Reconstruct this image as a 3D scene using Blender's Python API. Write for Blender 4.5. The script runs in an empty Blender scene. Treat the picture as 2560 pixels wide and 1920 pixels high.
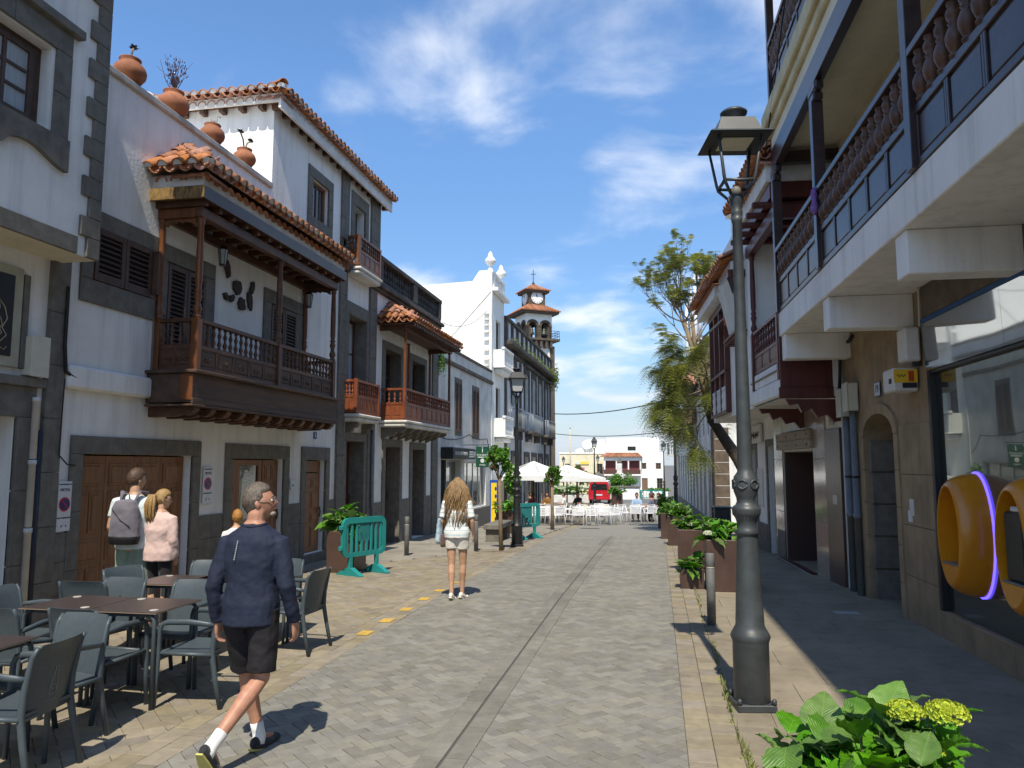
import bpy, bmesh, math, random
from mathutils import Vector, Matrix
R = random.Random(11)
SC = bpy.context.scene
PI = math.pi
# ------------------------------------------------------------------ camera
cam = bpy.data.cameras.new('camera'); CAM = bpy.data.objects.new('camera', cam)
SC.collection.objects.link(CAM); SC.camera = CAM
cam.sensor_width = 36; cam.lens = 36*1900/2560; cam.clip_end = 6000; cam.clip_start = .05
CAM.location = (0, 0, 1.9)
CAM.rotation_euler = (PI/2+0.105397, 0, 0.187755)
SC.render.resolution_x = 1024; SC.render.resolution_y = 768
# ------------------------------------------------------------------ light
SUN_EL = math.radians(57.5)
SD = Vector((.10, -1, 0)).normalized()*math.cos(SUN_EL) + Vector((0, 0, math.sin(SUN_EL)))   # towards the sun
sl = bpy.data.lights.new('sun', 'SUN'); sl.energy = 2.75; sl.angle = math.radians(.53); sl.color = (1, .925, .78)
so = bpy.data.objects.new('sun', sl); SC.collection.objects.link(so)
so.rotation_euler = SD.to_track_quat('Z', 'Y').to_euler()
W = bpy.data.worlds.new('World'); SC.world = W; W.use_nodes = True
wn = W.node_tree.nodes; wl = W.node_tree.links
bg = wn['Background']; bg.inputs[1].default_value = .108
sky = wn.new('ShaderNodeTexSky'); sky.sky_type = 'NISHITA'; sky.sun_disc = False
sky.sun_elevation = SUN_EL; sky.sun_rotation = math.atan2(SD.x, SD.y)
sky.altitude = 500; sky.air_density = 1.0; sky.dust_density = .15; sky.ozone_density = 3.0
def wmath(op, a, b=None, clamp=False):
    n = wn.new('ShaderNodeMath'); n.operation = op; n.use_clamp = clamp
    for i, q in enumerate((a, b)):
        if q is None: continue
        if isinstance(q, (int, float)): n.inputs[i].default_value = q
        else: wl.new(q, n.inputs[i])
    return n.outputs[0]
tc = wn.new('ShaderNodeTexCoord'); sx = wn.new('ShaderNodeSeparateXYZ'); wl.new(tc.outputs['Generated'], sx.inputs[0])
zz = wmath('MAXIMUM', sx.outputs[2], .02); dz = wmath('ADD', zz, .16)
cx_ = wmath('DIVIDE', sx.outputs[0], dz); cy_ = wmath('DIVIDE', sx.outputs[1], dz)
cb = wn.new('ShaderNodeCombineXYZ'); wl.new(cx_, cb.inputs[0]); wl.new(cy_, cb.inputs[1]); cb.inputs[2].default_value = 7.3
n1 = wn.new('ShaderNodeTexNoise'); n1.inputs['Scale'].default_value = 2.3; n1.inputs['Detail'].default_value = 9; n1.inputs['Roughness'].default_value = .53
n1.inputs['Distortion'].default_value = .25
wl.new(cb.outputs[0], n1.inputs['Vector'])
n2 = wn.new('ShaderNodeTexNoise'); n2.inputs['Scale'].default_value = 1.35; n2.inputs['Detail'].default_value = 2
wl.new(cb.outputs[0], n2.inputs['Vector'])
mixn = wmath('ADD', wmath('MULTIPLY', n1.outputs[0], .62), wmath('MULTIPLY', n2.outputs[0], .52))
low = wmath('MULTIPLY', wmath('SUBTRACT', .42, sx.outputs[2], True), .16)       # more cloud near the horizon
cm = wmath('ADD', mixn, low)
cmr = wn.new('ShaderNodeMapRange'); cmr.interpolation_type = 'SMOOTHSTEP'
wl.new(cm, cmr.inputs[0]); cmr.inputs[1].default_value = .565; cmr.inputs[2].default_value = .77; cmr.inputs[3].default_value = 0; cmr.inputs[4].default_value = .9
hs = wn.new('ShaderNodeHueSaturation'); hs.inputs['Saturation'].default_value = 1.12; hs.inputs['Value'].default_value = 1.0
wl.new(sky.outputs[0], hs.inputs['Color'])
mx = wn.new('ShaderNodeMix'); mx.data_type = 'RGBA'
hz = wn.new('ShaderNodeMapRange'); wl.new(sx.outputs[2], hz.inputs[0]); hz.inputs[1].default_value = 0; hz.inputs[2].default_value = .45; hz.inputs[3].default_value = .52; hz.inputs[4].default_value = 1
wl.new(hz.outputs[0], hs.inputs['Value'])
wl.new(cmr.outputs[0], mx.inputs[0]); wl.new(hs.outputs[0], mx.inputs[6]); mx.inputs[7].default_value = (4.7, 4.9, 5.2, 1)
hf = wn.new('ShaderNodeMapRange'); wl.new(sx.outputs[2], hf.inputs[0]); hf.inputs[1].default_value = 0; hf.inputs[2].default_value = .16; hf.inputs[3].default_value = .85; hf.inputs[4].default_value = 0
mh = wn.new('ShaderNodeMix'); mh.data_type = 'RGBA'; wl.new(hf.outputs[0], mh.inputs[0]); wl.new(mx.outputs[2], mh.inputs[6]); mh.inputs[7].default_value = (2.5, 2.9, 3.5, 1)
wl.new(mh.outputs[2], bg.inputs[0])
SC.view_settings.view_transform = 'Standard'; SC.view_settings.look = 'None'; SC.view_settings.exposure = 1.12; SC.view_settings.gamma = 1
SC.view_settings.use_curve_mapping = False
SC.render.engine = 'CYCLES'
# ------------------------------------------------------------------ helpers
LK = SC.collection.objects.link
WM = {}; KIDS = {}
class Frame:                                   # maps (t along, o outward, z) to the world
    def __init__(s, A, d, n):
        s.A = Vector((A[0], A[1], 0)); s.d = Vector((d[0], d[1], 0)).normalized(); s.n = Vector((n[0], n[1], 0)).normalized()
        s.flip = s.d.cross(s.n).z < 0
    def __call__(s, t, o, z): return tuple(s.A+s.d*t+s.n*o+Vector((0, 0, z)))
    def mat(s, t, o, z, rot=0):
        M = Matrix.Identity(4)
        M.col[0][:3] = s.d; M.col[1][:3] = s.n; M.col[2][:3] = (0, 0, 1); M.col[3][:3] = s(t, o, z)
        return M @ Matrix.Rotation(rot, 4, 'Z')
LF = Frame((-6.9, 0), (0, 1), (1, 0))          # left row of facades: t is world y
class MB:
    def __init__(s, fr=None): s.v = []; s.f = []; s.sm = []; s.fr = fr
    def add(s, vs, fs, sm=False):
        n = len(s.v); fr = s.fr
        if fr: s.v += [fr(*p) for p in vs]
        else: s.v += [tuple(p) for p in vs]
        fl = fr and fr.flip
        for f in fs:
            q = [n+i for i in f]; s.f.append(q[::-1] if fl else q); s.sm.append(sm)
        return s
    def box(s, x0, x1, y0, y1, z0, z1, c=0):
        if c <= 0:
            return s.add([(x0,y0,z0),(x1,y0,z0),(x1,y1,z0),(x0,y1,z0),(x0,y0,z1),(x1,y0,z1),(x1,y1,z1),(x0,y1,z1)],
                  [(0,3,2,1),(4,5,6,7),(0,1,5,4),(1,2,6,5),(2,3,7,6),(3,0,4,7)])
        vs = []; idx = {}
        X = (x0, x1); Y = (y0, y1); Z = (z0, z1)
        for i in (0, 1):
            for j in (0, 1):
                for k in (0, 1):
                    a, b, d = (c if i == 0 else -c), (c if j == 0 else -c), (c if k == 0 else -c)
                    idx[i,j,k] = len(vs); vs += [(X[i], Y[j]+b, Z[k]+d), (X[i]+a, Y[j], Z[k]+d), (X[i]+a, Y[j]+b, Z[k])]
        g = lambda i, j, k, m: idx[i,j,k]+m
        fs = [(g(0,0,0,0),g(0,0,1,0),g(0,1,1,0),g(0,1,0,0)),(g(1,0,0,0),g(1,1,0,0),g(1,1,1,0),g(1,0,1,0)),
              (g(0,0,0,1),g(1,0,0,1),g(1,0,1,1),g(0,0,1,1)),(g(0,1,0,1),g(0,1,1,1),g(1,1,1,1),g(1,1,0,1)),
              (g(0,0,0,2),g(0,1,0,2),g(1,1,0,2),g(1,0,0,2)),(g(0,0,1,2),g(1,0,1,2),g(1,1,1,2),g(0,1,1,2))]
        for i in (0, 1):
            for j in (0, 1):
                fs.append((g(i,j,0,0),g(i,j,1,0),g(i,j,1,1),g(i,j,0,1))); fs.append((g(i,0,j,0),g(i,1,j,0),g(i,1,j,2),g(i,0,j,2))); fs.append((g(0,i,j,1),g(1,i,j,1),g(1,i,j,2),g(0,i,j,2)))
                for k in (0, 1): fs.append((g(i,j,k,0),g(i,j,k,1),g(i,j,k,2)))
        return s.add(vs, fs)
    def prism(s, poly, lo, hi, ax='y'):        # poly in the other two axes, in order
        n = len(poly)
        def pt(a, b, h): return (h, a, b) if ax == 'x' else ((a, h, b) if ax == 'y' else (a, b, h))
        vs = [pt(a, b, lo) for a, b in poly]+[pt(a, b, hi) for a, b in poly]
        return s.add(vs, [tuple(range(n))[::-1], tuple(range(n, 2*n))]+[(i, (i+1) % n, n+(i+1) % n, n+i) for i in range(n)])
    def lathe(s, prof, n=12, c=(0, 0, 0), sm=True, ax='z'):
        vs = []; m = len(prof)
        for r, z in prof:
            for i in range(n):
                a = 2*PI*i/n; p = (r*math.cos(a), r*math.sin(a), z)
                if ax == 'y': p = (p[0], p[2], p[1])
                if ax == 'x': p = (p[2], p[0], p[1])
                vs.append((c[0]+p[0], c[1]+p[1], c[2]+p[2]))
        fs = [(j*n+i, j*n+(i+1) % n, (j+1)*n+(i+1) % n, (j+1)*n+i) for j in range(m-1) for i in range(n)]
        s.add(vs, fs+[tuple(range(n))[::-1], tuple(range((m-1)*n, m*n))], sm)
        return s
    def tube(s, pts, r, n=8, sm=True, up=None):   # r: number, list, or list of (rx, ry)
        P = [Vector(p) for p in pts]; m = len(P)
        if not isinstance(r, (list, tuple)): r = [r]*m
        T = [(P[min(i+1, m-1)]-P[max(i-1, 0)]).normalized() for i in range(m)]
        U = Vector(up) if up else (Vector((0, 0, 1)) if abs(T[0].z) < .9 else Vector((1, 0, 0)))
        U = (U-T[0]*U.dot(T[0])).normalized(); vs = []
        for i in range(m):
            U = U-T[i]*U.dot(T[i])
            if U.length < 1e-6: U = T[i].orthogonal()
            U.normalize(); V = T[i].cross(U); q = r[i]; rx, ry = (q if isinstance(q, (list, tuple)) else (q, q))
            for k in range(n):
                a = 2*PI*k/n; vs.append(P[i]+U*(rx*math.cos(a))+V*(ry*math.sin(a)))
        fs = [(j*n+i, j*n+(i+1) % n, (j+1)*n+(i+1) % n, (j+1)*n+i) for j in range(m-1) for i in range(n)]
        return s.add(vs, fs+[tuple(range(n))[::-1], tuple(range((m-1)*n, m*n))], sm)
    def grid(s, fn, nu, nv, sm=True, wrap=False):
        vs = [fn(i/nu, j/nv) for j in range(nv+1) for i in range(nu+1)]; w = nu+1
        return s.add(vs, [(j*w+i, j*w+i+1, (j+1)*w+i+1, (j+1)*w+i) for j in range(nv) for i in range(nu)], sm)
    def ell(s, c, r, n=12, m=8, M=None):
        vs = []
        for j in range(m+1):
            a = PI*j/m
            for i in range(n):
                b = 2*PI*i/n; p = Vector((r[0]*math.sin(a)*math.cos(b), r[1]*math.sin(a)*math.sin(b), -r[2]*math.cos(a)))
                if M: p = M @ p
                vs.append(p+Vector(c))
        return s.add(vs, [(j*n+i, j*n+(i+1) % n, (j+1)*n+(i+1) % n, (j+1)*n+i) for j in range(m) for i in range(n)], True)
    def obox(s, M, sx, sy, sz, c=0):
        t = MB(); t.box(-sx/2, sx/2, -sy/2, sy/2, -sz/2, sz/2, c)
        return s.add([M @ Vector(p) for p in t.v], t.f)
    def merge(s, t, M=None):
        n = len(s.v); s.v += [tuple(M @ Vector(p)) for p in t.v] if M else t.v
        s.f += [[n+i for i in f] for f in t.f]; s.sm += t.sm; return s
    def mesh(s, name, mat):
        me = bpy.data.meshes.new(name); me.from_pydata(s.v, [], s.f); me.polygons.foreach_set('use_smooth', s.sm)
        if mat: me.materials.append(mat)
        me.update(); return me
    def build(s, name, mat, parent=None, local=False):
        return ob(name, s.mesh(name, mat), parent, None, local)
def ob(name, me, parent=None, M=None, local=False):
    o = bpy.data.objects.new(name, me); LK(o)
    if M is not None: o.matrix_world = M
    if parent is not None:
        o.parent = parent; KIDS.setdefault(parent, []).append(o)
        if not local: o.matrix_parent_inverse = WM[parent].inverted() if parent in WM else Matrix.Identity(4)
    WM[o] = (M.copy() if M is not None else Matrix.Identity(4)) if not local else Matrix.Identity(4)
    if parent is not None and not local and M is not None: o.matrix_basis = M
    return o
def tag(o, label=None, cat=None, group=None, kind=None):
    if label: o['label'] = label
    if cat: o['category'] = cat
    if group: o['group'] = group
    if kind: o['kind'] = kind
    return o
def thing(name, label, cat, loc=(0, 0, 0), rz=0, group=None):
    o = bpy.data.objects.new(name, None); LK(o); o.location = loc; o.rotation_euler = (0, 0, rz); o.empty_display_size = .2
    WM[o] = Matrix.Translation(loc) @ Matrix.Rotation(rz, 4, 'Z')
    return tag(o, label, cat, group)
def cpt(o, par):
    c = o.copy(); LK(c); c.parent = par
    for ch in KIDS.get(o, ()): cpt(ch, c)
def dup(root, loc, rz, label, group=None):
    r = root.copy(); LK(r); r.location = loc; r.rotation_euler = (0, 0, rz); r['label'] = label
    if group: r['group'] = group
    for ch in KIDS.get(root, ()): cpt(ch, r)
    return r
PROF = [(-80,0),(11,0),(17,-.1),(22,-.22),(27,-.42),(32,-.62),(45,-1.0),(70,-1.55),(105,-2.1),(9000,-2.1)]
def zg(y):
    for (a, za), (b, zb) in zip(PROF, PROF[1:]):
        if y <= b: return za+(zb-za)*(y-a)/(b-a)
    return -2.1
# ------------------------------------------------------------------ materials
def mat(name, c, c2=None, rough=.7, scale=5, bump=0, bscale=60, metal=0, spec=.4, rnd=0, hue=0, stretch=None, coat=0, detail=5, contrast=(.35, .65), island=False, sss=0, trans=0, sheen=0, bdist=.01, dirt=0, streak=0):
    m = bpy.data.materials.new(name); m.use_nodes = True; nt = m.node_tree; N = nt.nodes; L = nt.links; b = N['Principled BSDF']
    b.inputs['Roughness'].default_value = rough; b.inputs['Metallic'].default_value = metal; b.inputs['Specular IOR Level'].default_value = spec
    if coat: b.inputs['Coat Weight'].default_value = coat; b.inputs['Coat Roughness'].default_value = .12
    if sss: b.inputs['Subsurface Weight'].default_value = sss; b.inputs['Subsurface Radius'].default_value = (.02, .008, .004)
    if sheen: b.inputs['Sheen Weight'].default_value = sheen
    g = N.new('ShaderNodeNewGeometry'); vec = g.outputs['Position']
    if stretch:
        mp = N.new('ShaderNodeMapping'); mp.inputs['Scale'].default_value = stretch; L.new(vec, mp.inputs['Vector']); vec = mp.outputs[0]
    ns = N.new('ShaderNodeTexNoise'); ns.inputs['Scale'].default_value = scale; ns.inputs['Detail'].default_value = detail; ns.inputs['Roughness'].default_value = .62; L.new(vec, ns.inputs['Vector'])
    mr = N.new('ShaderNodeMapRange'); mr.inputs[1].default_value = contrast[0]; mr.inputs[2].default_value = contrast[1]; L.new(ns.outputs[0], mr.inputs[0])
    mi = N.new('ShaderNodeMix'); mi.data_type = 'RGBA'; L.new(mr.outputs[0], mi.inputs[0])
    c2 = c2 or tuple(x*.8 for x in c)
    mi.inputs[6].default_value = (*c, 1); mi.inputs[7].default_value = (*c2, 1); col = mi.outputs[2]
    for amt, scl, stc, lo_, hi_ in ((dirt, .9, None, .42, .66), (dirt*.8, 7, None, .55, .72), (streak, 1.6, (3.5,3.5,.22), .48, .72), (streak*.7, .45, None, .45, .65)):
        if not amt: continue
        v2 = g.outputs['Position']
        if stc: m2 = N.new('ShaderNodeMapping'); m2.inputs['Scale'].default_value = stc; L.new(v2, m2.inputs['Vector']); v2 = m2.outputs[0]
        dn = N.new('ShaderNodeTexNoise'); dn.inputs['Scale'].default_value = scl; dn.inputs['Detail'].default_value = 7; dn.inputs['Roughness'].default_value = .65; L.new(v2, dn.inputs['Vector'])
        dm = N.new('ShaderNodeMapRange'); dm.inputs[1].default_value = lo_; dm.inputs[2].default_value = hi_; dm.inputs[3].default_value = 1; dm.inputs[4].default_value = 1-amt; L.new(dn.outputs[0], dm.inputs[0])
        mu = N.new('ShaderNodeMix'); mu.data_type = 'RGBA'; mu.blend_type = 'MULTIPLY'; mu.inputs[0].default_value = 1; L.new(col, mu.inputs[6]); L.new(dm.outputs[0], mu.inputs[7]); col = mu.outputs[2]
    if rnd or hue:
        if island: rv = g.outputs['Random Per Island']
        else:
            oi = N.new('ShaderNodeObjectInfo'); rv = oi.outputs['Random']
        h = N.new('ShaderNodeHueSaturation'); a = N.new('ShaderNodeMapRange'); a.inputs[3].default_value = 1-rnd; a.inputs[4].default_value = 1+rnd; L.new(rv, a.inputs[0]); L.new(a.outputs[0], h.inputs['Value'])
        if hue:
            wnz = N.new('ShaderNodeTexWhiteNoise'); wnz.noise_dimensions = '1D'; L.new(rv, wnz.inputs['W'])
            a2 = N.new('ShaderNodeMapRange'); a2.inputs[3].default_value = .5-hue; a2.inputs[4].default_value = .5+hue; L.new(wnz.outputs[0], a2.inputs[0]); L.new(a2.outputs[0], h.inputs['Hue'])
            a3 = N.new('ShaderNodeMapRange'); a3.inputs[3].default_value = .75; a3.inputs[4].default_value = 1.2; L.new(wnz.outputs[0], a3.inputs[0]); L.new(a3.outputs[0], h.inputs['Saturation'])
        L.new(col, h.inputs['Color']); col = h.outputs[0]
    L.new(col, b.inputs['Base Color'])
    if bump:
        n3 = N.new('ShaderNodeTexNoise'); n3.inputs['Scale'].default_value = bscale; n3.inputs['Detail'].default_value = 4; L.new(vec, n3.inputs['Vector'])
        bp = N.new('ShaderNodeBump'); bp.inputs['Strength'].default_value = bump; bp.inputs['Distance'].default_value = bdist; L.new(n3.outputs[0], bp.inputs['Height']); L.new(bp.outputs[0], b.inputs['Normal'])
    if trans:
        tr = N.new('ShaderNodeBsdfTranslucent'); L.new(col, tr.inputs[0]); ms = N.new('ShaderNodeMixShader'); ms.inputs[0].default_value = trans
        L.new(b.outputs[0], ms.inputs[1]); L.new(tr.outputs[0], ms.inputs[2]); L.new(ms.outputs[0], N['Material Output'].inputs[0])
    return m
PL = mat('white_plaster', (.83,.815,.77), (.76,.745,.70), .85, 1.3, .35, 22, bdist=.012, contrast=(.3,.75), streak=.2)
PLG = mat('aged_plaster', (.74,.72,.66), (.52,.50,.45), .9, 1.6, .4, 18, bdist=.015, contrast=(.38,.75), streak=.18)
CREAM = mat('cream_plaster', (.74,.68,.50), (.62,.55,.38), .85, 1.2, .2, 30)
SOFF = mat('soffit_paint', (.72,.65,.48), (.64,.57,.42), .85, 1.0, .15, 30, streak=.12)
BAS = mat('basalt_stone', (.19,.175,.148), (.13,.12,.10), .85, 7, .5, 90, bdist=.006, streak=.2)
BAS2 = mat('dark_aged_stone', (.12,.108,.092), (.055,.05,.044), .9, 3, .5, 60, bdist=.01)
SAND = mat('sand_coloured_stone', (.37,.27,.16), (.24,.18,.11), .85, 2.2, .4, 60, streak=.25)
WOOD = mat('dark_balcony_wood', (.13,.058,.030), (.06,.028,.016), .5, 6, .3, 40, stretch=(1,.25,1))
WOODB = mat('weathered_dark_wood', (.11,.062,.038), (.048,.029,.02), .65, 5, .4, 40, stretch=(1,.12,1), contrast=(.4,.7))
WOODR = mat('varnished_brown_wood', (.20,.072,.024), (.10,.034,.013), .38, 7, .15, 50, stretch=(1,1,.15))
WOODH = mat('honey_door_wood', (.27,.12,.045), (.17,.07,.026), .42, 6, .15, 60, stretch=(4,4,.4))
MAHO = mat('mahogany_balcony_wood', (.25,.075,.028), (.15,.042,.018), .4, 8, .15, 50, stretch=(1,1,.3))
REDW = mat('dark_red_wood', (.12,.032,.024), (.07,.02,.016), .4, 6, .15, 50, stretch=(1,1,.2))
NAVYW = mat('dark_glossy_wood', (.055,.034,.032), (.03,.021,.022), .28, 6, .12, 50, stretch=(1,.3,1))
BALW = mat('brown_baluster_wood', (.13,.062,.035), (.06,.03,.02), .45, 9, .15, 60)
SHUT = mat('brown_shutter_wood', (.085,.045,.03), (.05,.028,.02), .55, 8, .1, 50)
TILE = mat('terracotta_tile', (.43,.19,.10), (.28,.12,.065), .85, 14, .3, 90, rnd=.24, hue=.006)
TILEI = mat('terracotta_tile_far', (.45,.19,.095), (.30,.125,.065), .85, 14, .3, 90, rnd=.24, hue=.006, island=True)
TERRA = mat('terracotta_pot', (.36,.14,.065), (.24,.09,.045), .8, 9, .2, 60, rnd=.12)
IRON = mat('grey_painted_iron', (.055,.063,.065), (.036,.041,.043), .45, 9, .3, 120, bdist=.002, spec=.5)
IRONB = mat('black_painted_iron', (.022,.024,.026), (.014,.015,.016), .45, 10, .15, 100)
RESIN = mat('slate_resin', (.062,.080,.092), (.052,.068,.078), .42, 30, .18, 260, bdist=.0015)
TTOP = mat('brown_table_laminate', (.060,.046,.043), (.048,.037,.035), .32, 20, .08, 200, bdist=.001)
ALU = mat('white_aluminium', (.82,.82,.82), (.74,.74,.75), .35, 8)
TEAL = mat('teal_plastic', (.018,.25,.235), (.014,.19,.185), .5, 5, .1, 60, contrast=(.3,.8))
CORT = mat('brown_planter_metal', (.085,.05,.038), (.06,.036,.028), .4, 3, .08, 40)
SOIL = mat('soil', (.03,.02,.014), (.015,.01,.008), .95, 30, .6, 80)
LEAF = mat('hydrangea_leaf', (.115,.28,.020), (.055,.17,.011), .38, 9, 0, rnd=.32, hue=.02, trans=.25, spec=.3)
def veins(m):                                  # midrib and side veins from the leaf's own coordinates
    N = m.node_tree.nodes; L = m.node_tree.links; t = N.new('ShaderNodeTexCoord'); x = N.new('ShaderNodeSeparateXYZ'); L.new(t.outputs['Object'], x.inputs[0])
    def mth(op, a, b=0.0):
        n = N.new('ShaderNodeMath'); n.operation = op
        for i, q in enumerate((a, b)):
            if isinstance(q, float): n.inputs[i].default_value = q
            else: L.new(q, n.inputs[i])
        return n.outputs[0]
    ax_ = mth('ABSOLUTE', x.outputs[0]); w = mth('SINE', mth('MULTIPLY', mth('SUBTRACT', x.outputs[1], mth('MULTIPLY', ax_, .9)), 330.0)); v = mth('POWER', mth('ABSOLUTE', w), 5.0)
    rib = mth('LESS_THAN', ax_, .0016); h = mth('MAXIMUM', mth('MULTIPLY', v, .5), rib)
    bp = N.new('ShaderNodeBump'); bp.invert = True; bp.inputs['Strength'].default_value = .7; bp.inputs['Distance'].default_value = .004; L.new(h, bp.inputs['Height']); b = N['Principled BSDF']; L.new(bp.outputs[0], b.inputs['Normal'])
    src = b.inputs['Base Color'].links[0].from_socket; mi = N.new('ShaderNodeMix'); mi.data_type = 'RGBA'; L.new(mth('MULTIPLY', h, .45), mi.inputs[0]); L.new(src, mi.inputs[6]); mi.inputs[7].default_value = (.22,.40,.08,1); L.new(mi.outputs[2], b.inputs['Base Color'])
veins(LEAF)
LEAFI = mat('bush_leaf', (.14,.30,.03), (.06,.16,.018), .45, 6, 0, rnd=.4, hue=.025, trans=.3, island=True)
LEAFY = mat('yellow_green_foliage', (.22,.25,.04), (.09,.13,.022), .5, 3, 0, rnd=.4, hue=.025, trans=.35, island=True)
LEAFD = mat('olive_foliage', (.34,.35,.07), (.16,.19,.035), .5, 1.2, 0, rnd=.45, hue=.02, trans=.35, island=True, contrast=(.4,.6))
LEAFB = mat('dark_succulent_leaf', (.02,.018,.018), (.012,.012,.01), .4, 9)
STEM = mat('green_stem', (.09,.13,.03), (.06,.06,.03), .6, 9)
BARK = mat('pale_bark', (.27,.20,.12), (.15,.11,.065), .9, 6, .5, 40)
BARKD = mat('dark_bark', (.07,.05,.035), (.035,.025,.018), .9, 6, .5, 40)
FLOW = mat('lime_yellow_florets', (.50,.55,.045), (.36,.45,.03), .6, 40, rnd=.25, island=True, trans=.2)
FLOWW = mat('white_florets', (.75,.76,.62), (.6,.66,.45), .6, 40, rnd=.2, island=True, trans=.2)
def glassmat(name, c, mixf, rough=.02, tint=(.75,.8,.78)):
    m = bpy.data.materials.new(name); m.use_nodes = True; N = m.node_tree.nodes; L = m.node_tree.links; b = N['Principled BSDF']
    b.inputs['Base Color'].default_value = (*c, 1); b.inputs['Roughness'].default_value = .2
    gl = N.new('ShaderNodeBsdfGlossy'); gl.inputs['Roughness'].default_value = rough; gl.inputs['Color'].default_value = (*tint, 1)
    g = N.new('ShaderNodeNewGeometry'); ns = N.new('ShaderNodeTexNoise'); ns.inputs['Scale'].default_value = .55; ns.inputs['Detail'].default_value = 1; L.new(g.outputs['Position'], ns.inputs['Vector'])
    bp = N.new('ShaderNodeBump'); bp.inputs['Strength'].default_value = .25; bp.inputs['Distance'].default_value = .035; L.new(ns.outputs[0], bp.inputs['Height']); L.new(bp.outputs[0], gl.inputs['Normal'])
    lw = N.new('ShaderNodeLayerWeight'); lw.inputs[0].default_value = mixf; ms = N.new('ShaderNodeMixShader'); L.new(lw.outputs['Fresnel'], ms.inputs[0])
    L.new(b.outputs[0], ms.inputs[1]); L.new(gl.outputs[0], ms.inputs[2]); L.new(ms.outputs[0], N['Material Output'].inputs[0]); return m
GLASS = glassmat('window_glass', (.012,.014,.016), .42)
SHOPG = glassmat('shop_window_glass', (.02,.022,.022), .72, .015, (.62,.66,.60))
MIRR = glassmat('polished_steel_header', (.12,.125,.13), .86, .04, (.7,.74,.76))
CURT = mat('net_curtain', (.42,.45,.47), (.30,.33,.35), .9, 4, stretch=(8,8,.3))
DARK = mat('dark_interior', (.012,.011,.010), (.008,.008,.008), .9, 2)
MORT = mat('white_mortar', (.76,.75,.72), (.6,.58,.54), .9, 4, .3, 40)
CABLE = mat('black_cable', (.012,.012,.012), (.02,.02,.02), .6, 9)
PVC = mat('grey_pipe_paint', (.20,.21,.215), (.15,.16,.165), .5, 4)
WPVC = mat('white_pipe', (.62,.63,.62), (.5,.5,.5), .5, 4)
MARB = mat('polished_beige_marble', (.40,.33,.25), (.28,.22,.165), .12, 3, 0, spec=.6, coat=.5)
BRGR = mat('brown_granite', (.105,.062,.050), (.055,.034,.03), .3, 60, 0, spec=.5)
def flat(name, c, rough=.6, spec=.4, metal=0): return mat(name, c, tuple(x*.9 for x in c), rough, 8, 0, spec=spec, metal=metal)
def emit(name, c, s):
    m = bpy.data.materials.new(name); m.use_nodes = True; b = m.node_tree.nodes['Principled BSDF']
    b.inputs['Base Color'].default_value = (*c, 1); b.inputs['Emission Color'].default_value = (*c, 1); b.inputs['Emission Strength'].default_value = s; return m
def text(s, mat_, parent, M, size, name='lettering', ext=.0015, align='CENTER', sx=1.0):
    cu = bpy.data.curves.new(name, 'FONT'); cu.body = s; cu.size = size; cu.extrude = ext; cu.align_x = align; cu.align_y = 'CENTER'; cu.resolution_u = 3
    t = bpy.data.objects.new('tmp', cu); me = bpy.data.meshes.new_from_object(t); bpy.data.objects.remove(t); bpy.data.curves.remove(cu)
    me.name = name; me.materials.clear(); me.materials.append(mat_)
    if sx != 1.0:
        for v in me.vertices: v.co.x *= sx
    return ob(name, me, parent, M)
def facing(p, d, up=(0, 0, 1)):               # matrix: local x -> d (reading direction), local y -> up, z -> out
    d = Vector(d).normalized(); u = Vector(up); n = d.cross(u).normalized(); M = Matrix.Identity(4)
    M.col[0][:3] = d; M.col[1][:3] = u; M.col[2][:3] = n; M.col[3][:3] = p; return M
# ================================================================== ground
def struct(name, mb, m, parent=None):
    o = mb.build(name, m, parent)
    if parent is None: o['kind'] = 'structure'
    return o
GROUND = mat('plaza_asphalt', (.16,.155,.145), (.12,.117,.11), .95, 1.2, .2, 40)
ROADB = mat('grey_joint_bed', (.15,.141,.122), (.11,.104,.09), .95, 5, .4, 60)
TERB = mat('tan_joint_bed', (.17,.145,.105), (.12,.10,.075), .95, 5, .4, 60)
RC = ((.222,.209,.176), (.176,.167,.144))
TCc = ((.268,.226,.160), (.208,.176,.127))
RB_O = mat('grey_paver', *RC, .82, 9, .22, 130, rnd=.15, hue=.008, dirt=.12, bdist=.003)
RB_I = mat('grey_paver_field', *RC, .82, 9, .22, 130, rnd=.15, hue=.008, dirt=.12, island=True, bdist=.003)
TB_O = mat('tan_paver', *TCc, .85, 9, .35, 130, rnd=.15, hue=.008, dirt=.14, bdist=.003)
TB_I = mat('tan_paver_field', *TCc, .85, 9, .35, 130, rnd=.15, hue=.008, dirt=.14, island=True, bdist=.003)
SLAB = mat('sidewalk_slab_stone', (.262,.222,.160), (.215,.182,.132), .85, 3.5, .25, 120, rnd=.07, bdist=.003, dirt=.25)
SLABG = mat('grey_sidewalk_slab', (.27,.245,.20), (.22,.20,.165), .85, 3.5, .25, 120, rnd=.07, bdist=.003, dirt=.2)
KERB = mat('drain_concrete', (.215,.202,.17), (.168,.158,.135), .9, 6, .4, 90, rnd=.10, dirt=.25)
YS = [-80, -20, 0, 3, 5, 7, 9, 11, 13, 15, 17, 19.5, 22, 24.5, 27, 29.5, 32, 36, 40, 45, 52, 60, 70, 85, 105, 200, 600, 3000]
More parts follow.
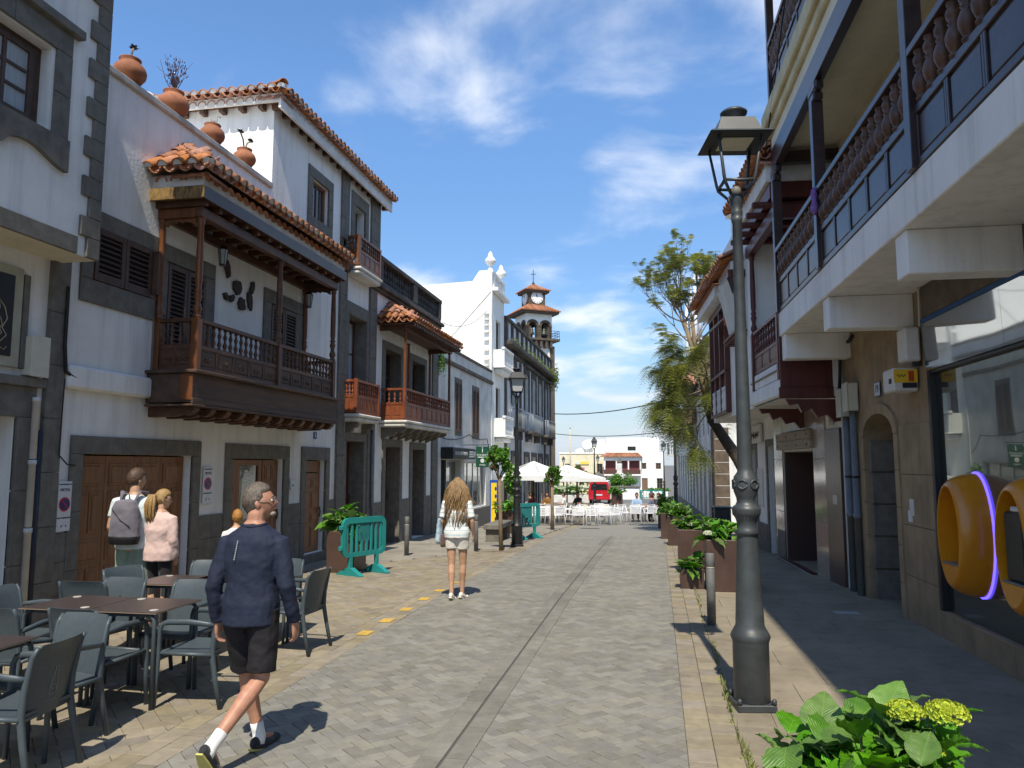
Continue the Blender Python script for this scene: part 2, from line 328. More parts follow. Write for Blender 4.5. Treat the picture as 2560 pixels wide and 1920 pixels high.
def sheet(name, x0, x1, ya, yb, dz, m, parent=None, n=1):
    ys = [ya]+[y for y in YS if ya < y < yb]+[yb]
    f = lambda x: x if callable(x) else (lambda y: x)
    a, b = f(x0), f(x1); mb = MB()
    vs = []
    for y in ys: vs += [(a(y), y, zg(y)+dz), (b(y), y, zg(y)+dz)]
    mb.add(vs, [(2*i, 2*i+1, 2*i+3, 2*i+2) for i in range(len(ys)-1)])
    return struct(name, mb, m, parent)
sheet('ground', -900, 900, -80, 3000, -.05, GROUND)
ter = sheet('terrace_paving', -9.5, -3.15, -6, 70, -.016, TERB)
road = sheet('road', -3.15, .16, -6, 70, -.016, ROADB)
walk = sheet('sidewalk_right', .16, 6, -6, 70, -.016, mat('slab_joint_bed', (.15,.138,.115), (.11,.10,.085), .95, 5))
def clip(poly, x0, x1, y0, y1):
    def cut(P, ax, v, keep):
        out = []
        for i, p in enumerate(P):
            q = P[(i+1) % len(P)]; a = (p[ax]-v)*keep; b = (q[ax]-v)*keep
            if a >= 0: out.append(p)
            if a*b < 0:
                k = a/(a-b); out.append((p[0]+(q[0]-p[0])*k, p[1]+(q[1]-p[1])*k))
        return out
    for ax, v, kp in ((0, x0, 1), (0, x1, -1), (1, y0, 1), (1, y1, -1)):
        poly = cut(poly, ax, v, kp)
        if len(poly) < 3: return []
    return poly
def area(P): return abs(sum(P[i][0]*P[(i+1) % len(P)][1]-P[(i+1) % len(P)][0]*P[i][1] for i in range(len(P))))/2
def piece(mb, P, z, th=.014, ins=.004, jz=0):
    n = len(P); cx = sum(p[0] for p in P)/n; cy = sum(p[1] for p in P)/n
    def sh(p, d):
        dx, dy = cx-p[0], cy-p[1]; l = math.hypot(dx, dy) or 1
        return (p[0]+dx/l*d*1.3, p[1]+dy/l*d*1.3)
    A = [sh(p, ins*.6) for p in P]; B = [sh(p, ins*1.7) for p in P]
    vs = [(*a, z(a[1])-th) for a in A]+[(*a, z(a[1])-.003+jz) for a in A]+[(*b, z(b[1])+jz) for b in B]
    fs = [tuple(range(2*n, 3*n))]
    for i in range(n):
        j = (i+1) % n; fs += [(i, j, n+j, n+i), (n+i, n+j, 2*n+j, 2*n+i)]
    mb.add(vs, fs)
def herring(parent, x0, x1, y0, y1, L, Wd, ang, mo, mi, name, excl=None, nind=300, inview=True):
    n = 2; pcs = []
    ca, sa = math.cos(ang), math.sin(ang); D = max(x1-x0, y1-y0)*1.1; cxm, cym = (x0+x1)/2, (y0+y1)/2
    K = int(D/Wd)+6; m = int(L/Wd)
    for i in range(-K, K):                      # classic herringbone: cell pair steps (W,W) and (L,-L)
        for j in range(-K//m-2, K//m+3):
            for hv in (0, 1):
                u, v = i*Wd+j*L, i*Wd-j*L
                rect = (u, v, u+L, v+Wd) if hv == 0 else (u, v+Wd, u+Wd, v+Wd+L)
                pts = [(rect[0], rect[1]), (rect[2], rect[1]), (rect[2], rect[3]), (rect[0], rect[3])]
                Pq = [(cxm+p[0]*ca-p[1]*sa, cym+p[0]*sa+p[1]*ca) for p in pts]
                cx = sum(p[0] for p in Pq)/4; cy = sum(p[1] for p in Pq)/4
                if not (x0-L < cx < x1+L and y0-L < cy < y1+L): continue
                Q = clip(Pq, x0, x1, y0, y1)
                if len(Q) < 3 or area(Q) < 1e-3: continue
                if excl and excl(cx, cy): continue
                pcs.append((cy, cx, Q, area(Q) > L*Wd*.98, ang+(0 if hv == 0 else PI/2)))
    pcs.sort(key=lambda p: p[0])
    base = MB(); piece(base, [(-L/2,-Wd/2),(L/2,-Wd/2),(L/2,Wd/2),(-L/2,Wd/2)], lambda y: 0); me = base.mesh(name, mo)
    fld = MB(); cnt = 0
    for cy, cx, Q, full, a in pcs:
        vis = cy > 3.9 and (abs(cx+.19*cy) < .75*cy)
        if full and vis and cnt < nind:
            M = Matrix.Translation((cx, cy, zg(cy)+R.uniform(-.0018, .0018))) @ Matrix.Rotation(R.uniform(-.006, .006), 4, 'X') @ Matrix.Rotation(R.uniform(-.006, .006), 4, 'Y') @ Matrix.Rotation(a, 4, 'Z')
            ob(name, me, parent, M); cnt += 1
        else: piece(fld, Q, zg, jz=R.uniform(-.0018, .0018))
    o = fld.build(name+'_field', mi, parent); o['kind'] = 'stuff'
DR = -1.4
herring(road, -3.15, DR-.157, 2.6, 24, .20, .10, PI/4+.02, RB_O, RB_I, 'paver', nind=170)
herring(road, DR+.157, .16, 2.6, 24, .20, .10, PI/4, RB_O, RB_I, 'paver', nind=130)
def tex_far(name, c1, c2, sc):                 # beyond the built pieces the pattern goes on in the material
    m = mat(name, c1, c2, .85, 9, .3, 60); return m
sheet('far_paving', -3.15, .16, 24.02, 70, -.004, mat('grey_pavers_far', (.222,.209,.176), (.176,.167,.144), .85, 14, .3, 40, stretch=(1,.6,1)), road)
# drain channel running down the road
for i in range(36):
    y = 2.6+i*.6
    for sgn in (-1, 1):
        a, b = (DR-.158, DR-.011) if sgn < 0 else (DR+.011, DR+.158)
        mb = MB(); vs = []
        for yy in (y+.003, y+.597): vs += [(a, yy, zg(yy)-.014), (b, yy, zg(yy)-.014), (a, yy, zg(yy)+.001), (b, yy, zg(yy)+.001)]
        mb.add(vs, [(2,3,7,6),(0,2,6,4),(3,1,5,7),(0,1,3,2),(4,6,7,5)]); mb.build('channel_stone', KERB, road)
sheet('drain_slot', DR-.03, DR+.03, 2.6, 24, -.006, flat('drain_slot_steel', (.09,.085,.075)), road)
# left terrace pavers, grey walkway along the house fronts
def grey_left(x, y): return y > 12.2 and x < -6.42+(y-12.6)*.45 if y < 17.5 else x < -3.75
herring(ter, -6.9, -3.15-.34, 2.9, 18.4, .27, .135, PI/4, TB_O, TB_I, 'terrace_paver', excl=grey_left, nind=300)
def strip(parent, xa, xb, ya, yb, nx, dy, mo, mi, name, nind):
    k = 0; w = (xb-xa)/nx; base = MB(); piece(base, [(-w/2,-dy/2),(w/2,-dy/2),(w/2,dy/2),(-w/2,dy/2)], lambda y: 0); me = base.mesh(name, mo); fld = MB()
    y = ya; row = 0
    while y < yb:
        for i in range(nx):
            cx = xa+(i+.5)*w; cy = y+dy/2+(dy/2 if i % 2 else 0)
            if k < nind and cy > 4: ob(name, me, parent, Matrix.Translation((cx, cy, zg(cy)+R.uniform(-.0015, .0015)))); k += 1
            else: piece(fld, [(cx-w/2,cy-dy/2),(cx+w/2,cy-dy/2),(cx+w/2,cy+dy/2),(cx-w/2,cy+dy/2)], zg)
        y += dy
    if fld.v: o = fld.build(name+'_field', mi, parent); o['kind'] = 'stuff'
strip(ter, -3.15-.34, -3.15, 2.6, 32, 2, .26, TB_O, TB_I, 'edge_paver', 110)
strip(walk, .16, .52, 2.6, 32, 2, .22, TB_O, TB_I, 'kerb_paver', 110)
def slabs(parent, test, x0, x1, y0, y1, dx, dy, m, name, lim=300):
    k = 0; me = None; base = MB(); piece(base, [(-dx/2,-dy/2),(dx/2,-dy/2),(dx/2,dy/2),(-dx/2,dy/2)], lambda y: 0, ins=.003); me = base.mesh(name, m)
    fld = MB(); j = 0; y = y0
    while y < y1:
        x = x0+(dx/2 if j % 2 else 0)-dx/2
        while x < x1:
            Q = clip([(x, y), (x+dx, y), (x+dx, y+dy), (x, y+dy)], x0, x1, y0, y1)
            if len(Q) > 2 and area(Q) > .01 and test(x+dx/2, y+dy/2):
                if area(Q) > dx*dy*.98 and k < lim:
                    ob(name, me, parent, Matrix.Translation((x+dx/2, y+dy/2, zg(y+dy/2)+R.uniform(-.0008, .0008)))); k += 1
                else: piece(fld, Q, zg, ins=.003)
            x += dx
        y += dy; j += 1
    if fld.v: o = fld.build(name+'_field', m, parent); o['kind'] = 'stuff'
slabs(walk, lambda x, y: True, .52, 3.6, 2.4, 32, .6, .6, SLAB, 'sidewalk_slab')
slabs(ter, grey_left, -6.9, -3.5, 12.2, 32, .6, .6, SLABG, 'walkway_slab')
# weeds in the joint of the kerb
wd = MB()
for i in range(1500):
    y = 3.2+20*R.random()**1.6; 
    if R.random() > .35+.65*math.sin(y*2.1)**2*(1 if y < 8 else .7): continue
    x = .535+.012*math.sin(y*1.7)+R.gauss(0, .013); h = R.uniform(.015, .055)*(1.4 if 5.0 < y < 7.2 else .8); a = R.uniform(0, 6.28); w = R.uniform(.004, .011)
    wd.add([(x-w*math.cos(a), y-w*math.sin(a), zg(y)-.004), (x+w*math.cos(a), y+w*math.sin(a), zg(y)-.004), (x+R.gauss(0,.02), y+R.gauss(0,.02), zg(y)+h)], [(0, 1, 2)])
tag(wd.build('weeds', mat('dry_weeds', (.20,.22,.05), (.10,.13,.03), .8, 5, rnd=.4, island=True)), 'small weeds growing in the kerb joint of the right sidewalk', 'weeds', kind='stuff')
YEL = mat('worn_yellow_paint', (.58,.36,.05), (.25,.20,.12), .85, 26, .3, 130, contrast=(.5,.68), bdist=.003, dirt=.2)
for i, (y, l) in enumerate(((8.28, .26), (8.98, .26), (9.72, .26), (10.52, .26), (11.3, .26), (12.2, .24))):
    mb = MB(); mb.add([(-3.36, y, zg(y)+.004), (-3.22, y, zg(y)+.004), (-3.22, y+l*.85, zg(y+l)+.004), (-3.36, y+l*.85, zg(y+l)+.004)], [(0,1,2,3)])
    mb.build('yellow_dash', YEL, ter)
sheet('white_patch', 2.2, 2.5, 10.55, 10.75, .005, flat('utility_cover_grey', (.36,.36,.35)), walk)
sheet('utility_cover', -2.9, -2.2, 29.0, 29.5, .004, flat('utility_cover_dark', (.05,.05,.05)), road)
# ================================================================== building parts
def wall(root, fr, t0, t1, z0, z1, holes, m, o=0, depth=.24, back=-6, name='wall', top=True):
    ts = sorted({t0, t1, *[h[0] for h in holes], *[h[1] for h in holes]}); zs = sorted({z0, z1, *[h[2] for h in holes], *[h[3] for h in holes]})
    mb = MB(fr)
    for a, b in zip(ts, ts[1:]):
        for c, d in zip(zs, zs[1:]):
            tm, zm = (a+b)/2, (c+d)/2
            if any(h[0] < tm < h[1] and h[2] < zm < h[3] for h in holes): continue
            mb.add([(a,o,c),(b,o,c),(b,o,d),(a,o,d)], [(3,2,1,0)])
    for h in holes:
        a, b, c, d = h[:4]; i = o-(h[4] if len(h) > 4 else depth)
        mb.add([(a,o,c),(a,o,d),(a,i,d),(a,i,c)], [(0,1,2,3)]); mb.add([(b,o,c),(b,o,d),(b,i,d),(b,i,c)], [(0,1,2,3)])
        mb.add([(a,o,d),(b,o,d),(b,i,d),(a,i,d)], [(0,1,2,3)]); mb.add([(a,o,c),(b,o,c),(b,i,c),(a,i,c)], [(0,1,2,3)])
    mb.add([(t0,o,z0),(t0,o,z1),(t0,back,z1),(t0,back,z0)], [(0,1,2,3)]); mb.add([(t1,o,z0),(t1,o,z1),(t1,back,z1),(t1,back,z0)], [(0,1,2,3)])
    mb.add([(t0,back,z0),(t1,back,z0),(t1,back,z1),(t0,back,z1)], [(0,1,2,3)])
    if top: mb.add([(t0,o,z1),(t1,o,z1),(t1,back,z1),(t0,back,z1)], [(0,1,2,3)])
    return mb.build(name, m, root)
def bx(root, name, m, fr, t0, t1, o0, o1, z0, z1, c=.006): return MB(fr).box(t0, t1, o0, o1, z0, z1, c).build(name, m, root)
def surround(root, fr, t0, t1, z0, z1, w, wt, m=BAS, o=.03, wb=0, name='stone_frame', ret=.0):
    nj = max(2, int((z1-z0)/.62)); s = None          # jambs of stacked blocks, lintel of three stones
    fo = ob(name, None, root) if False else None
    first = None
    def blk(a, b, c, d):
        nonlocal first
        mb = MB(fr).box(a, b, -.02, o, c, d, .006)
        if first is None: first = mb.build(name, m, root)
        else: mb.build('stone_block', m, first)
    for i in range(nj):
        za, zb = z0+(z1-z0)*i/nj, z0+(z1-z0)*(i+1)/nj-.004
        blk(t0-w, t0, za, zb); blk(t1, t1+w, za, zb)
    k = 3 if t1-t0 > 1.2 else 1; L = (t1-t0+2*w)/k
    for i in range(k): blk(t0-w+L*i, t0-w+L*(i+1)-.004, z1, z1+wt)
    if wb:
        for i in range(k): blk(t0-w+L*i, t0-w+L*(i+1)-.004, z0-wb, z0-.004)
    return first
def panel_door(root, fr, t0, t1, z0, z1, o, cols, rows, m, name='door', handle=True, th=.05):
    d = MB(fr).box(t0, t1, o-th, o, z0, z1, .004).build(name, m, root)
    w = (t1-t0)/cols; z = z0+.06
    H = z1-z0-.12; tot = sum(r[0] for r in rows)
    for rh, split in rows:
        hh = H*rh/tot
        for c in range(cols):
            for s in range(split):
                ww = (w-.10)/split; a = t0+.05+c*w+s*ww+.015; b = a+ww-.03
                q = MB(fr); za, zb = z+.035, z+hh-.035
                q.box(a, b, o-.004, o+.012, za, zb, .004); q.box(a+.035, b-.035, o+.0, o+.024, za+.035, zb-.035, .01); q.build('door_panel', m, d)
        z += hh
    if handle: MB(fr).tube([(t1-.09, o+.05, (z0+z1)/2-.1), (t1-.09, o+.07, (z0+z1)/2), (t1-.09, o+.05, (z0+z1)/2+.1)], .012, 6).build('handle', IRONB, d)
    return d
def shutters(root, fr, t0, t1, z0, z1, o, n, m=SHUT, name='shutter'):
    w = (t1-t0)/n; out = []
    for i in range(n):
        a, b = t0+i*w+.006, t0+(i+1)*w-.006; f = MB(fr); s = .065
        f.box(a, a+s, o-.045, o, z0, z1, .004); f.box(b-s, b, o-.045, o, z0, z1, .004)
        f.box(a+s, b-s, o-.045, o-.002, z0, z0+.11, .004); f.box(a+s, b-s, o-.045, o-.002, z1-.08, z1, .004)
        sh = f.build(name, m, root); out.append(sh)
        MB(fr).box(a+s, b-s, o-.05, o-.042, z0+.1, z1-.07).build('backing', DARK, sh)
        k = int((z1-z0-.19)/.062)
        for j in range(k):
            z = z0+.115+(z1-z0-.20)*(j+.3)/k
            MB(fr).add([(a+s,o-.036,z+.030),(b-s,o-.036,z+.030),(b-s,o-.008,z),(a+s,o-.008,z),(a+s,o-.036,z+.040),(b-s,o-.036,z+.040),(b-s,o-.008,z+.010),(a+s,o-.008,z+.010)], [(0,1,2,3),(7,6,5,4),(3,2,6,7),(0,4,5,1)]).build('slat', m, sh)
    return out
def window(root, fr, t0, t1, z0, z1, o, cols, rows, m=SHUT, name='window', curtain=False, fw=.07):
    f = MB(fr)
    f.box(t0, t0+fw, o-.06, o, z0, z1, .004); f.box(t1-fw, t1, o-.06, o, z0, z1, .004); f.box(t0+fw, t1-fw, o-.06, o-.002, z0, z0+fw, .004); f.box(t0+fw, t1-fw, o-.06, o-.002, z1-fw, z1, .004)
    w = f.build(name, m, root); a, b, c, d = t0+fw, t1-fw, z0+fw, z1-fw
    mw = .022
    for i in range(1, cols): x = a+(b-a)*i/cols; MB(fr).box(x-mw, x+mw, o-.045, o-.008, c, d).build('glazing_bar', m, w)
    for j in range(1, rows):
        z = c+(d-c)*j/rows
        for i in range(cols): MB(fr).box(a+(b-a)*i/cols+mw, a+(b-a)*(i+1)/cols-mw, o-.042, o-.011, z-mw*.7, z+mw*.7).build('glazing_bar', m, w)
    for i in range(cols):
        for j in range(rows): MB(fr).add([(a+(b-a)*i/cols,o-.03,c+(d-c)*j/rows),(a+(b-a)*(i+1)/cols,o-.03,c+(d-c)*j/rows),(a+(b-a)*(i+1)/cols,o-.03,c+(d-c)*(j+1)/rows),(a+(b-a)*i/cols,o-.03,c+(d-c)*(j+1)/rows)], [(3,2,1,0)]).build('pane', GLASS if not curtain else CURT, w)
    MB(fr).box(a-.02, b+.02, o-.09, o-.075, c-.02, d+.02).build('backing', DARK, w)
    return w
def tile_mesh(r0=.088, r1=.072, L=.46, th=.013, n=7):
    mb = MB(); vs = []
    for y, r in ((0, r0), (L, r1)):
        for q in (r, r-th):
            for i in range(n+1):
                a = PI*i/n; vs.append((q*math.cos(a), y, q*math.sin(a)))
    m = n+1; fs = []
    for i in range(n):
        fs += [(i, i+1, 2*m+i+1, 2*m+i), (m+i+1, m+i, 3*m+i, 3*m+i+1), (i+1, i, m+i, m+i+1), (2*m+i, 2*m+i+1, 3*m+i+1, 3*m+i)]
    fs += [(0, 2*m, 3*m, m), (n, m+n, 3*m+n, 2*m+n)]
    return mb.add(vs, fs, True)
TILE_ME = tile_mesh().mesh('roof_tile', TILE)
def axes(e, s, p):
    n = e.cross(s).normalized()
    M = Matrix.Identity(4); M.col[0][:3] = e; M.col[1][:3] = s; M.col[2][:3] = n; M.col[3][:3] = p; return M
def tiles(root, P0, P1, S, rows, sp=.205, step=.37, keep=None, mortar=True, under=True, lim=300, scale=1, parent=None):
    """barrel tiles on a slope: eave P0->P1, S the vector up the slope (unit)"""
    P0, P1, S = Vector(P0), Vector(P1), Vector(S).normalized(); e = (P1-P0).normalized(); n = e.cross(S)
    if n.z < 0: P0, P1 = P1, P0; e = -e; n = e.cross(S)
    n.normalize(); L = (P1-P0).length; k = max(1, round(L/sp)); sp = L/k; root_ = parent or root
    flipM = Matrix.Rotation(PI, 4, 'Y')
    mo = MB(); cnt = 0
    for j in range(rows):
        for i in range(k+1):
            p = P0+e*(i*sp)+S*(j*step)+n*(.055+.012*j*0)
            if keep is None or (keep(p) and keep(p+S*.3)): ob('roof_tile', TILE_ME, root_, axes(e, (S-n*.035).normalized(), p+n*R.uniform(-.006,.006)-S*R.uniform(0,.02)) @ Matrix.Rotation(R.uniform(-.03,.03), 4, 'Z')); cnt += 1
            if j == 0 and mortar and (keep is None or keep(p)):
                vs = [p+S*.015]; q = .074
                for a in range(9): vs.append(p+S*.015+e*(q*math.cos(PI*a/8))+n*(q*math.sin(PI*a/8)))
                mo.add(vs, [(0, a+1, a+2) for a in range(8)])
            if i < k:
                p2 = P0+e*((i+.5)*sp)+S*(j*step-.03)+n*.05
                if keep is None or (keep(p2) and keep(p2+S*.3)): ob('roof_tile', TILE_ME, root_, axes(e, (S-n*.035).normalized(), p2) @ flipM); cnt += 1
    if mo.v: mo.build('tile_mortar', MORT, root_)
    if under:                                                   # second scalloped row set into the mortar below the eave
        hz = Vector((S.x, S.y, 0)).normalized()
        for i in range(k):
            p = P0+e*((i+.5)*sp)+hz*.10+Vector((0, 0, -.115))
            if keep is None or keep(p): ob('eave_tile', TILE_ME, root_, axes(e, hz, p))
def lath(prof, n=10): return MB().lathe(prof, n)
BAL1 = lath([(.028,0),(.028,.04),(.016,.05),(.022,.08),(.034,.13),(.026,.2),(.014,.24),(.020,.26),(.014,.28),(.026,.34),(.03,.4),(.016,.46),(.02,.48),(.012,.52),(.026,.54),(.026,.6)], 8)
def bal_mesh(h, m, r=1.0, src=BAL1):
    t = MB(); t.v = [(x*r, y*r, z*h/.6) for x, y, z in src.v]; t.f = src.f; t.sm = src.sm; return t.mesh('baluster', m)
def post_mb(fr, t, o, z0, z1, r=.055, n=10, sq=0, plain=False):
    h = z1-z0
    pr = [(r*1.2,0),(r*1.2,.02*h),(r*.8,.03*h),(r*1.1,.06*h),(r*1.25,.09*h),(r*.8,.13*h),(r*.72,.16*h),(r*1.15,.21*h),(r*.8,.25*h),(r*1.15,.27*h),(r*.75,.29*h),(r,.34*h),(r*1.02,.6*h),(r*.82,.93*h),(r*1.15,.95*h),(r*.85,.965*h),(r*1.3,.985*h),(r*1.3,h)]
    if plain: pr = [(r*1.1,0),(r,.02*h),(r,.5*h),(r*.85,.97*h),(r*1.2,.98*h),(r*1.2,h)]
    mb = MB(fr); mb.lathe([(a, z0+b) for a, b in pr], n, (t, o, 0)); return mb
def rail_panels(root, fr, a, b, o, z0, zp, zr, m, nb, np_, side=None, thick=.05, balm=None, panm=None, carved=False):
    """balustrade between a and b along t (side=None) or along o at fixed t=side: panels z0..zp, balusters zp..zr"""
    def BX(x0, x1, d0, d1, za, zb, c=.004):
        return MB(fr).box(x0, x1, o+d0, o+d1, za, zb, c) if side is None else MB(fr).box(side+d0, side+d1, x0, x1, za, zb, c)
    h = thick/2
    BX(a, b, -h-.015, h+.015, zr-.055, zr).build('handrail', m, root)
    BX(a, b, -h, h, zp-.03, zp+.03).build('mid_rail', m, root); BX(a, b, -h, h, z0, z0+.06).build('bottom_rail', m, root)
    L = b-a; w = L/np_
    out = 1 if side is None else (-1 if fr is not None else -1)
    for i in range(np_):
        x = a+i*w; s = .022
        BX(x, x+s, -h, h, z0+.06, zp-.03).build('stile', m, root); BX(x+w-s, x+w-.001, -h, h, z0+.06, zp-.03).build('stile', m, root)
        pn = BX(x+s, x+w-s, -.012, .012, z0+.06, zp-.03, 0).build('panel', panm or m, root)
        g = .03
        BX(x+s+g, x+w-s-g, -.02, .02, z0+.06+g, zp-.03-g, .006).build('raised_field', panm or m, pn)
        if carved:
            q = MB(fr); cx, cz = x+w/2, (z0+zp)/2
            for kx, kz, rr in ((0,0,.022),(-.045,.02,.018),(.045,.02,.018),(-.045,-.02,.018),(.045,-.02,.018),(-.08,0,.013),(.08,0,.013)):
                if side is None: q.ell((cx+kx, o+.02, cz+kz), (rr*1.5, .016, rr*.8), 7, 4)
                else: q.ell((side-.02, cx+kx, cz+kz), (.016, rr*1.5, rr*.8), 7, 4)
            q.build('carving', panm or m, pn)
    me = bal_mesh(zr-.055-zp-.03, balm or m)
    for i in range(nb):
        x = a+L*(i+.5)/nb
        p = fr(x, o, zp+.03) if side is None else fr(side, x, zp+.03)
        ob('baluster', me, root, Matrix.Translation(p))
def cable(name, pts, r, label, m=CABLE, sag=0):
    P = [Vector(p) for p in pts]; out = []
    for a, b in zip(P, P[1:]):
        n = 10
        for i in range(n): k = i/n; q = a.lerp(b, k); q.z -= sag*4*k*(1-k); out.append(q)
    out.append(P[-1]); o = MB().tube(out, r, 5).build(name, m); return tag(o, label, 'cable')
# ================================================================== left: grey-stone house at the near edge (L1)
h1 = thing('corner_house', 'white house with dark stone quoins and projecting upper floor at left edge', 'building', (-6.9, 5, 0))
wall(h1, LF, -3, 7.52, -.1, 4.3, [(5.2, 7.16, .0, 2.42, .3)], PL, o=0, back=-7, top=False)
wall(h1, LF, -3, 7.62, 4.262, 7.66, [(4.9, 6.80, 5.48, 6.42, .2)], PL, o=.5, back=-7, name='upper_wall')
MB(LF).add([(-3,.5,4.261),(7.62,.5,4.261),(7.62,-.05,4.261),(-3,-.05,4.261)], [(0,1,2,3)]).build('soffit', SOFF, h1)
for i in range(9): bx(h1, 'band_stone', BAS, LF, 7.30-1.15*(i+1)+.004, 7.30-1.15*i, .49, .53, 4.262, 4.46)
z = 4.262; i = 0
while z < 7.55:
    w = .30 if i % 2 else .19; hh = .235
    bx(h1, 'quoin', BAS, LF, 7.625-w, 7.63, .3, .535, z, min(z+hh-.004, 7.6)); z += hh; i += 1
surround(h1, LF, 4.9, 6.84, 5.48, 6.44, .22, .36, o=.535)
bx(h1, 'cornice_moulding', BAS, LF, 4.6, 7.16, .49, .60, 6.70, 6.80)
q = MB(LF); pts = []
for i in range(33):
    t = 4.3+2.76*i/32; s = (t-4.3)/2.76; pts.append((t, 5.18+.07*math.cos(s*2*PI*2.5)+(-.06 if .3 < s < .7 else 0)))
poly = [(4.3, 5.47), (4.3, 5.18)]+pts[1:]+[(7.06, 5.47)]
q.prism([(a, b) for a, b in poly], .49, .56, 'y'); q.build('carved_sill', BAS, h1)
window(h1, LF, 4.9, 6.80, 5.48, 6.42, .36, 2, 1, SHUT, fw=.11)
w = window(h1, LF, 5.95, 6.70, 5.54, 6.36, .385, 2, 3, SHUT, name='casement', curtain=True, fw=.07)
tiles(h1, LF(6.0, .9, 7.78), LF(7.8, .9, 7.78), (-.8, 0, .45), 1, mortar=True, under=False)
bx(h1, 'eave', PL, LF, -3, 7.64, .45, .72, 7.66, 7.78)
surround(h1, LF, 5.2, 7.16, 0, 2.42, .24, .34, o=.04)
bx(h1, 'cornice', BAS, LF, 4.9, 7.46, .0, .10, 2.76, 2.86)
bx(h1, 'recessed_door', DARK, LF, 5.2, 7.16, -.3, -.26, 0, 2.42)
for i in range(3): bx(h1, 'plinth_stone', BAS, LF, 7.40, 7.52, .0, .03, -.05+.4*i, .346+.4*i)
bd = thing('menu_board', 'dark framed sign board with a flame drawing on near left wall', 'sign', LF(6.5, .03, 3.0))
bx(bd, 'frame', mat('olive_frame', (.42,.41,.30), (.34,.33,.25), .6), LF, 5.8, 7.10, .0, .05, 2.95, 4.05)
bx(bd, 'board', flat('board_black', (.012,.013,.014), .35), LF, 5.9, 6.98, .045, .062, 3.06, 3.95)
GOLD = flat('gold_paint', (.42,.36,.24))
fl = [(6.72,3.22),(6.66,3.35),(6.72,3.47),(6.80,3.56),(6.78,3.66),(6.86,3.58),(6.90,3.46),(6.84,3.36),(6.90,3.28),(6.82,3.20),(6.72,3.22)]
MB(LF).tube([(a, .064, b) for a, b in fl], .006, 5).build('flame_outline', GOLD, bd)
MB(LF).tube([(a*.5+3.39, .064, b*.5+1.66) for a, b in fl], .005, 5).build('flame_outline', GOLD, bd)
MB(LF).tube([(6.70+.05*math.cos(a*.8)+.02*a, .064, 3.15+.03*math.sin(a*1.6)) for a in range(9)], .005, 5).build('curl', GOLD, bd)
bx(h1, 'dark_pilaster_strip', BAS, LF, 7.12, 7.2, 0, .05, 2.95, 4.0)
mbx = thing('meter_box', 'cream electricity meter box on near left house wall', 'box', LF(7.3, 0, 2.85))
CRB = flat('cream_box_plastic', (.58,.56,.45))
bx(mbx, 'box', CRB, LF, 7.18, 7.42, .0, .13, 2.88, 3.32, .01); bx(mbx, 'lid', CRB, LF, 7.17, 7.43, .13, .145, 2.87, 3.33, .005)
dp = thing('down_pipe', 'white and blue drain pipes running down beside dark stone doorway', 'pipe', LF(7.4, .06, 0))
for a, b in ((.0,1.2),(1.21,1.95),(1.96,2.65)): MB(LF).lathe([(.038,a),(.038,b-.05),(.045,b-.05),(.045,b)], 10, (7.36, .065, 0)).build('white_pipe', WPVC, dp)
MB(LF).lathe([(.03,0),(.03,2.28)], 8, (7.45, .05, 0)).build('blue_pipe', flat('navy_pipe', (.02,.03,.055)), dp)
# ================================================================== left: white house with the wooden balcony (L2)
h2 = thing('balcony_house', 'white house with carved wooden balcony, garage door and roof terrace pots', 'building', (-6.9, 11.5, 0))
HO = [(8.17,10.42,0,2.03),(11.51,13.30,0,2.0),(14.2,15.13,.12,1.99),(8.16,9.26,4.2,4.88,.12),(9.62,10.55,3.2,4.82,.12),(12.62,13.62,3.2,4.84,.12)]
wall(h2, LF, 7.66, 15.62, -.1, 7.0, HO, PL, back=-5)
bx(h2, 'coping', mat('worn_coping', (.55,.53,.48), (.36,.34,.30), .9, 3, .4, 30), LF, 7.66, 12.50, -.28, .05, 6.96, 7.06, .015)
nz = 12
for i in range(11): bx(h2, 'pilaster_stone', BAS, LF, 7.50, 7.77, -.05, .06, -.05+.62*i, -.05+.62*(i+1)-.004)
# plinth
for a, b, zt in ((7.78,7.97,1.1),(10.63,11.27,1.12),(13.50,14.0,1.15),(15.33,15.6,1.15)):
    for zz0, zz1 in ((-.1,.38),(.384,.76),(.764,zt)): bx(h2, 'plinth_stone', BAS, LF, a, b, -.02, .028, zz0, zz1)
surround(h2, LF, 8.17, 10.42, -.05, 2.03, .2, .22, o=.035); surround(h2, LF, 11.51, 13.30, -.05, 2.0, .2, .24, o=.035); surround(h2, LF, 14.2, 15.13, .12, 1.99, .19, .26, o=.035)
bx(h2, 'step', BAS, LF, 14.0, 15.3, -.1, .09, -.06, .11)
rows = [(1.0,2),(.62,1),(1.0,2),(.62,1)]
for i in range(4): panel_door(h2, LF, 8.19+i*.5525, 8.19+(i+1)*.5525-.006, 0, 2.01, -.12, 1, rows, WOODH, name='garage_leaf', handle=(i == 2))
panel_door(h2, LF, 12.72, 13.28, 0, 1.98, -.10, 1, [(1.3,2),(.7,2),(1.0,2),(.7,2)], WOODH); panel_door(h2, LF, 11.53, 11.86, 0, 1.98, -.10, 1, [(1.3,1),(.7,1),(1.0,1),(.7,1)], WOODH)
window(h2, LF, 11.88, 12.70, 0.0, 1.98, -.11, 1, 1, WOODH, name='glazed_door_leaf', fw=.1)
bx(h2, 'door_backing', DARK, LF, 11.5, 13.31, -.24, -.2, 0, 2.0)
panel_door(h2, LF, 14.22, 15.11, .12, 1.72, -.10, 1, [(1.3,2),(.7,2),(1.1,2),(.7,2)], WOODH); bx(h2, 'transom', WOODH, LF, 14.22, 15.11, -.15, -.1, 1.74, 1.97)
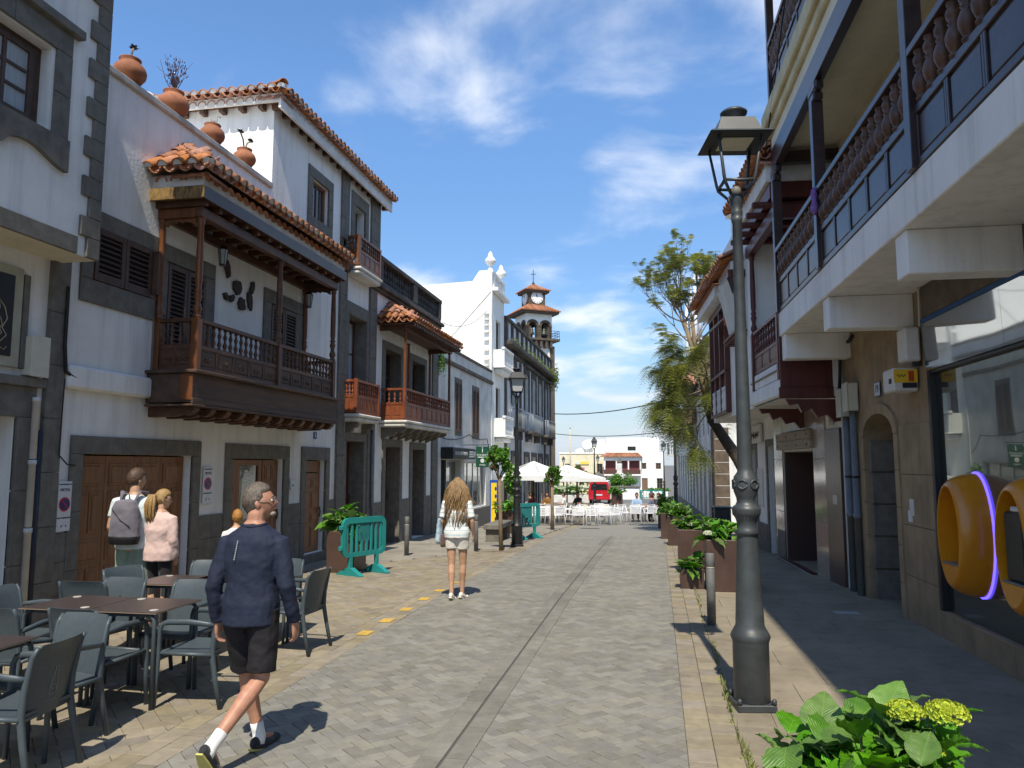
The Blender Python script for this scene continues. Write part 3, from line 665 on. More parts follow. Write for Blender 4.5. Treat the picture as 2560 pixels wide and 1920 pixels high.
surround(h2, LF, 8.16, 9.26, 4.2, 4.88, .2, .22, o=.03, wb=.30); shutters(h2, LF, 8.16, 9.26, 4.2, 4.88, .045, 2)
for sd in (MB(LF).box(9.27, 9.31, .0, .12, 4.25, 4.86, .004),): sd.build('open_shutter', WOODB, h2)
surround(h2, LF, 9.62, 10.55, 3.2, 4.82, .26, .24, o=.03); shutters(h2, LF, 9.62, 10.55, 3.25, 4.80, .04, 2)
surround(h2, LF, 12.62, 13.62, 3.2, 4.84, .26, .24, o=.03); shutters(h2, LF, 12.62, 13.62, 3.25, 4.82, .04, 2)
bx(h2, 'wall_ledge', PL, LF, 7.78, 9.30, 0, .10, 2.80, 3.08, .03)
# upper block over the far end
wall(h2, LF, 12.52, 18.0, 7.0, 8.60, [(14.18,14.96,6.98+.02,7.82,.16),(16.42,17.05,7.02,8.0,.3)], PL, back=-5, name='upper_wall')
surround(h2, LF, 14.18, 14.96, 7.0, 7.82, .21, .22, o=.03, wb=.22); window(h2, LF, 14.18, 14.96, 7.0, 7.82, -.08, 2, 1, WOODR)
for i in range(3):
    bx(h2, 'pilaster_stone', BAS, LF, 15.62, 16.03, 0, .05, 7.0+.5*i, 7.496+.5*i if i < 2 else 8.53); bx(h2, 'pilaster_stone', BAS, LF, 17.42, 18.02, -.3, .05, 7.0+.5*i, 7.496+.5*i if i < 2 else 8.53)
surround(h2, LF, 16.42, 17.05, 7.02, 8.0, .22, .3, o=.03); window(h2, LF, 16.42, 17.05, 7.02, 8.0, -.2, 2, 1, SHUT)
# eaves of the upper block
E0, E1, EO = 12.24, 18.3, .30
rf = MB(LF); zt, zr = 8.72, 9.6
rf.add([(E0,EO,zt),(E1,EO,zt),(E1,-5.5,zt),(E0,-5.5,zt),(E0+2.2,-2.5,zr),(E1-2.2,-2.5,zr)], [(0,1,5,4),(1,2,5),(2,3,4,5),(3,0,4)]); roof = rf.build('roof', TILE, h2)
tiles(h2, LF(E0,EO+.05,8.70), LF(E1,EO+.05,8.70), (-.95,0,.30), 2, sp=.20, parent=roof, keep=lambda p: p.y-E0 > EO+.0-(p.x+6.9)-.12)
tiles(h2, LF(E0-.05,EO,8.70), LF(E0-.05,-3.4,8.70), (0,.95,.30), 2, sp=.20, parent=roof, keep=lambda p: p.y-E0 < EO+.0-(p.x+6.9)+.12)
for k in range(3):
    p = Vector(LF(E0-.06,EO+.06,8.76)).lerp(Vector(LF(E0+2.2,-2.5,9.6)), k*.11); d = (Vector(LF(E0+2.2,-2.5,9.6))-Vector(LF(E0,EO,8.72))).normalized(); ob('hip_tile', TILE_ME, roof, axes(d.cross(Vector((0,0,1))).normalized(), d, p+Vector((0,0,.05))))
fs = MB(LF); fs.box(E0+.06,E1,EO-.10,EO-.05,8.42,8.70); fs.box(E0+.06,E0+.11,-5,EO-.101,8.541,8.699); fs.build('white_fascia', MORT, h2)
MB(LF).add([(E0+.1,EO-.1,8.57),(E1,EO-.1,8.57),(E1,0,8.60),(E0+.1,0,8.60)], [(0,1,2,3)]).add([(E0+.1,EO-.1,8.571),(E0+.1,-5,8.571),(12.53,-5,8.60),(12.53,0,8.60)], [(0,1,2,3)]).build('soffit_boards', WOOD, h2)
for i in range(17):
    t = 12.45+i*.36; MB(LF).box(t, t+.09, -.02, EO-.11, 8.47, 8.57, .006).build('rafter', WOOD, h2)
for i in range(9):
    o = -.25-i*.4; MB(LF).box(E0+.12, 12.53, o, o+.09, 8.47, 8.57, .006).build('rafter', WOOD, h2)
# ---- wooden balcony
b = thing('wooden_balcony', 'long carved dark wooden balcony with turned posts and tiled roof', 'balcony', LF(11.7, .3, 2.7))
T0, T1, BO = 9.42, 13.92, .65
f = MB(LF)
f.box(T0-.12, 14.05, .67, .71, 2.76, 3.14, .004); f.build('front_board', WOODB, b)
bx(b, 'front_board_lower', WOODB, LF, 9.26, 14.09, .712, .745, 2.72, 2.80); bx(b, 'cap_moulding', WOODB, LF, 9.24, 14.12, -.0, .79, 3.142, 3.19, .01); bx(b, 'side_board', WOODB, LF, 9.29, 9.33, 0, .70, 2.741, 3.139); bx(b, 'side_board', WOODB, LF, 14.01, 14.05, 0, .669, 2.741, 3.139)
bx(b, 'corner_board', WOODR, LF, 9.275, 9.3, .52, .716, 2.77, 3.138); bx(b, 'floor_boards', WOODB, LF, 9.31, 14.03, 0, .66, 2.77, 2.80); bx(b, 'bottom_moulding', WOODB, LF, 9.22, 14.1, .03, .76, 2.685, 2.716, .008)
for i in range(12):
    t = 9.36+i*.405; MB(LF).prism([(.0,2.68),(.70,2.68),(.70,2.64),(.64,2.585),(.56,2.57),(.5,2.60),(.42,2.56),(.0,2.55)], t, t+.13, 'x').build('corbel', WOOD, b)
    if i < 11: MB(LF).tube([(t+.135,.02,2.66),(t+.2,.5,2.655),(t+.395,.6,2.66)], .012, 5).build('scroll', WOOD, b)
rail_panels(b, LF, T0+.05, 11.68, BO, 3.19, 3.53, 3.93, WOOD, 15, 5, carved=True, panm=WOODB); rail_panels(b, LF, 11.78, T1-.05, BO, 3.19, 3.53, 3.93, WOOD, 15, 5, carved=True, panm=WOODB)
rail_panels(b, LF, .08, BO-.05, 0, 3.19, 3.53, 3.93, WOOD, 4, 2, side=T0, carved=True); rail_panels(b, LF, .08, BO-.05, 0, 3.19, 3.53, 3.93, WOOD, 4, 2, side=T1)
for t, o, m in ((T0,BO,WOODR),(11.73,BO,WOOD),(T1,BO,WOOD),(T0,.05,WOODR),(T1,.05,WOODR)):
    p = post_mb(LF, t, o, 3.93, 5.36, .05); p.box(t-.055, t+.055, o-.055, o+.055, 3.19, 3.93, .008); p.build('post', m, b)
bx(b, 'top_beam', WOOD, LF, T0-.08, T1+.08, BO-.06, BO+.06, 5.36, 5.50); bx(b, 'side_beam', WOODR, LF, T0-.06, T0+.06, 0, BO-.061, 5.361, 5.499); bx(b, 'side_beam', WOOD, LF, T1-.06, T1+.06, 0, BO-.061, 5.361, 5.499); bx(b, 'wall_beam', WOOD, LF, T0, T1, .0, .07, 5.362, 5.498)
for tt in (T0, T1):
    pl = [(.08,5.36)]
    for i in range(12): pl.append((.08+.5*i/11, 5.36-(.02+.04*abs(math.sin(i*1.3))+(.05 if i in (0,1,10,11) else 0))))
    pl.append((.58,5.36)); MB(LF).prism(pl, tt-.02, tt+.02, 'x').build('valance', WOODR if tt == T0 else WOOD, b)
bx(b, 'soffit_boards', WOOD, LF, 9.2, 14.1, 0, .82, 5.585, 5.60)
for i in range(14):
    t = 9.3+i*.355; MB(LF).box(t, t+.08, 0.0, .78, 5.502, 5.584, .004).build('rafter', WOOD, b)
bx(b, 'fascia', NAVYW, LF, 9.18, 14.1, .80, .84, 5.56, 5.74); bx(b, 'side_fascia', mat('worn_gilt_board', (.30,.19,.055), (.10,.05,.022), .6, 9, .3, 40, stretch=(3,3,1)), LF, 9.16, 9.20, 0, .839, 5.561, 5.739); bx(b, 'side_fascia', WOOD, LF, 14.08, 14.12, 0, .799, 5.561, 5.739)
bx(b, 'mortar_band', MORT, LF, 9.2, 14.08, 0, .80, 5.741, 5.93)
r = MB(LF); ze = 5.95; EOB = .96
r.add([(9.08,EOB,ze),(14.2,EOB,ze),(14.2,0,ze),(9.08,0,ze),(9.97,.0,6.60),(13.3,.0,6.60)], [(0,1,5,4),(3,0,4),(1,2,5)]); rr = r.build('roof', TILE, b)
SL = Vector((-EOB, 0, .65)).normalized()
def kf(p):
    q = (p.x+6.9); k = (EOB-q)/EOB; return 9.08+.89*k-.10 < p.y < 14.2-.89*k+.10
tiles(b, LF(9.08,EOB,ze), LF(14.2,EOB,ze), SL, 3, keep=kf, parent=rr)
S2 = Vector((0, .89, .65)).normalized()
tiles(b, LF(9.06,EOB,ze), LF(9.06,.05,ze), S2, 3, keep=lambda p: p.x+6.9 < EOB*(1-(p.y-9.08)/.89)+.10, parent=rr)
for k in range(4):
    p = Vector(LF(9.08,EOB,ze)).lerp(Vector(LF(9.97,0,6.6)), k/4); d = (Vector(LF(9.97,0,6.6))-Vector(LF(9.08,EOB,ze))).normalized()
    e = d.cross(Vector((0,0,1))).normalized(); ob('hip_tile', TILE_ME, rr, axes(e, d, p+Vector((0,0,.07))))
# stones on the wall in the shape of an island group
isl = [((11.14,5.10),(.075,.14),0),((11.47,4.86),(.13,.15),1),((11.92,4.94),(.06,.13),2),((11.86,4.72),(.07,.17),3),((11.60,4.60),(.12,.13),4),((11.30,4.64),(.065,.075),5),((11.13,4.63),(.075,.065),6)]
ISL = mat('rough_island_stone', (.075,.055,.045), (.04,.03,.026), .9, 20, .8, 60)
for (ct, cz), (ra, rb), k in isl:
    rr_ = random.Random(k+3); pl = []
    for i in range(14):
        a = 2*PI*i/14; s = rr_.uniform(.72, 1.15); pl.append((ct+ra*s*math.cos(a)+.03*math.sin(a)*(k % 3-1), cz+rb*s*math.sin(a)))
    o = MB(LF).prism(pl, .002, .045, 'y').build('wall_stone', ISL)
    tag(o, ['dark stone high on white wall, far left of the island group', 'jagged stone with raised tip in wall island group', 'small upright stone at top right of wall island group', 'long slanting stone at right of wall island group', 'round stone at bottom centre of wall island group', 'small round stone left of the jagged wall stone', 'smallest left stone at bottom of wall island group'][k], 'stone', 'island stones on the balcony wall')
def lantern(t, o, z, label):
    L = thing('wall_lantern', label, 'lantern', LF(t, o, z), 0, 'lanterns under the balcony roof')
    MB(LF).tube([(t,o,z+.42),(t,o,z+.3)], .008, 5).build('hook', IRONB, L); MB(LF).lathe([(.02,z+.32),(.075,z+.25),(.08,z+.235)], 6, (t,o,0), False).build('cap', IRONB, L)
    MB(LF).lathe([(.045,z),(.072,z+.235)], 6, (t,o,0), False).build('glass', mat('lantern_glass', (.30,.31,.30), (.2,.2,.2), .2), L); MB(LF).lathe([(.05,z-.02),(.055,z+.005)], 6, (t,o,0), False).build('base', IRONB, L)
    for i in range(6):
        a = PI/3*i; MB(LF).tube([(t+.047*math.cos(a),o+.047*math.sin(a),z),(t+.076*math.cos(a),o+.076*math.sin(a),z+.235)], .006, 4).build('bar', IRONB, L)
lantern(10.55, .3, 5.0, 'black lantern hanging near the first balcony door'); lantern(13.55, .3, 4.95, 'black lantern hanging at far end of wooden balcony')
# roof terrace pots
def pot(t, o, r, label, kind):
    z = 7.06; p = thing('terracotta_pot', label, 'pot', LF(t, o, z), 0, 'terracotta pots on the parapet')
    MB(LF).lathe([(r*.42,z),(r*.62,z+.02),(r*.95,z+r*.55),(r,z+r*.8),(r*.92,z+r*1.1),(r*.62,z+r*1.42),(r*.55,z+r*1.5),(r*.66,z+r*1.62),(r*.66,z+r*1.66),(r*.5,z+r*1.66),(r*.45,z+r*1.4)], 18, (t,o,0)).build('pot_body', TERRA, p)
    zt = z+r*1.5
    if kind in ('succulent', 'two'):
        for dx, hh, sg in (((.05,.24,1),) if kind == 'succulent' else ((-.13,.28,-1),(.16,.26,1))):
            MB(LF).tube([(t,o,zt),(t+dx*.5,o,zt+hh*.7),(t+dx*1.2,o,zt+hh)], .014, 5).build('stem', BARK, p); q = MB(LF)
            for i in range(26):
                a = R.uniform(0, 6.28); e = R.uniform(-.2, 1.3); l = R.uniform(.05, .085); d = Vector((math.cos(a)*math.cos(e), math.sin(a)*math.cos(e), math.sin(e)*.8)); c = Vector((t+dx*1.2, o, zt+hh)); s = d.orthogonal().normalized()*.018
                q.add([c, c+d*l*.6+s, c+d*l, c+d*l*.6-s], [(0,1,2,3)])
            q.build('leaf_rosette', LEAFB, p)
    if kind == 'twigs':
        q = MB(LF); g = MB(LF)
        for i in range(22):
            a = R.uniform(0, 6.28); l = R.uniform(.25, .55); d = Vector((math.cos(a)*.35, math.sin(a)*.3, 1)).normalized(); c = Vector((t, o, zt)); mid = c+d*l*.5+Vector((R.gauss(0,.03),R.gauss(0,.03),0))
            q.tube([c, mid, c+d*l+Vector((R.gauss(0,.08),R.gauss(0,.06),0))], [.008,.005,.003], 4)
            for k in range(7): pp = mid.lerp(c+d*l, R.random())+Vector((R.gauss(0,.03),R.gauss(0,.03),0)); g.add([pp, pp+Vector((.03,0,.012)), pp+Vector((.02,0,.05))], [(0,1,2)])
        q.build('twigs', flat('dry_twig', (.10,.05,.05)), p); g.build('leaves', flat('wine_red_leaf', (.10,.015,.03)), p)
    if kind == 'dry':
        MB(LF).tube([(t,o,zt),(t+.04,o,zt+.12),(t+.12,o,zt+.15),(t+.13,o,zt+.24),(t+.22,o,zt+.26)], .006, 4).build('dry_stem', BARK, p); MB(LF).tube([(t,o,zt),(t-.06,o,zt+.10),(t+.08,o,zt+.10)], .005, 4).build('dry_stem', BARK, p)
pot(8.76,-.1,.22,'round terracotta pot with one dark succulent, nearest on parapet','succulent'); pot(9.72,-.1,.23,'terracotta pot with red dry twigs on parapet','twigs')
pot(10.74,-.1,.2,'terracotta pot with a bare crooked stem on parapet','dry'); pot(11.72,-.1,.2,'terracotta pot with two dark succulent heads, farthest on parapet','two')
for t, l in ((9.08,'white chimney cap between two terracotta pots on roof terrace'),(9.55,'white chimney cap just behind the twig pot')):
    c = thing('chimney_cap', l, 'chimney', LF(t,-.45,7.0)); MB(LF).lathe([(.09,7.0),(.09,7.28),(.12,7.29),(.12,7.36),(.02,7.40)], 14, (t,-.45,0)).build('flue', PL, c); MB(LF).lathe([(.125,7.3),(.125,7.33)], 14, (t,-.45,0)).build('rim', MORT, c)
# signs on the wall
WHS = flat('white_enamel', (.66,.67,.68), .4); BLK = flat('black_lettering', (.02,.02,.025)); BLU = flat('sign_blue', (.02,.035,.13), .35); REDS = flat('sign_red', (.55,.02,.04), .35)
def vado(t0, t1, z0, z1, label, o=.0):
    s = thing('no_parking_sign', label, 'sign', LF((t0+t1)/2, o, z0), 0, 'no parking signs beside the garage')
    bx(s, 'plate', WHS, LF, t0, t1, o, o+.012, z0, z1, .002); w = t1-t0; cz = z0+(z1-z0)*.54; ct = (t0+t1)/2; r = w*.40
    MB(LF).lathe([(r, o+.012),(r, o+.017)], 28, (ct, 0, cz), False, 'y').build('red_ring', REDS, s); MB(LF).lathe([(r*.8, o+.017),(r*.8, o+.020)], 28, (ct, 0, cz), False, 'y').build('blue_disc', BLU, s)
    MB(LF).add([(ct-r*.62,o+.022,cz+r*.52),(ct-r*.50,o+.022,cz+r*.64),(ct+r*.62,o+.022,cz-r*.52),(ct+r*.50,o+.022,cz-r*.64)], [(0,1,2,3)]).build('red_bar', REDS, s)
    d = (0, 1, 0)
    text('AYUNTAMIENTO DE', BLK, s, facing(LF(ct, o+.014, z1-.035), d), w*.10); text('MOYA', BLK, s, facing(LF(ct, o+.014, z1-.10), d), w*.25)
    text('VADO PERMANENTE', BLK, s, facing(LF(ct, o+.014, z0+.155), d), w*.105); text('nº   4', BLK, s, facing(LF(ct, o+.014, z0+.06), d), w*.2)
vado(7.79, 8.0, 1.12, 1.70, 'no-parking plate reading MOYA left of the garage door', .03); vado(10.70, 10.94, 1.30, 1.86, 'no-parking plate reading MOYA right of the garage door', .02)
hn = thing('house_number', 'small blue enamel house number high between wooden doors', 'sign', LF(14.6, 0, 2.4)); bx(hn, 'plate', flat('enamel_blue', (.03,.09,.22)), LF, 14.54, 14.68, 0, .012, 2.42, 2.56, .002); text('8', WHS, hn, facing(LF(14.61, .0135, 2.49), (0,1,0)), .12)
it = thing('intercom', 'small white intercom panel right of the glazed door', 'intercom', LF(13.4, .03, 1.5)); bx(it, 'case', WHS, LF, 13.52, 13.66, .03, .06, 1.42, 1.62, .006); bx(it, 'button', BLK, LF, 13.57, 13.61, .06, .066, 1.48, 1.52, .002)
cable('wall_cable', [LF(7.72,.07,4.0), LF(7.70,.09,3.3), LF(7.74,.09,2.98), LF(7.9,.08,2.93), LF(8.15,.05,3.0)], .022, 'thick black cable bundle on dark stone pilaster')
cable('wall_cable', [LF(7.73,.09,2.9), LF(7.72,.08,2.0), LF(7.76,.08,1.98), LF(7.9,.04,1.90), LF(8.02,.05,1.89)], .008, 'thin loose cable above the left no-parking plate')
# ================================================================== left: dark-pilaster house (L3)
h3 = thing('pilaster_house', 'white house with dark stone pilasters, stone parapet and mahogany balconies', 'building', (-6.9, 19.5, -.2))
HO = [(16.18,17.22,-.2,2.43,.4),(18.72,19.82,-.2,2.36,.4),(20.93,22.03,-.2,2.33,.4),(16.18,17.25,3.0,5.34,.35),(18.60,19.80,3.0,4.9,.35),(20.80,22.0,3.0,4.88,.35)]
wall(h3, LF, 15.63, 23.38, -.3, 6.25, HO, PL, back=-6)
for a, b in ((15.62,16.0),(17.42,17.87),(22.80,23.4)):
    zz0 = -.3
    while zz0 < 6.2:
        bx(h3, 'pilaster_stone', BAS, LF, a, b, -.01, .055, zz0, min(zz0+.60, 6.24)-.004); zz0 += .6
for a, b in ((17.87,18.48),(20.06,20.69),(22.27,22.8)):
    for k in range(3): bx(h3, 'plinth_stone', BAS, LF, a+.002, b-.002, -.01, .03, -.3+.42*k, -.3+.42*(k+1)-.004)
for a, b, c, d, w, wt in ((16.18,17.22,-.2,2.43,.17,.2),(18.72,19.82,-.2,2.36,.22,.2),(20.93,22.03,-.2,2.33,.22,.2),(16.18,17.25,3.0,5.34,.17,.3),(18.60,19.80,3.0,4.9,.2,.2),(20.80,22.0,3.0,4.88,.2,.2)):
    surround(h3, LF, a, b, c, d, w, wt, o=.035)
    if d < 3: panel_door(h3, LF, a, b, c, d, -.34, 2, [(1.2,1),(.6,1),(1,1)], REDW)
    else: window(h3, LF, a, b, c, d, -.28, 2, 3, REDW, name='balcony_door', curtain=(a < 17))
    mb = MB(LF); mb.add([(a+.002,.034,c),(a+.002,.034,d),(a+.002,-.34,d),(a+.002,-.34,c)], [(0,1,2,3)]); mb.add([(b-.002,.034,c),(b-.002,.034,d),(b-.002,-.34,d),(b-.002,-.34,c)], [(0,1,2,3)]); mb.add([(a,.034,d-.002),(b,.034,d-.002),(b,-.34,d-.002),(a,-.34,d-.002)], [(0,1,2,3)]); mb.build('stone_reveal', BAS, h3)
bx(h3, 'cornice', BAS2, LF, 15.62, 23.5, -.2, .12, 6.25, 6.33, .02); bx(h3, 'cornice_upper', BAS2, LF, 15.6, 23.55, -.2, .2, 6.33, 6.43, .02)
bx(h3, 'parapet_base', BAS2, LF, 17.95, 23.45, -.15, .10, 6.43, 6.56, .01); bx(h3, 'parapet_cap', BAS2, LF, 17.95, 23.47, -.17, .13, 7.08, 7.2, .015)
bm = bal_mesh(.52, BAS2, 1.7)
for a, b in ((18.1,20.6),(20.95,23.2)):
    n = 13
    for i in range(n): ob('baluster', bm, h3, Matrix.Translation(LF(a+(b-a)*(i+.5)/n, -.02, 6.56)))
    bx(h3, 'parapet_back', BAS2, LF, a, b, -.15, -.1, 6.56, 7.08)
for a, b in ((17.95,18.1),(20.6,20.95),(23.2,23.45)): bx(h3, 'parapet_pier', BAS2, LF, a, b, -.15, .115, 6.56, 7.08, .01)
def balcony(label, t0, t1, d, zf, zr, nb, npn, m=MAHO, corb=0, slab=PLG, side_np=2, nbs=4):
    B = thing('mahogany_balcony', label, 'balcony', LF((t0+t1)/2, d/2, zf-.2), 0, 'wooden balconies of the pilaster house')
    bx(B, 'slab', slab, LF, t0-.06, t1+.06, 0, d+.08, zf-.10, zf-.03, .02); bx(B, 'slab_moulding', slab, LF, t0-.03, t1+.03, 0, d+.04, zf-.2, zf-.101, .03); bx(B, 'floor', m, LF, t0-.02, t1+.02, 0, d+.03, zf-.029, zf)
    zp = zf+(zr-zf)*.5
    rail_panels(B, LF, t0+.04, t1-.04, d, zf, zp, zr, m, nb, npn); rail_panels(B, LF, .04, d-.04, 0, zf, zp, zr, m, nbs, side_np, side=t0); rail_panels(B, LF, .04, d-.04, 0, zf, zp, zr, m, nbs, side_np, side=t1)
    for t in (t0, t1): bx(B, 'corner_post', m, LF, t-.04, t+.04, d-.04, d+.04, zf, zr+.02)
    for i in range(corb):
        t = t0+.15+(t1-t0-.4)*i/max(1, corb-1)
        MB(LF).prism([(0,zf-.21),(d*.95,zf-.21),(d*.95,zf-.27),(d*.8,zf-.34),(d*.6,zf-.33),(d*.45,zf-.42),(d*.2,zf-.43),(0,zf-.5)], t, t+.14, 'x').build('corbel', BAS, B)
    return B
balcony('small mahogany balcony in front of the first pilaster window', 16.0, 17.36, .30, 3.06, 3.80, 9, 5, corb=2, nbs=3)
B2 = balcony('long mahogany balcony under a small tiled roof', 18.27, 22.45, .67, 3.04, 3.82, 24, 9, corb=7)
balcony('upper weathered wood balcony under the high eaves', 16.0, 17.3, .30, 6.42, 7.12, 9, 4, WOODR, corb=0, nbs=3)
for t, o in ((18.27,.67),(20.4,.05),(22.45,.67),(22.45,.05)): post_mb(LF, t, o, 3.82, 5.3, .04, 8, plain=True).build('post', WOODR, B2)
bx(B2, 'top_beam', WOOD, LF, 18.15, 22.6, .62, .72, 5.3, 5.42); bx(B2, 'side_beam', WOOD, LF, 18.2, 18.3, 0, .619, 5.301, 5.419); bx(B2, 'side_beam', WOOD, LF, 22.4, 22.5, 0, .619, 5.301, 5.419); bx(B2, 'soffit_boards', WOOD, LF, 18.0, 22.75, 0, .98, 5.421, 5.45)
for i in range(24): bx(B2, 'rafter_end', WOOD, LF, 18.05+i*.195, 18.12+i*.195, .72, .99, 5.36, 5.42, .004)
r = MB(LF); r.add([(17.98,1.0,5.50),(22.78,1.0,5.50),(22.78,0,5.5),(17.98,0,5.5),(18.92,0,6.08),(21.9,0,6.08)], [(0,1,5,4),(3,0,4),(1,2,5)]); rr = r.build('roof', TILE, B2)
def kf2(p):
    k = (1.0-(p.x+6.9)); return 17.98+.94*k-.12 < p.y < 22.78-.88*k+.12
tiles(B2, LF(17.98,1.0,5.5), LF(22.78,1.0,5.5), (-1,0,.58), 3, keep=kf2, parent=rr, mortar=False, under=False)
tiles(B2, LF(17.96,1.0,5.5), LF(17.96,.05,5.5), (0,.94,.58), 3, keep=lambda p: p.x+6.9 < 1.0-(p.y-17.98)/.94+.12, parent=rr, mortar=False, under=False)
dp = thing('rain_pipe', 'grey rain pipe with bent foot between stone doorways', 'pipe', LF(17.6,.1,0)); MB(LF).tube([(17.62,.10,2.9),(17.62,.10,1.3),(17.64,.10,1.0),(17.68,.13,.5),(17.66,.12,-.1)], .045, 8).build('pipe_run', PVC, dp); MB(LF).lathe([(.055,2.2),(.055,2.28)], 8, (17.62,.10,0)).build('pipe_collar', PVC, dp)
# small roof glimpsed behind the parapet
tr = thing('rooftop_turret', 'small tiled roof corner peeping over dark stone parapet', 'roof', LF(20.5,-1.6,6.2)); bx(tr, 'wall', PL, LF, 19.7, 21.2, -2.6, -1.4, 6.25, 7.55)
MB(LF).add([(19.5,-1.2,7.55),(21.4,-1.2,7.55),(21.4,-2.8,7.55),(19.5,-2.8,7.55),(20.4,-2,7.95)], [(0,1,4),(1,2,4),(2,3,4),(3,0,4)]).build('roof', TILEI, tr)
# ================================================================== left: low house with tourist office (L4)
h4 = thing('tourist_office_house', 'low rough-plastered house with louvred shutters and tourist office below', 'building', (-6.9, 27.5, -.5))
wall(h4, LF, 23.4, 31.6, -.8, 5.86, [(25.6,26.55,3.03,4.83,.15),(28.15,29.25,3.0,4.80,.15),(23.95,26.4,-.5,2.05,.3),(27.0,30.6,.25,2.0,.25)], PLG, back=-7)
bx(h4, 'coping', BAS2, LF, 23.4, 31.58, -.2, .05, 5.80, 5.90, .01); bx(h4, 'string_course', BAS2, LF, 23.42, 31.6, 0, .10, 5.28, 5.42, .02)
for a, b, c, d in ((25.6,26.55,3.03,4.83),(28.15,29.25,3.0,4.8)):
    surround(h4, LF, a+.02, b-.02, c, d, .05, .12, o=.02, wb=.12); shutters(h4, LF, a, b, c, d, .03, 2, mat('faded_shutter', (.16,.095,.065), (.11,.065,.045), .7, 8))
AWN = flat('charcoal_fascia', (.02,.024,.028), .4); WTX = flat('white_lettering', (.75,.76,.76))
sg = thing('shop_fascia', 'charcoal fascia box with white lettering over the tourist office', 'sign', LF(25.5,.1,2.1)); bx(sg, 'box', AWN, LF, 23.9, 27.05, 0, .42, 2.08, 2.46, .02)
text('OFICINA DE TURISMO', WTX, sg, facing(LF(25.0,.424,2.26), (0,1,0)), .17); q = MB(LF)
for k in range(3): q.box(26.12, 26.72, .419, .424, 2.15+.08*k, 2.205+.08*k)
q.box(26.84, 26.95, .419, .424, 2.17, 2.36); q.build('small_print_block', WTX, sg)
gs = thing('folding_grille', 'black folding metal grille across the tourist office door', 'grille', LF(24.5,-.1,-.4)); q = MB(LF)
for i in range(8):
    for j in range(16):
        a, z = 24.0+i*.11, -.4+j*.15
        q.tube([(a,-.1,z),(a+.11,-.1,z+.15)], .006, 4); q.tube([(a+.11,-.1,z),(a,-.1,z+.15)], .006, 4)
q.build('lattice', IRON, gs); bx(gs, 'side_rail', IRONB, LF, 23.96, 24.0, -.13, -.07, -.5, 2.04)
bx(h4, 'shop_interior', DARK, LF, 23.95, 26.4, -.3, -.28, -.5, 2.05); window(h4, LF, 25.1, 26.38, -.5, 2.04, -.15, 2, 1, flat('aluminium_frame', (.35,.36,.36), .35, metal=.5), name='shop_door', fw=.05)
window(h4, LF, 27.0, 30.6, .25, 2.0, -.1, 4, 1, flat('white_frame', (.6,.6,.58)), name='shop_window', fw=.06)
bx(h4, 'plinth', BAS, LF, 26.45, 31.55, 0, .03, -.8, .2); bx(h4, 'stone_jamb', PLG, LF, 26.45, 26.95, 0, .02, .21, 2.0)
gb = thing('tourist_banner', 'green hanging sign reading TOURIST on a wall bracket', 'sign', (-6.2, 26.8, 1.8)); GRN = flat('sign_green', (.012,.075,.04), .45)
MB().box(-6.42,-5.93,26.80,26.825,1.80,2.54,.004).build('panel', GRN, gb); MB().tube([(-6.9,26.81,2.60),(-5.9,26.81,2.60)], .012, 6).build('bracket_arm', IRONB, gb)
for x in (-6.38,-5.97): MB().tube([(x,26.81,2.6),(x,26.81,2.54)], .006, 4).build('hanger', IRONB, gb)
D1 = (1,0,0); text('i', WTX, gb, facing((-6.175,26.798,2.42), D1), .30); text('TOURIST', WTX, gb, facing((-6.175,26.798,2.23), D1), .108); MB().box(-6.35,-6.0,26.796,26.80,2.145,2.172).build('small_print_bar', WTX, gb)
q = MB()
for i in range(8): a = i*PI/4; q.ell((-6.175+.055*math.cos(a), 26.798, 2.03+.055*math.sin(a)), (.026,.002,.026), 8, 4)
q.ell((-6.175,26.798,2.03), (.03,.002,.03), 8, 4); q.build('flower_emblem', WTX, gb); text('moya', WTX, gb, facing((-6.175,26.798,1.89), D1), .10)
cable('festoon_cable', [LF(24.0,.06,2.75), LF(27.5,.06,3.0), LF(30.5,.06,2.95), LF(31.4,.06,2.3)], .016, 'dark cable strung along the rough plaster wall above tourist office', sag=.1)
vine = MB()
for i in range(160):
    t = 23.55+R.gauss(0,.16); z = 5.15+R.gauss(0,.16); p = Vector(LF(t, R.uniform(.03,.18), z)); d = Vector((R.gauss(0,1),R.gauss(0,1),R.gauss(0,1))).normalized()*.05; s = d.orthogonal().normalized()*.03
    vine.add([p-d, p+s, p+d, p-s], [(0,1,2,3)])
tag(vine.build('wall_plant', LEAFI), 'small green plant growing from wall under the tiled balcony roof', 'plant')
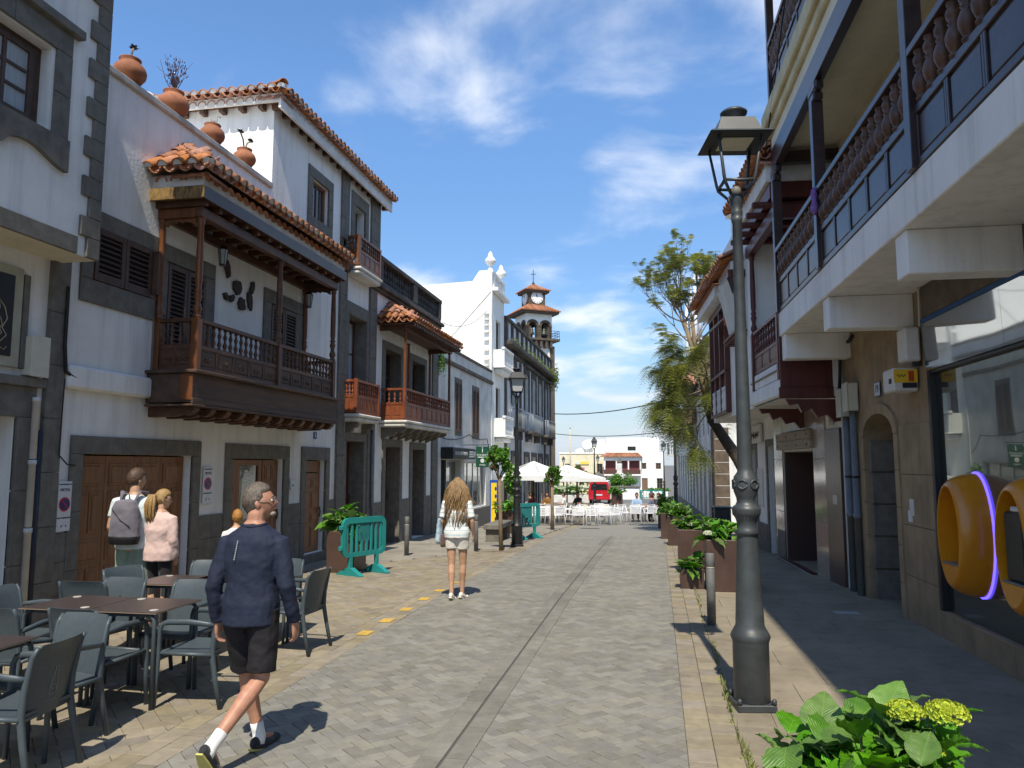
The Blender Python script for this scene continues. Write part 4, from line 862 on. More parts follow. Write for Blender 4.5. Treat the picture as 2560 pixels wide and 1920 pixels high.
# ================================================================== left: tall white house with urns (L5)
h5 = thing('white_urn_house', 'tall bright white house with urn finials and white stone balconies', 'building', (-6.9, 33, -.7))
WHT = mat('bright_white_plaster', (.84,.83,.78), (.77,.76,.71), .85, 1.0, .2, 20)
wall(h5, LF, 31.62, 34.3, -1, 9.5, [(32.5,33.5,6.3,8.3,.2),(32.5,33.5,3.2,5.3,.2)], WHT, back=-10)
MB().prism([(-6.9,9.4),(-6.9,10.3),(-7.45,10.3),(-7.75,9.85),(-13,9.62),(-13,9.2),(-16.5,9.2),(-16.5,-1),(-16.4,-1)], 31.58, 31.9, 'y').build('side_wall', WHT, h5)
bx(h5, 'corner_strip', PLG, LF, 31.575, 31.66, -.03, .03, -1, 10.25); bx(h5, 'cornice', WHT, LF, 31.6, 34.35, 0, .28, 9.38, 9.55, .03); bx(h5, 'parapet_cap', WHT, LF, 31.6, 34.3, -.25, .06, 10.2, 10.32, .02); bx(h5, 'parapet_back', PLG, LF, 31.9, 34.2, -.22, -.15, 9.55, 10.2); bx(h5, 'parapet_pier', WHT, LF, 31.9, 32.2, -.2, .04, 9.55, 10.2); bx(h5, 'parapet_pier', WHT, LF, 33.9, 34.3, -.2, .04, 9.55, 10.2)
bm = bal_mesh(.62, WHT, 2.4)
for i in range(6): ob('baluster', bm, h5, Matrix.Translation(LF(32.35+i*.28, -.03, 9.55)))
for t in (31.78, 34.1):
    MB(LF).lathe([(.10,10.32),(.10,10.40),(.05,10.46),(.05,10.52),(.16,10.60),(.24,10.72),(.24,10.80),(.16,10.90),(.10,10.97),(.11,11.03),(.08,11.10),(.02,11.18)], 14, (t,-.1,0)).build('urn_finial', WHT, h5)
for z in (6.35,4.35+3.2,7.85,8.1,7.2,6.75,8.35,6.1): MB().box(-7.22,-7.0,31.50,31.6,z,z+.07).build('bracket_stone', PLG, h5)
def wbal(t0, t1, z0, z1, root, m, d=.46):
    bx(root, 'balcony_slab', m, LF, t0, t1, 0, d+.06, z0-.08, z0, .02); bx(root, 'balcony_slab_moulding', m, LF, t0+.15, t1-.15, 0, d-.08, z0-.28, z0-.081, .05); bx(root, 'balcony_rail', m, LF, t0, t1, d-.1, d+.04, z1-.1, z1, .01)
    for t in (t0+.04, t1-.2): bx(root, 'balcony_pier', m, LF, t, t+.16, d-.08, d+.02, z0, z1-.1)
    MB(LF).box(t0+.01, t0+.07, .0, d-.08, z0, z1-.101).build('balcony_side', m, root); n = 8; me = bal_mesh(z1-z0-.1, m, 1.6)
    for i in range(n): ob('baluster', me, root, Matrix.Translation(LF(t0+.3+(t1-t0-.6)*i/(n-1), d-.03, z0)))
wbal(32.0,34.2,6.15,6.98,h5,WHT); wbal(32.2,34.2,3.15,4.0,h5,WHT)
for a in ((32.5,33.5,6.3,8.3),(32.5,33.5,3.2,5.3)): window(h5, LF, *a, -.12, 2, 3, SHUT)
# ================================================================== left: old ornate house (L6)
h6 = thing('ornate_old_house', 'weathered house with dark pilasters, balustrade parapet and iron balconies', 'building', (-6.9, 42, -1))
WT6 = [(36.1,37.3),(39.75,41.2),(42.2,43.7),(44.6,46.1),(47.4,48.6)]
HO = [(a,b,4.75,6.75,.3) for a, b in WT6]+[(a,b,-1.2,2.3,.35) for a, b in WT6]
GRYP = mat('weathered_grey_plaster', (.70,.69,.65), (.52,.51,.47), .9, 1.2, .3, 20)
wall(h6, LF, 34.32, 49.9, -1.4, 7.6, HO, GRYP, back=-6)
for a, b in WT6:
    surround(h6, LF, a, b, 4.75, 6.75, .13, .25, m=BAS2, o=.06); bx(h6, 'window_hood', BAS2, LF, a-.3, b+.3, 0, .25, 7.06, 7.16); window(h6, LF, a, b, 4.75, 6.75, -.15, 2, 3, flat('pale_green_frame', (.35,.38,.36)))
    surround(h6, LF, a, b, -1.2, 2.3, .15, .25, m=BAS2, o=.05); panel_door(h6, LF, a, b, -1.2, 2.3, -.25, 2, [(1,1),(.6,1),(1,1)], REDW, handle=False)
for t in (34.4, 38.3, 46.9, 49.5): bx(h6, 'pilaster', BAS2, LF, t, t+.36, 0, .07, -1.4, 7.58)
bx(h6, 'cornice', BAS2, LF, 34.3, 50.1, 0, .45, 7.45, 7.68, .04); bx(h6, 'frieze', BAS2, LF, 34.32, 50, 0, .05, 7.2, 7.449); bx(h6, 'parapet_cap', BAS2, LF, 34.3, 50, -.1, .18, 8.68, 8.82, .02)
for i in range(12):
    t = 34.4+i*1.38; bx(h6, 'parapet_pier', BAS2, LF, t, t+.30, -.05, .14, 7.68, 8.68); 
    if i < 11: bx(h6, 'parapet_panel', GRYP, LF, t+.302, t+1.378, -.05, .05, 7.70, 8.68)
gv = MB()
for i in range(700):
    t = R.uniform(35, 50); k = .3+.7*math.sin(t*1.9)**2
    if R.random() > k: continue
    p = Vector(LF(t, R.uniform(.1,.5), 7.7+abs(R.gauss(0,.14)))); d = Vector((R.gauss(0,1),R.gauss(0,1),R.gauss(.8,1))).normalized()*R.uniform(.05,.16); s = d.orthogonal().normalized()*.03
    gv.add([p, p+d*.5+s, p+d, p+d*.5-s], [(0,1,2,3)])
for i in range(500):
    t = 49.3+R.gauss(0,.35); p = Vector(LF(t, R.uniform(.1,.6), 7.55+R.gauss(0,.35))); d = Vector((R.gauss(0,1),R.gauss(0,1),R.gauss(.3,1))).normalized()*R.uniform(.08,.2); s = d.orthogonal().normalized()*.04
    gv.add([p, p+d*.5+s, p+d, p+d*.5-s], [(0,1,2,3)])
tag(gv.build('cornice_weeds', LEAFY), 'wild plants growing along cornice of the weathered old house', 'weeds', kind='stuff')
GAL = mat('pale_grey_iron', (.42,.44,.43), (.28,.30,.29), .5, 6, metal=.3)
for t0, t1 in ((35.3,37.6),(39.9,43.4),(45.6,48.8)):
    bx(h6, 'balcony_slab', BAS2, LF, t0, t1, 0, .5, 3.50, 3.66, .03); bx(h6, 'balcony_bracket', BAS2, LF, t0+.2, t0+.45, 0, .35, 3.1, 3.5); bx(h6, 'balcony_bracket', BAS2, LF, t1-.45, t1-.2, 0, .35, 3.1, 3.5)
    bx(h6, 'balcony_rail', GAL, LF, t0, t1, .46, .49, 4.52, 4.56); n = int((t1-t0)/.26); bs = MB(LF)
    for i in range(n+1): tt = t0+.02+(t1-t0-.04)*i/n; bs.tube([(tt,.475,3.66),(tt,.475,4.52)], .011, 5)
    for i in range(4): bs.tube([(t0+.02,.05+.12*i,3.66),(t0+.02,.05+.12*i,4.54)], .016, 5)
    bs.box(t0, t0+.03, .0, .46, 4.52, 4.56); bs.build('iron_bars', GAL, h6)
# ================================================================== church tower
ct = thing('church_tower', 'stone bell tower with clock, arched belfry and two tiled roofs', 'tower', (-17.1, 106.5, -2.1), math.radians(33))
k = 105/55; W2 = 1.98; zt = lambda z: 1.9+(z-1.9)*k
BRN = mat('brown_tower_stone', (.11,.085,.06), (.07,.055,.04), .9, 1.5, .4, 8); TC = (-17.1, 106.5)
TF = Frame(TC, (math.cos(math.radians(33)), math.sin(math.radians(33))), (math.sin(math.radians(33)), -math.cos(math.radians(33))))
w = W2
MB(TF).box(-w, w, -w, w, -2.1, zt(10.95)).build('shaft', WHT, ct)
for a in (-1, 1):
    for b_ in (-1, 1): MB(TF).box(a*w-.3, a*w+.3, b_*w-.3, b_*w+.3, -2.1, zt(10.6), .02).build('corner_quoin', BRN, ct)
za = zt(10.95); MB(TF).box(-w-.9, w+.9, -w-.9, w+.9, za, za+.35, .05).build('gallery_slab', BRN, ct)
for s in (-1, 1):
    for i in range(5):
        x = -w+.4+i*(2*w-.8)/4; MB(TF).box(x-.16, x+.16, w, w+.8, za-1.0, za-.003, .05).build('bracket', BRN, ct) if s > 0 else MB(TF).box(-w-.8, -w, x-.16, x+.16, za-1.0, za-.003, .05).build('bracket', BRN, ct)
zb = za+.35; zc = zt(13.0); zs = zt(12.05)               # belfry with two arches on each face
def arch_face(M_):
    mb = MB(); half = w; c = (-w/2, w/2); r = .62; n = 14
    def P(x, z, d): return M_(x, d, z)
    vs = []; fs = []
    cols = [(-half, c[0]-r), (c[0]+r, c[1]-r), (c[1]+r, half)]
    for x0, x1 in cols:
        mb.add([P(x0,zb,w),P(x1,zb,w),P(x1,zs,w),P(x0,zs,w)], [(0,1,2,3)])
        for x in (x0, x1): mb.add([P(x,zb,w),P(x,zb,w-.7),P(x,zs,w-.7),P(x,zs,w)], [(0,1,2,3)])
    for ci in c:
        for i in range(n):
            a0, a1 = PI*i/n, PI*(i+1)/n
            p0 = (ci+r*math.cos(a0), zs+r*math.sin(a0)); p1 = (ci+r*math.cos(a1), zs+r*math.sin(a1)); q0 = (ci+1.0*math.cos(a0), zs+1.0*math.sin(a0)); q1 = (ci+1.0*math.cos(a1), zs+1.0*math.sin(a1))
            mb.add([P(*p0,w+.05),P(*p1,w+.05),P(*q1,w+.05),P(*q0,w+.05)], [(0,1,2,3)]); mb.add([P(*p0,w+.05),P(*p1,w+.05),P(*p1,w-.7),P(*p0,w-.7)], [(0,1,2,3)]); mb.add([P(*q0,w+.05),P(*q1,w+.05),P(*q1,w-.02),P(*q0,w-.02)], [(0,1,2,3)])
    return mb, c, r, P
for kf_, in (((lambda x, d, z: TF(x, d, z)),), ((lambda x, d, z: TF(-d, x, z)),), ((lambda x, d, z: TF(x, -d, z)),), ((lambda x, d, z: TF(d, x, z)),)):
    mb, c, r, P = arch_face(kf_); mb.build('belfry_arches', BRN, ct); sp = MB()
    zz1 = zc
    for ci in c:                                         # white spandrels above the arches
        n = 14; lo, hi = (-w, 0) if ci < 0 else (0, w)
        for i in range(n):
            a0, a1 = PI*i/n, PI*(i+1)/n; x0, x1 = ci+1.0*math.cos(a0), ci+1.0*math.cos(a1)
            sp.add([P(x0, zs+1.0*math.sin(a0), w), P(x1, zs+1.0*math.sin(a1), w), P(x1, zz1, w), P(x0, zz1, w)], [(0,1,2,3)])
        for x0, x1 in ((lo, ci-1.0), (ci+1.0, hi)):
            if x1 > x0: sp.add([P(x0,zs,w),P(x1,zs,w),P(x1,zz1,w),P(x0,zz1,w)], [(0,1,2,3)])
    sp.build('white_spandrel', WHT, ct)
BRZ = mat('verdigris_bronze', (.10,.12,.09), (.06,.07,.05), .5, 3, metal=.4)
for x, y in ((-w/2, w-.55), (w/2, w-.55), (-w+.5, -w/2), (-w+.5, w/2-.3)):
    c = TF(x, y, 0); MB().lathe([(.5,zs-1.1),(.42,zs-.9),(.30,zs-.5),(.22,zs-.1),(.1,zs+.0),(.03,zs+.3)], 14, (c[0], c[1], 0)).build('bell', BRZ, ct)
q = MB(TF)
for i in range(3): q.tube([(-w-.8,w+.8,zb+.4+.35*i),(w+.8,w+.8,zb+.4+.35*i),(w+.8,-w-.8,zb+.4+.35*i)], .03, 4)
for i in range(9): x = -w-.8+i*(2*w+1.6)/8; q.tube([(x,w+.8,zb),(x,w+.8,zb+1.1)], .03, 4); q.tube([(w+.8,x,zb),(w+.8,x,zb+1.1)], .03, 4)
q.build('railing', IRONB, ct)
def hip(root, hw, z0, hw2, z1, nm):
    MB(TF).add([(-hw,-hw,z0),(hw,-hw,z0),(hw,hw,z0),(-hw,hw,z0),(-hw2,-hw2,z1),(hw2,-hw2,z1),(hw2,hw2,z1),(-hw2,hw2,z1)], [(0,1,5,4),(1,2,6,5),(2,3,7,6),(3,0,4,7),(4,5,6,7),(3,2,1,0)]).build(nm, TILEI, root)
    rb = MB(TF); n = int(2*hw/.27)
    for i in range(n+1):
        x = -hw+2*hw*i/n; k_ = (abs(x)-hw2)/(hw-hw2); k_ = max(0, k_)
        for sx_, in ((0,),(1,),(2,),(3,)):
            def mp(a, d): return ((a, d), (-d, a), (a, -d), (d, a))[sx_]
            d0, d1 = hw+.06, hw2+(hw-hw2)*k_; zz_ = z1-(z1-z0)*k_
            p0 = mp(x, d0); p1 = mp(x if abs(x) < d1 else math.copysign(d1, x), d1)
            rb.tube([(p0[0], p0[1], z0+.06), (p1[0], p1[1], zz_+.06)], .1, 5)
    rb.build(nm+'_tiles', TILEI, root)['kind'] = 'stuff'
    MB(TF).box(-hw+.15, hw-.15, -hw+.15, hw-.15, z0-.3, z0-.02).build(nm+'_eave', BRN, root)
hip(ct, w+.95, zc+.3, 1.2, zt(13.75), 'lower_roof')
u = 1.28; zu0, zu1 = zt(13.7), zt(14.78); MB(TF).box(-u, u, -u, u, zu0-.3, zu1).build('clock_stage', BRN, ct); hip(ct, u+.6, zu1+.1, .15, zt(15.4), 'top_roof')
cz = zt(14.33)
for M_, dd in ((lambda a, d, z: TF(a, d, z), 1), (lambda a, d, z: TF(-d, a, z), 1)):
    def disc(r, d, n=24): return [M_(r*math.cos(2*PI*i/n), d, cz+r*math.sin(2*PI*i/n)) for i in range(n)]
    f = MB(); A, B_ = disc(.92, u+.02), disc(.92, u+.1); f.add(A+B_, [tuple(range(24,48))]+[(i,(i+1)%24,24+(i+1)%24,24+i) for i in range(24)]); cf = f.build('clock_face', flat('clock_white', (.8,.8,.78)), ct)
    hnd = MB(); 
    for ang, l, ww in ((2.0,.5,.06),(1.66,.75,.045)):
        dx, dz_ = math.cos(ang), math.sin(ang); hnd.add([M_(-dz_*ww, u+.13, cz+dx*ww), M_(dz_*ww, u+.13, cz-dx*ww), M_(dx*l+dz_*ww*.5, u+.13, cz+dz_*l-dx*ww*.5), M_(dx*l-dz_*ww*.5, u+.13, cz+dz_*l+dx*ww*.5)], [(0,1,2,3)])
    for i in range(12):
        a = PI/6*i; x, z_ = .76*math.cos(a), .76*math.sin(a); hnd.add([M_(x-.05,u+.12,cz+z_-.07),M_(x+.05,u+.12,cz+z_-.07),M_(x+.05,u+.12,cz+z_+.07),M_(x-.05,u+.12,cz+z_+.07)], [(0,1,2,3)])
    hnd.build('clock_hands', BLK, cf)
c0 = TF(0,0,0); za = zt(15.4); q = MB(); q.lathe([(.2,za),(.2,za+.3),(.05,za+.5)], 8, (c0[0],c0[1],0)); q.tube([(c0[0],c0[1],za+.3),(c0[0],c0[1],zt(16.6))], .05, 5); q.tube([(c0[0]-.35,c0[1],zt(16.25)),(c0[0]+.35,c0[1],zt(16.25))], .05, 5); q.build('cross', IRONB, ct)
# ================================================================== right: stone-faced house with long balconies (R1)
RF = Frame((3.15, 7.0), (-.03, 1), (-1, -.03))
g1 = thing('long_balcony_house', 'house with sandstone arch doorway, shop window and two long dark balconies', 'building', (3.2, 8, 0))
CON = mat('stained_concrete', (.17,.14,.105), (.09,.075,.058), .9, 2.5, .3, 50)
wall(g1, RF, 2.42, 6.0, -.1, 3.96, [(3.62,4.92,-.05,2.62,.75)], SAND, back=-5, top=False)
n = 10; sp = MB(RF); cxa = (3.62+4.92)/2; ra = .65                       # arch head
pts = [(cxa+ra*math.cos(PI*i/n), 2.30+.30*math.sin(PI*i/n)) for i in range(n+1)]
for i in range(n):
    (a0, z0_), (a1, z1_) = pts[i], pts[i+1]
    sp.add([(a0,.0,z0_),(a1,.0,z1_),(a1,.0,2.62),(a0,.0,2.62)], [(0,1,2,3)]); sp.add([(a0,.0,z0_),(a1,.0,z1_),(a1,-.75,z1_),(a0,-.75,z0_)], [(0,1,2,3)])
sp.build('arch_head', SAND, g1)
for i in range(n):
    a, b_ = PI*i/n+.004, PI*(i+1)/n-.004; v = MB(RF); P_ = []
    for rr_, zz_ in ((1.0, .30), (1.24, .44)):
        for q in (a, b_): P_.append((cxa+ra*rr_*math.cos(q), 2.30+zz_*math.sin(q)))
    v.prism([P_[0], P_[1], P_[3], P_[2]], -.02, .035, 'y'); v.build('arch_stone', SAND, g1)
for k in range(5):
    for a, b_ in ((3.46,3.615),(4.925,5.08)): bx(g1, 'jamb_stone', SAND, RF, a, b_, -.01, .035, -.05+.47*k, -.05+.47*(k+1)-.005)
    bx(g1, 'reveal_stone', BAS, RF, 4.86, 4.915, -.40, -.03, -.05+.46*k, -.05+.46*(k+1)-.012, .02)
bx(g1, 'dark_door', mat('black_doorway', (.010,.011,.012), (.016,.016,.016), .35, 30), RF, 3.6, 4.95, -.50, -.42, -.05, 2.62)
for k in range(4): bx(g1, 'pier_stone', SAND, RF, 2.42, 3.455, .0, .018, -.08+.62*k, -.08+.62*(k+1)-.006); bx(g1, 'pier_stone', SAND, RF, 5.085, 5.98, .0, .018, -.08+.62*k, -.08+.62*(k+1)-.006)
# shop front
bx(g1, 'shop_sill', SAND, RF, -6, 2.41, -.3, .02, -.1, .29, .01); bx(g1, 'window_post', IRONB, RF, 2.34, 2.415, -.2, .015, .29, 2.97)
for i in range(4): MB(RF).add([(2.33-i*2.0,-.05,.295),(2.33-(i+1)*2.0+.012,-.05,.295),(2.33-(i+1)*2.0+.012,-.05,2.965),(2.33-i*2.0,-.05,2.965)], [(0,1,2,3)]).build('shop_glass', SHOPG, g1)
for i in range(4): MB(RF).add([(2.45-i*1.9,.012,2.97),(2.45-(i+1)*1.9+.004,.012,2.97),(2.45-(i+1)*1.9+.004,.03,3.52),(2.45-i*1.9,.03,3.52)], [(0,1,2,3)]).build('steel_header', MIRR, g1)
bx(g1, 'header_shadow_gap', IRONB, RF, -6, 2.42, -.1, .0, 2.93, 2.968); bx(g1, 'blue_strip', flat('blue_trim', (.02,.09,.26)), RF, -6, 2.44, .0, .045, 3.525, 3.575); bx(g1, 'lintel_beam', CON, RF, -6, 2.41, -.2, .04, 3.58, 3.945); bx(g1, 'shop_back', DARK, RF, -6, 2.4, -.35, -.31, .29, 3.5)
# upper floors
wall(g1, RF, -9, 5.95, 4.32, 11.2, [(3.4,4.5,4.34,6.5),(.3,1.5,4.34,6.5),(-3,-1.8,4.34,6.5)], SOFF, back=-5, name='upper_wall')
for a, b_ in ((3.4,4.5),(.3,1.5),(-3,-1.8)): panel_door(g1, RF, a, b_, 4.34, 6.5, -.15, 2, [(1,1),(1,1)], NAVYW)
bx(g1, 'lower_slab', PL, RF, -9, 5.74, -.3, 1.0, 3.95, 4.33, .01)
for t in (5.44, 2.74, .04, -2.7): bx(g1, 'slab_beam', PL, RF, t, t+.28, -.0, .97, 3.55, 3.948, .01)
UPC = mat('ochre_stained_cornice', (.62,.54,.34), (.46,.38,.22), .9, 2, .2, 30)
bx(g1, 'upper_slab', SOFF, RF, -9, 5.9, -.3, 1.0, 7.07, 7.30, .01); bx(g1, 'upper_cornice', UPC, RF, -9, 5.95, -.3, 1.06, 7.301, 7.46, .02); bx(g1, 'upper_cornice_top', UPC, RF, -9, 6.0, -.3, 1.12, 7.461, 7.74, .02)
bx(g1, 'top_beam', NAVYW, RF, -9, 5.78, .90, 1.02, 6.74, 7.068); bx(g1, 'end_beam', NAVYW, RF, 5.60, 5.74, 0, .899, 6.80, 7.0)
fat = MB().lathe([(.05,0),(.05,.03),(.03,.045),(.045,.07),(.068,.16),(.072,.22),(.05,.30),(.034,.34),(.05,.36),(.034,.385),(.055,.43),(.06,.48),(.036,.55),(.05,.57),(.05,.6)], 10)
def longrail(a, b_, z0, zp, zr, nb, npn):
    bal = (zr-.07)-zp-.04
    bx(g1, 'handrail', NAVYW, RF, a, b_, .92, 1.05, zr-.07, zr); bx(g1, 'mid_rail', NAVYW, RF, a, b_, .95, 1.01, zp-.04, zp+.04); bx(g1, 'bottom_rail', NAVYW, RF, a, b_, .95, 1.01, z0+.002, z0+.07)
    w_ = (b_-a)/npn
    for i in range(npn):
        x = a+i*w_; s = .035
        bx(g1, 'stile', NAVYW, RF, x, x+s, .955, 1.005, z0+.07, zp-.04); bx(g1, 'stile', NAVYW, RF, x+w_-s, x+w_-.001, .955, 1.005, z0+.07, zp-.04)
        pn = MB(RF).box(x+s, x+w_-s, .968, .984, z0+.07, zp-.04).build('panel', NAVYW, g1); MB(RF).box(x+s+.03, x+w_-s-.03, .98, .994, z0+.10, zp-.07, .006).build('raised_field', NAVYW, pn)
    t = MB(); t.v = [(x, y, z*bal/.6) for x, y, z in fat.v]; t.f = fat.f; t.sm = fat.sm; me = t.mesh('baluster', BALW)
    for i in range(nb): ob('baluster', me, g1, Matrix.Translation(RF(a+(b_-a)*(i+.5)/nb, .98, zp+.04)))
for a, b_, nb, npn in ((2.96,5.58,11,4),(-.28,2.82,14,5),(-3.5,-.42,14,5)): longrail(a, b_, 4.33, 4.82, 5.36, nb, npn)
for a, b_, nb, npn in ((2.96,5.66,12,4),(-.28,2.82,14,5),(-3.5,-.42,14,5)): longrail(a, b_, 7.74, 8.25, 8.85, nb, npn)
for t in (5.65, 2.89, -.35, -3.6):
    bx(g1, 'post', NAVYW, RF, t-.07, t+.07, .91, 1.05, 4.331, 6.5); bx(g1, 'post_capital', NAVYW, RF, t-.2, t+.2, .92, 1.035, 6.60, 6.739, .03); bx(g1, 'post_capital', NAVYW, RF, t-.13, t+.13, .915, 1.04, 6.49, 6.6, .02); bx(g1, 'post', NAVYW, RF, t-.06, t+.06, .93, 1.05, 7.741, 10.2)
bx(g1, 'roof_eave', SOFF, RF, -9, 6.1, -2, 1.25, 10.2, 10.45)
tag(MB().lathe([(.02,-.05),(.045,0),(.05,.06),(.03,.13),(.045,.2),(.035,.27),(.015,.3)], 9, RF(2.80,1.07,5.05)).build('purple_cloth', mat('purple_cloth', (.28,.15,.40), (.12,.05,.22), .8, 30)), 'bunch of purple cloth tied to the dark balcony rail', 'cloth')
# things on the sandstone wall
al = thing('alarm_box', 'white alarm box with yellow and red label beside shop window', 'alarm box', RF(3.0,.1,2.75)); AB = flat('alarm_white', (.62,.60,.55))
bx(al, 'case', AB, RF, 2.66, 3.04, .02, .30, 2.76, 3.04, .02); bx(al, 'yellow_label', flat('label_yellow', (.70,.45,.02)), RF, 3.041, 3.045, .05, .27, 2.84, 3.0); bx(al, 'grille', BLK, RF, 2.72, 2.80, .301, .304, 2.86, 2.92)
bx(al, 'black_label', BLK, RF, 3.041, 3.045, .14, .27, 2.775, 2.835)
bx(al, 'alarm_label_band', BLK, RF, 2.655, 2.659, .04, .20, 2.80, 2.86); bx(al, 'front_label', flat('label_yellow2', (.75,.47,.02)), RF, 2.655, 2.6595, .03, .29, 2.865, 3.02); MB(RF).box(2.648, 2.6595, .07, .13, 2.88, 3.0, .004).build('red_lamp', flat('lamp_red', (.45,.05,.01)), al)
MB(RF).tube([(2.654, .26-.014*k, 2.945+.02*math.sin(k*2.1)) for k in range(8)], .005, 4).build('label_scrawl', BLK, al)
wb = thing('wall_unit', 'old white metal box beside the steel shop header', 'box', RF(2.7,.05,3.1)); bx(wb, 'case', AB, RF, 2.50, 2.78, .03, .2, 3.1, 3.5, .02); bx(wb, 'bracket', IRONB, RF, 2.56, 2.62, .0, .1, 3.05, 3.1)
nm = thing('number_tile', 'white tile with number 19 above the arched doorway', 'sign', RF(4.2,.02,2.85)); bx(nm, 'tile', flat('tile_white', (.55,.58,.60)), RF, 4.08, 4.30, .019, .03, 2.84, 3.02, .003); bx(nm, 'border', flat('tile_blue', (.06,.12,.25)), RF, 4.07, 4.31, .0185, .025, 2.83, 3.03, .003)
text('19', flat('tile_number', (.05,.08,.16)), nm, facing(RF(4.19,.032,2.93), (.03,-1,0)), .15)
eb = thing('electric_boxes', 'pair of beige electric boxes with grey pipes below on sandstone corner', 'box', RF(5.4,.1,0))
for t, zt_ in ((5.48,3.06),(4.98+.12,3.12)):
    bx(eb, 'box', CRB, RF, t, t+.26, .02, .17, zt_-.42, zt_, .01); bx(eb, 'box_lid', CRB, RF, t-.008, t+.268, .17, .185, zt_-.43, zt_+.01, .004); MB(RF).lathe([(.05,-.05),(.05,1.1),(.058,1.1),(.058,1.16),(.05,1.16),(.05,zt_-.42)], 10, (t+.13,.075,0)).build('pipe', PVC, eb); MB(RF).lathe([(.056,1.7),(.056,1.73)], 10, (t+.13,.075,0)).build('clip', IRONB, eb)
cable('wall_cable', [RF(5.2,.04,3.85), RF(5.6,.05,3.8), RF(5.85,.06,3.6), RF(5.9,.06,3.3), RF(5.75,.12,3.05)], .028, 'black cable bundle under the white slab at sandstone corner', sag=.03)
cable('wall_cable', [RF(2.42,.05,3.95), RF(2.44,.05,3.6), RF(2.46,.05,3.5)], .01, 'thin pale cable beside stained lintel beam', WPVC)
cable('street_cable', [RF(-2,1.2,12.3), RF(5.9,1.1,7.0), (2.1,21.5,4.2)], .012, 'thin black cable running down past the long balconies')
pb = thing('note_holder', 'small white notice fixed beside the arched doorway', 'notice', RF(3.1,.02,1.2)); bx(pb, 'plate', AB, RF, 3.02, 3.16, .018, .03, 1.28, 1.48, .003); bx(pb, 'torn_paper', WHS, RF, 3.10, 3.24, .0185, .022, 1.2, 1.34)
# orange pods
ORG = mat('orange_lacquer', (.62,.24,.010), (.56,.21,.009), .28, 4, 0, coat=.3); LED = emit('violet_led', (.12,.08,1.0), 1.3)
def pod(tc_, label):
    p = thing('display_pod', label, 'display pod', RF(tc_, 0, .57), 0, 'orange pods in the shop window'); a0, b0 = .325, .61; zc_ = 1.20; D_ = .34
    def ring(s, d, dz=0, sq=1): return [(tc_+a0*s*sq*math.cos(2*PI*i/36), d, zc_+dz+b0*s*math.sin(2*PI*i/36)) for i in range(36)]
    prof = [(1.0,-.045),(1.0,.02),(.975,.10),(.93,.175),(.875,.225),(.83,.25),(.80,.255)]
    mb = MB(RF); vs = []
    for s, d in prof: vs += ring(s, d)
    mb.add(vs, [(j*36+i, j*36+(i+1)%36, (j+1)*36+(i+1)%36, (j+1)*36+i) for j in range(len(prof)-1) for i in range(36)], True); mb.build('shell', ORG, p)
    SH_ = -.30
    def mouth(s_, d_): return [(tc_+a0*s_*math.cos(2*PI*i/36), d_, zc_+max(b0*s_*1.02*math.sin(2*PI*i/36), SH_)) for i in range(36)]
    mb = MB(RF); vs = ring(.80,.255)+mouth(.77,.252)+mouth(.74,.10)+mouth(.72,-.02)
    mb.add(vs, [(j*36+i, j*36+(i+1)%36, (j+1)*36+(i+1)%36, (j+1)*36+i) for j in range(3) for i in range(36)]+[tuple(range(108,144))]); mb.build('niche', ORG, p)
    mb = MB(RF); vs = []
    for s, d in ((1.0,-.048),(1.03,-.048),(1.03,-.03),(1.0,-.03)): vs += ring(s, d)
    mb.add(vs, [((j%4)*36+i, (j%4)*36+(i+1)%36, ((j+1)%4)*36+(i+1)%36, ((j+1)%4)*36+i) for j in range(4) for i in range(36)], True); mb.build('led_ring', LED, p)
    sh = MB(RF); w_ = a0*.62; sh.box(tc_-w_, tc_+w_, .0, .248, zc_-.299, zc_-.285, .004); sh.build('shelf', flat('grey_shelf', (.16,.16,.155), .35), p)
    return p
pod(1.44, 'orange egg-shaped display pod with empty niche beside the stone pier')
p2 = pod(.16, 'orange egg-shaped display pod holding a black case, at right edge'); bx(p2, 'black_case', IRONB, RF, .0, .32, .04, .22, .92, 1.50, .02); bx(p2, 'white_cap', WHS, RF, .08, .24, .08, .2, 1.50, 1.545, .01)
# ================================================================== right: white house with red wooden balcony (R2)
R2 = Frame((2.93, 13.0), (-1.13, 17), (-17, -1.13))
g2 = thing('red_wood_balcony_house', 'white house with dark red wooden balconies over marble shop front', 'building', (2.9, 17, -.1))
wall(g2, R2, .0, 8.6, -.4, 3.1, [(1.70,4.10,-.3,2.16,.7),(5.0,5.72,-.3,2.32,.3),(7.1,8.2,-.3,2.28,.3)], PL, back=-5, top=False)
bx(g2, 'marble_column', BRGR, R2, .02, .88, 0, .045, -.3, 2.49); 
for a, b_, c, d in ((.9,1.68,-.3,3.02),(4.12,4.9,-.3,2.9),(1.69,4.11,2.56,3.05)):
    bx(g2, 'marble_slab', MARB, R2, a, b_, 0, .03, c, d if c > 0 else .9); 
    if c < 0: bx(g2, 'marble_slab', MARB, R2, a, b_, 0, .03, .906, 2.0); bx(g2, 'marble_slab', MARB, R2, a, b_, 0, .03, 2.006, d)
bx(g2, 'granite_reveal', BRGR, R2, 4.02, 4.09, -.68, .0, -.3, 2.15); bx(g2, 'granite_reveal', BRGR, R2, 1.72, 1.78, -.68, .0, -.3, 2.15); panel_door(g2, R2, 1.8, 4.0, -.3, 2.15, -.6, 3, [(1,1),(.8,1)], REDW)
bx(g2, 'granite_threshold', BRGR, R2, 1.6, 4.3, 0, .16, -.3, -.06); bx(g2, 'metal_plate', flat('brushed_plate', (.4,.4,.4), .3, metal=.7), R2, .25, .5, .045, .05, 1.25, 1.4)
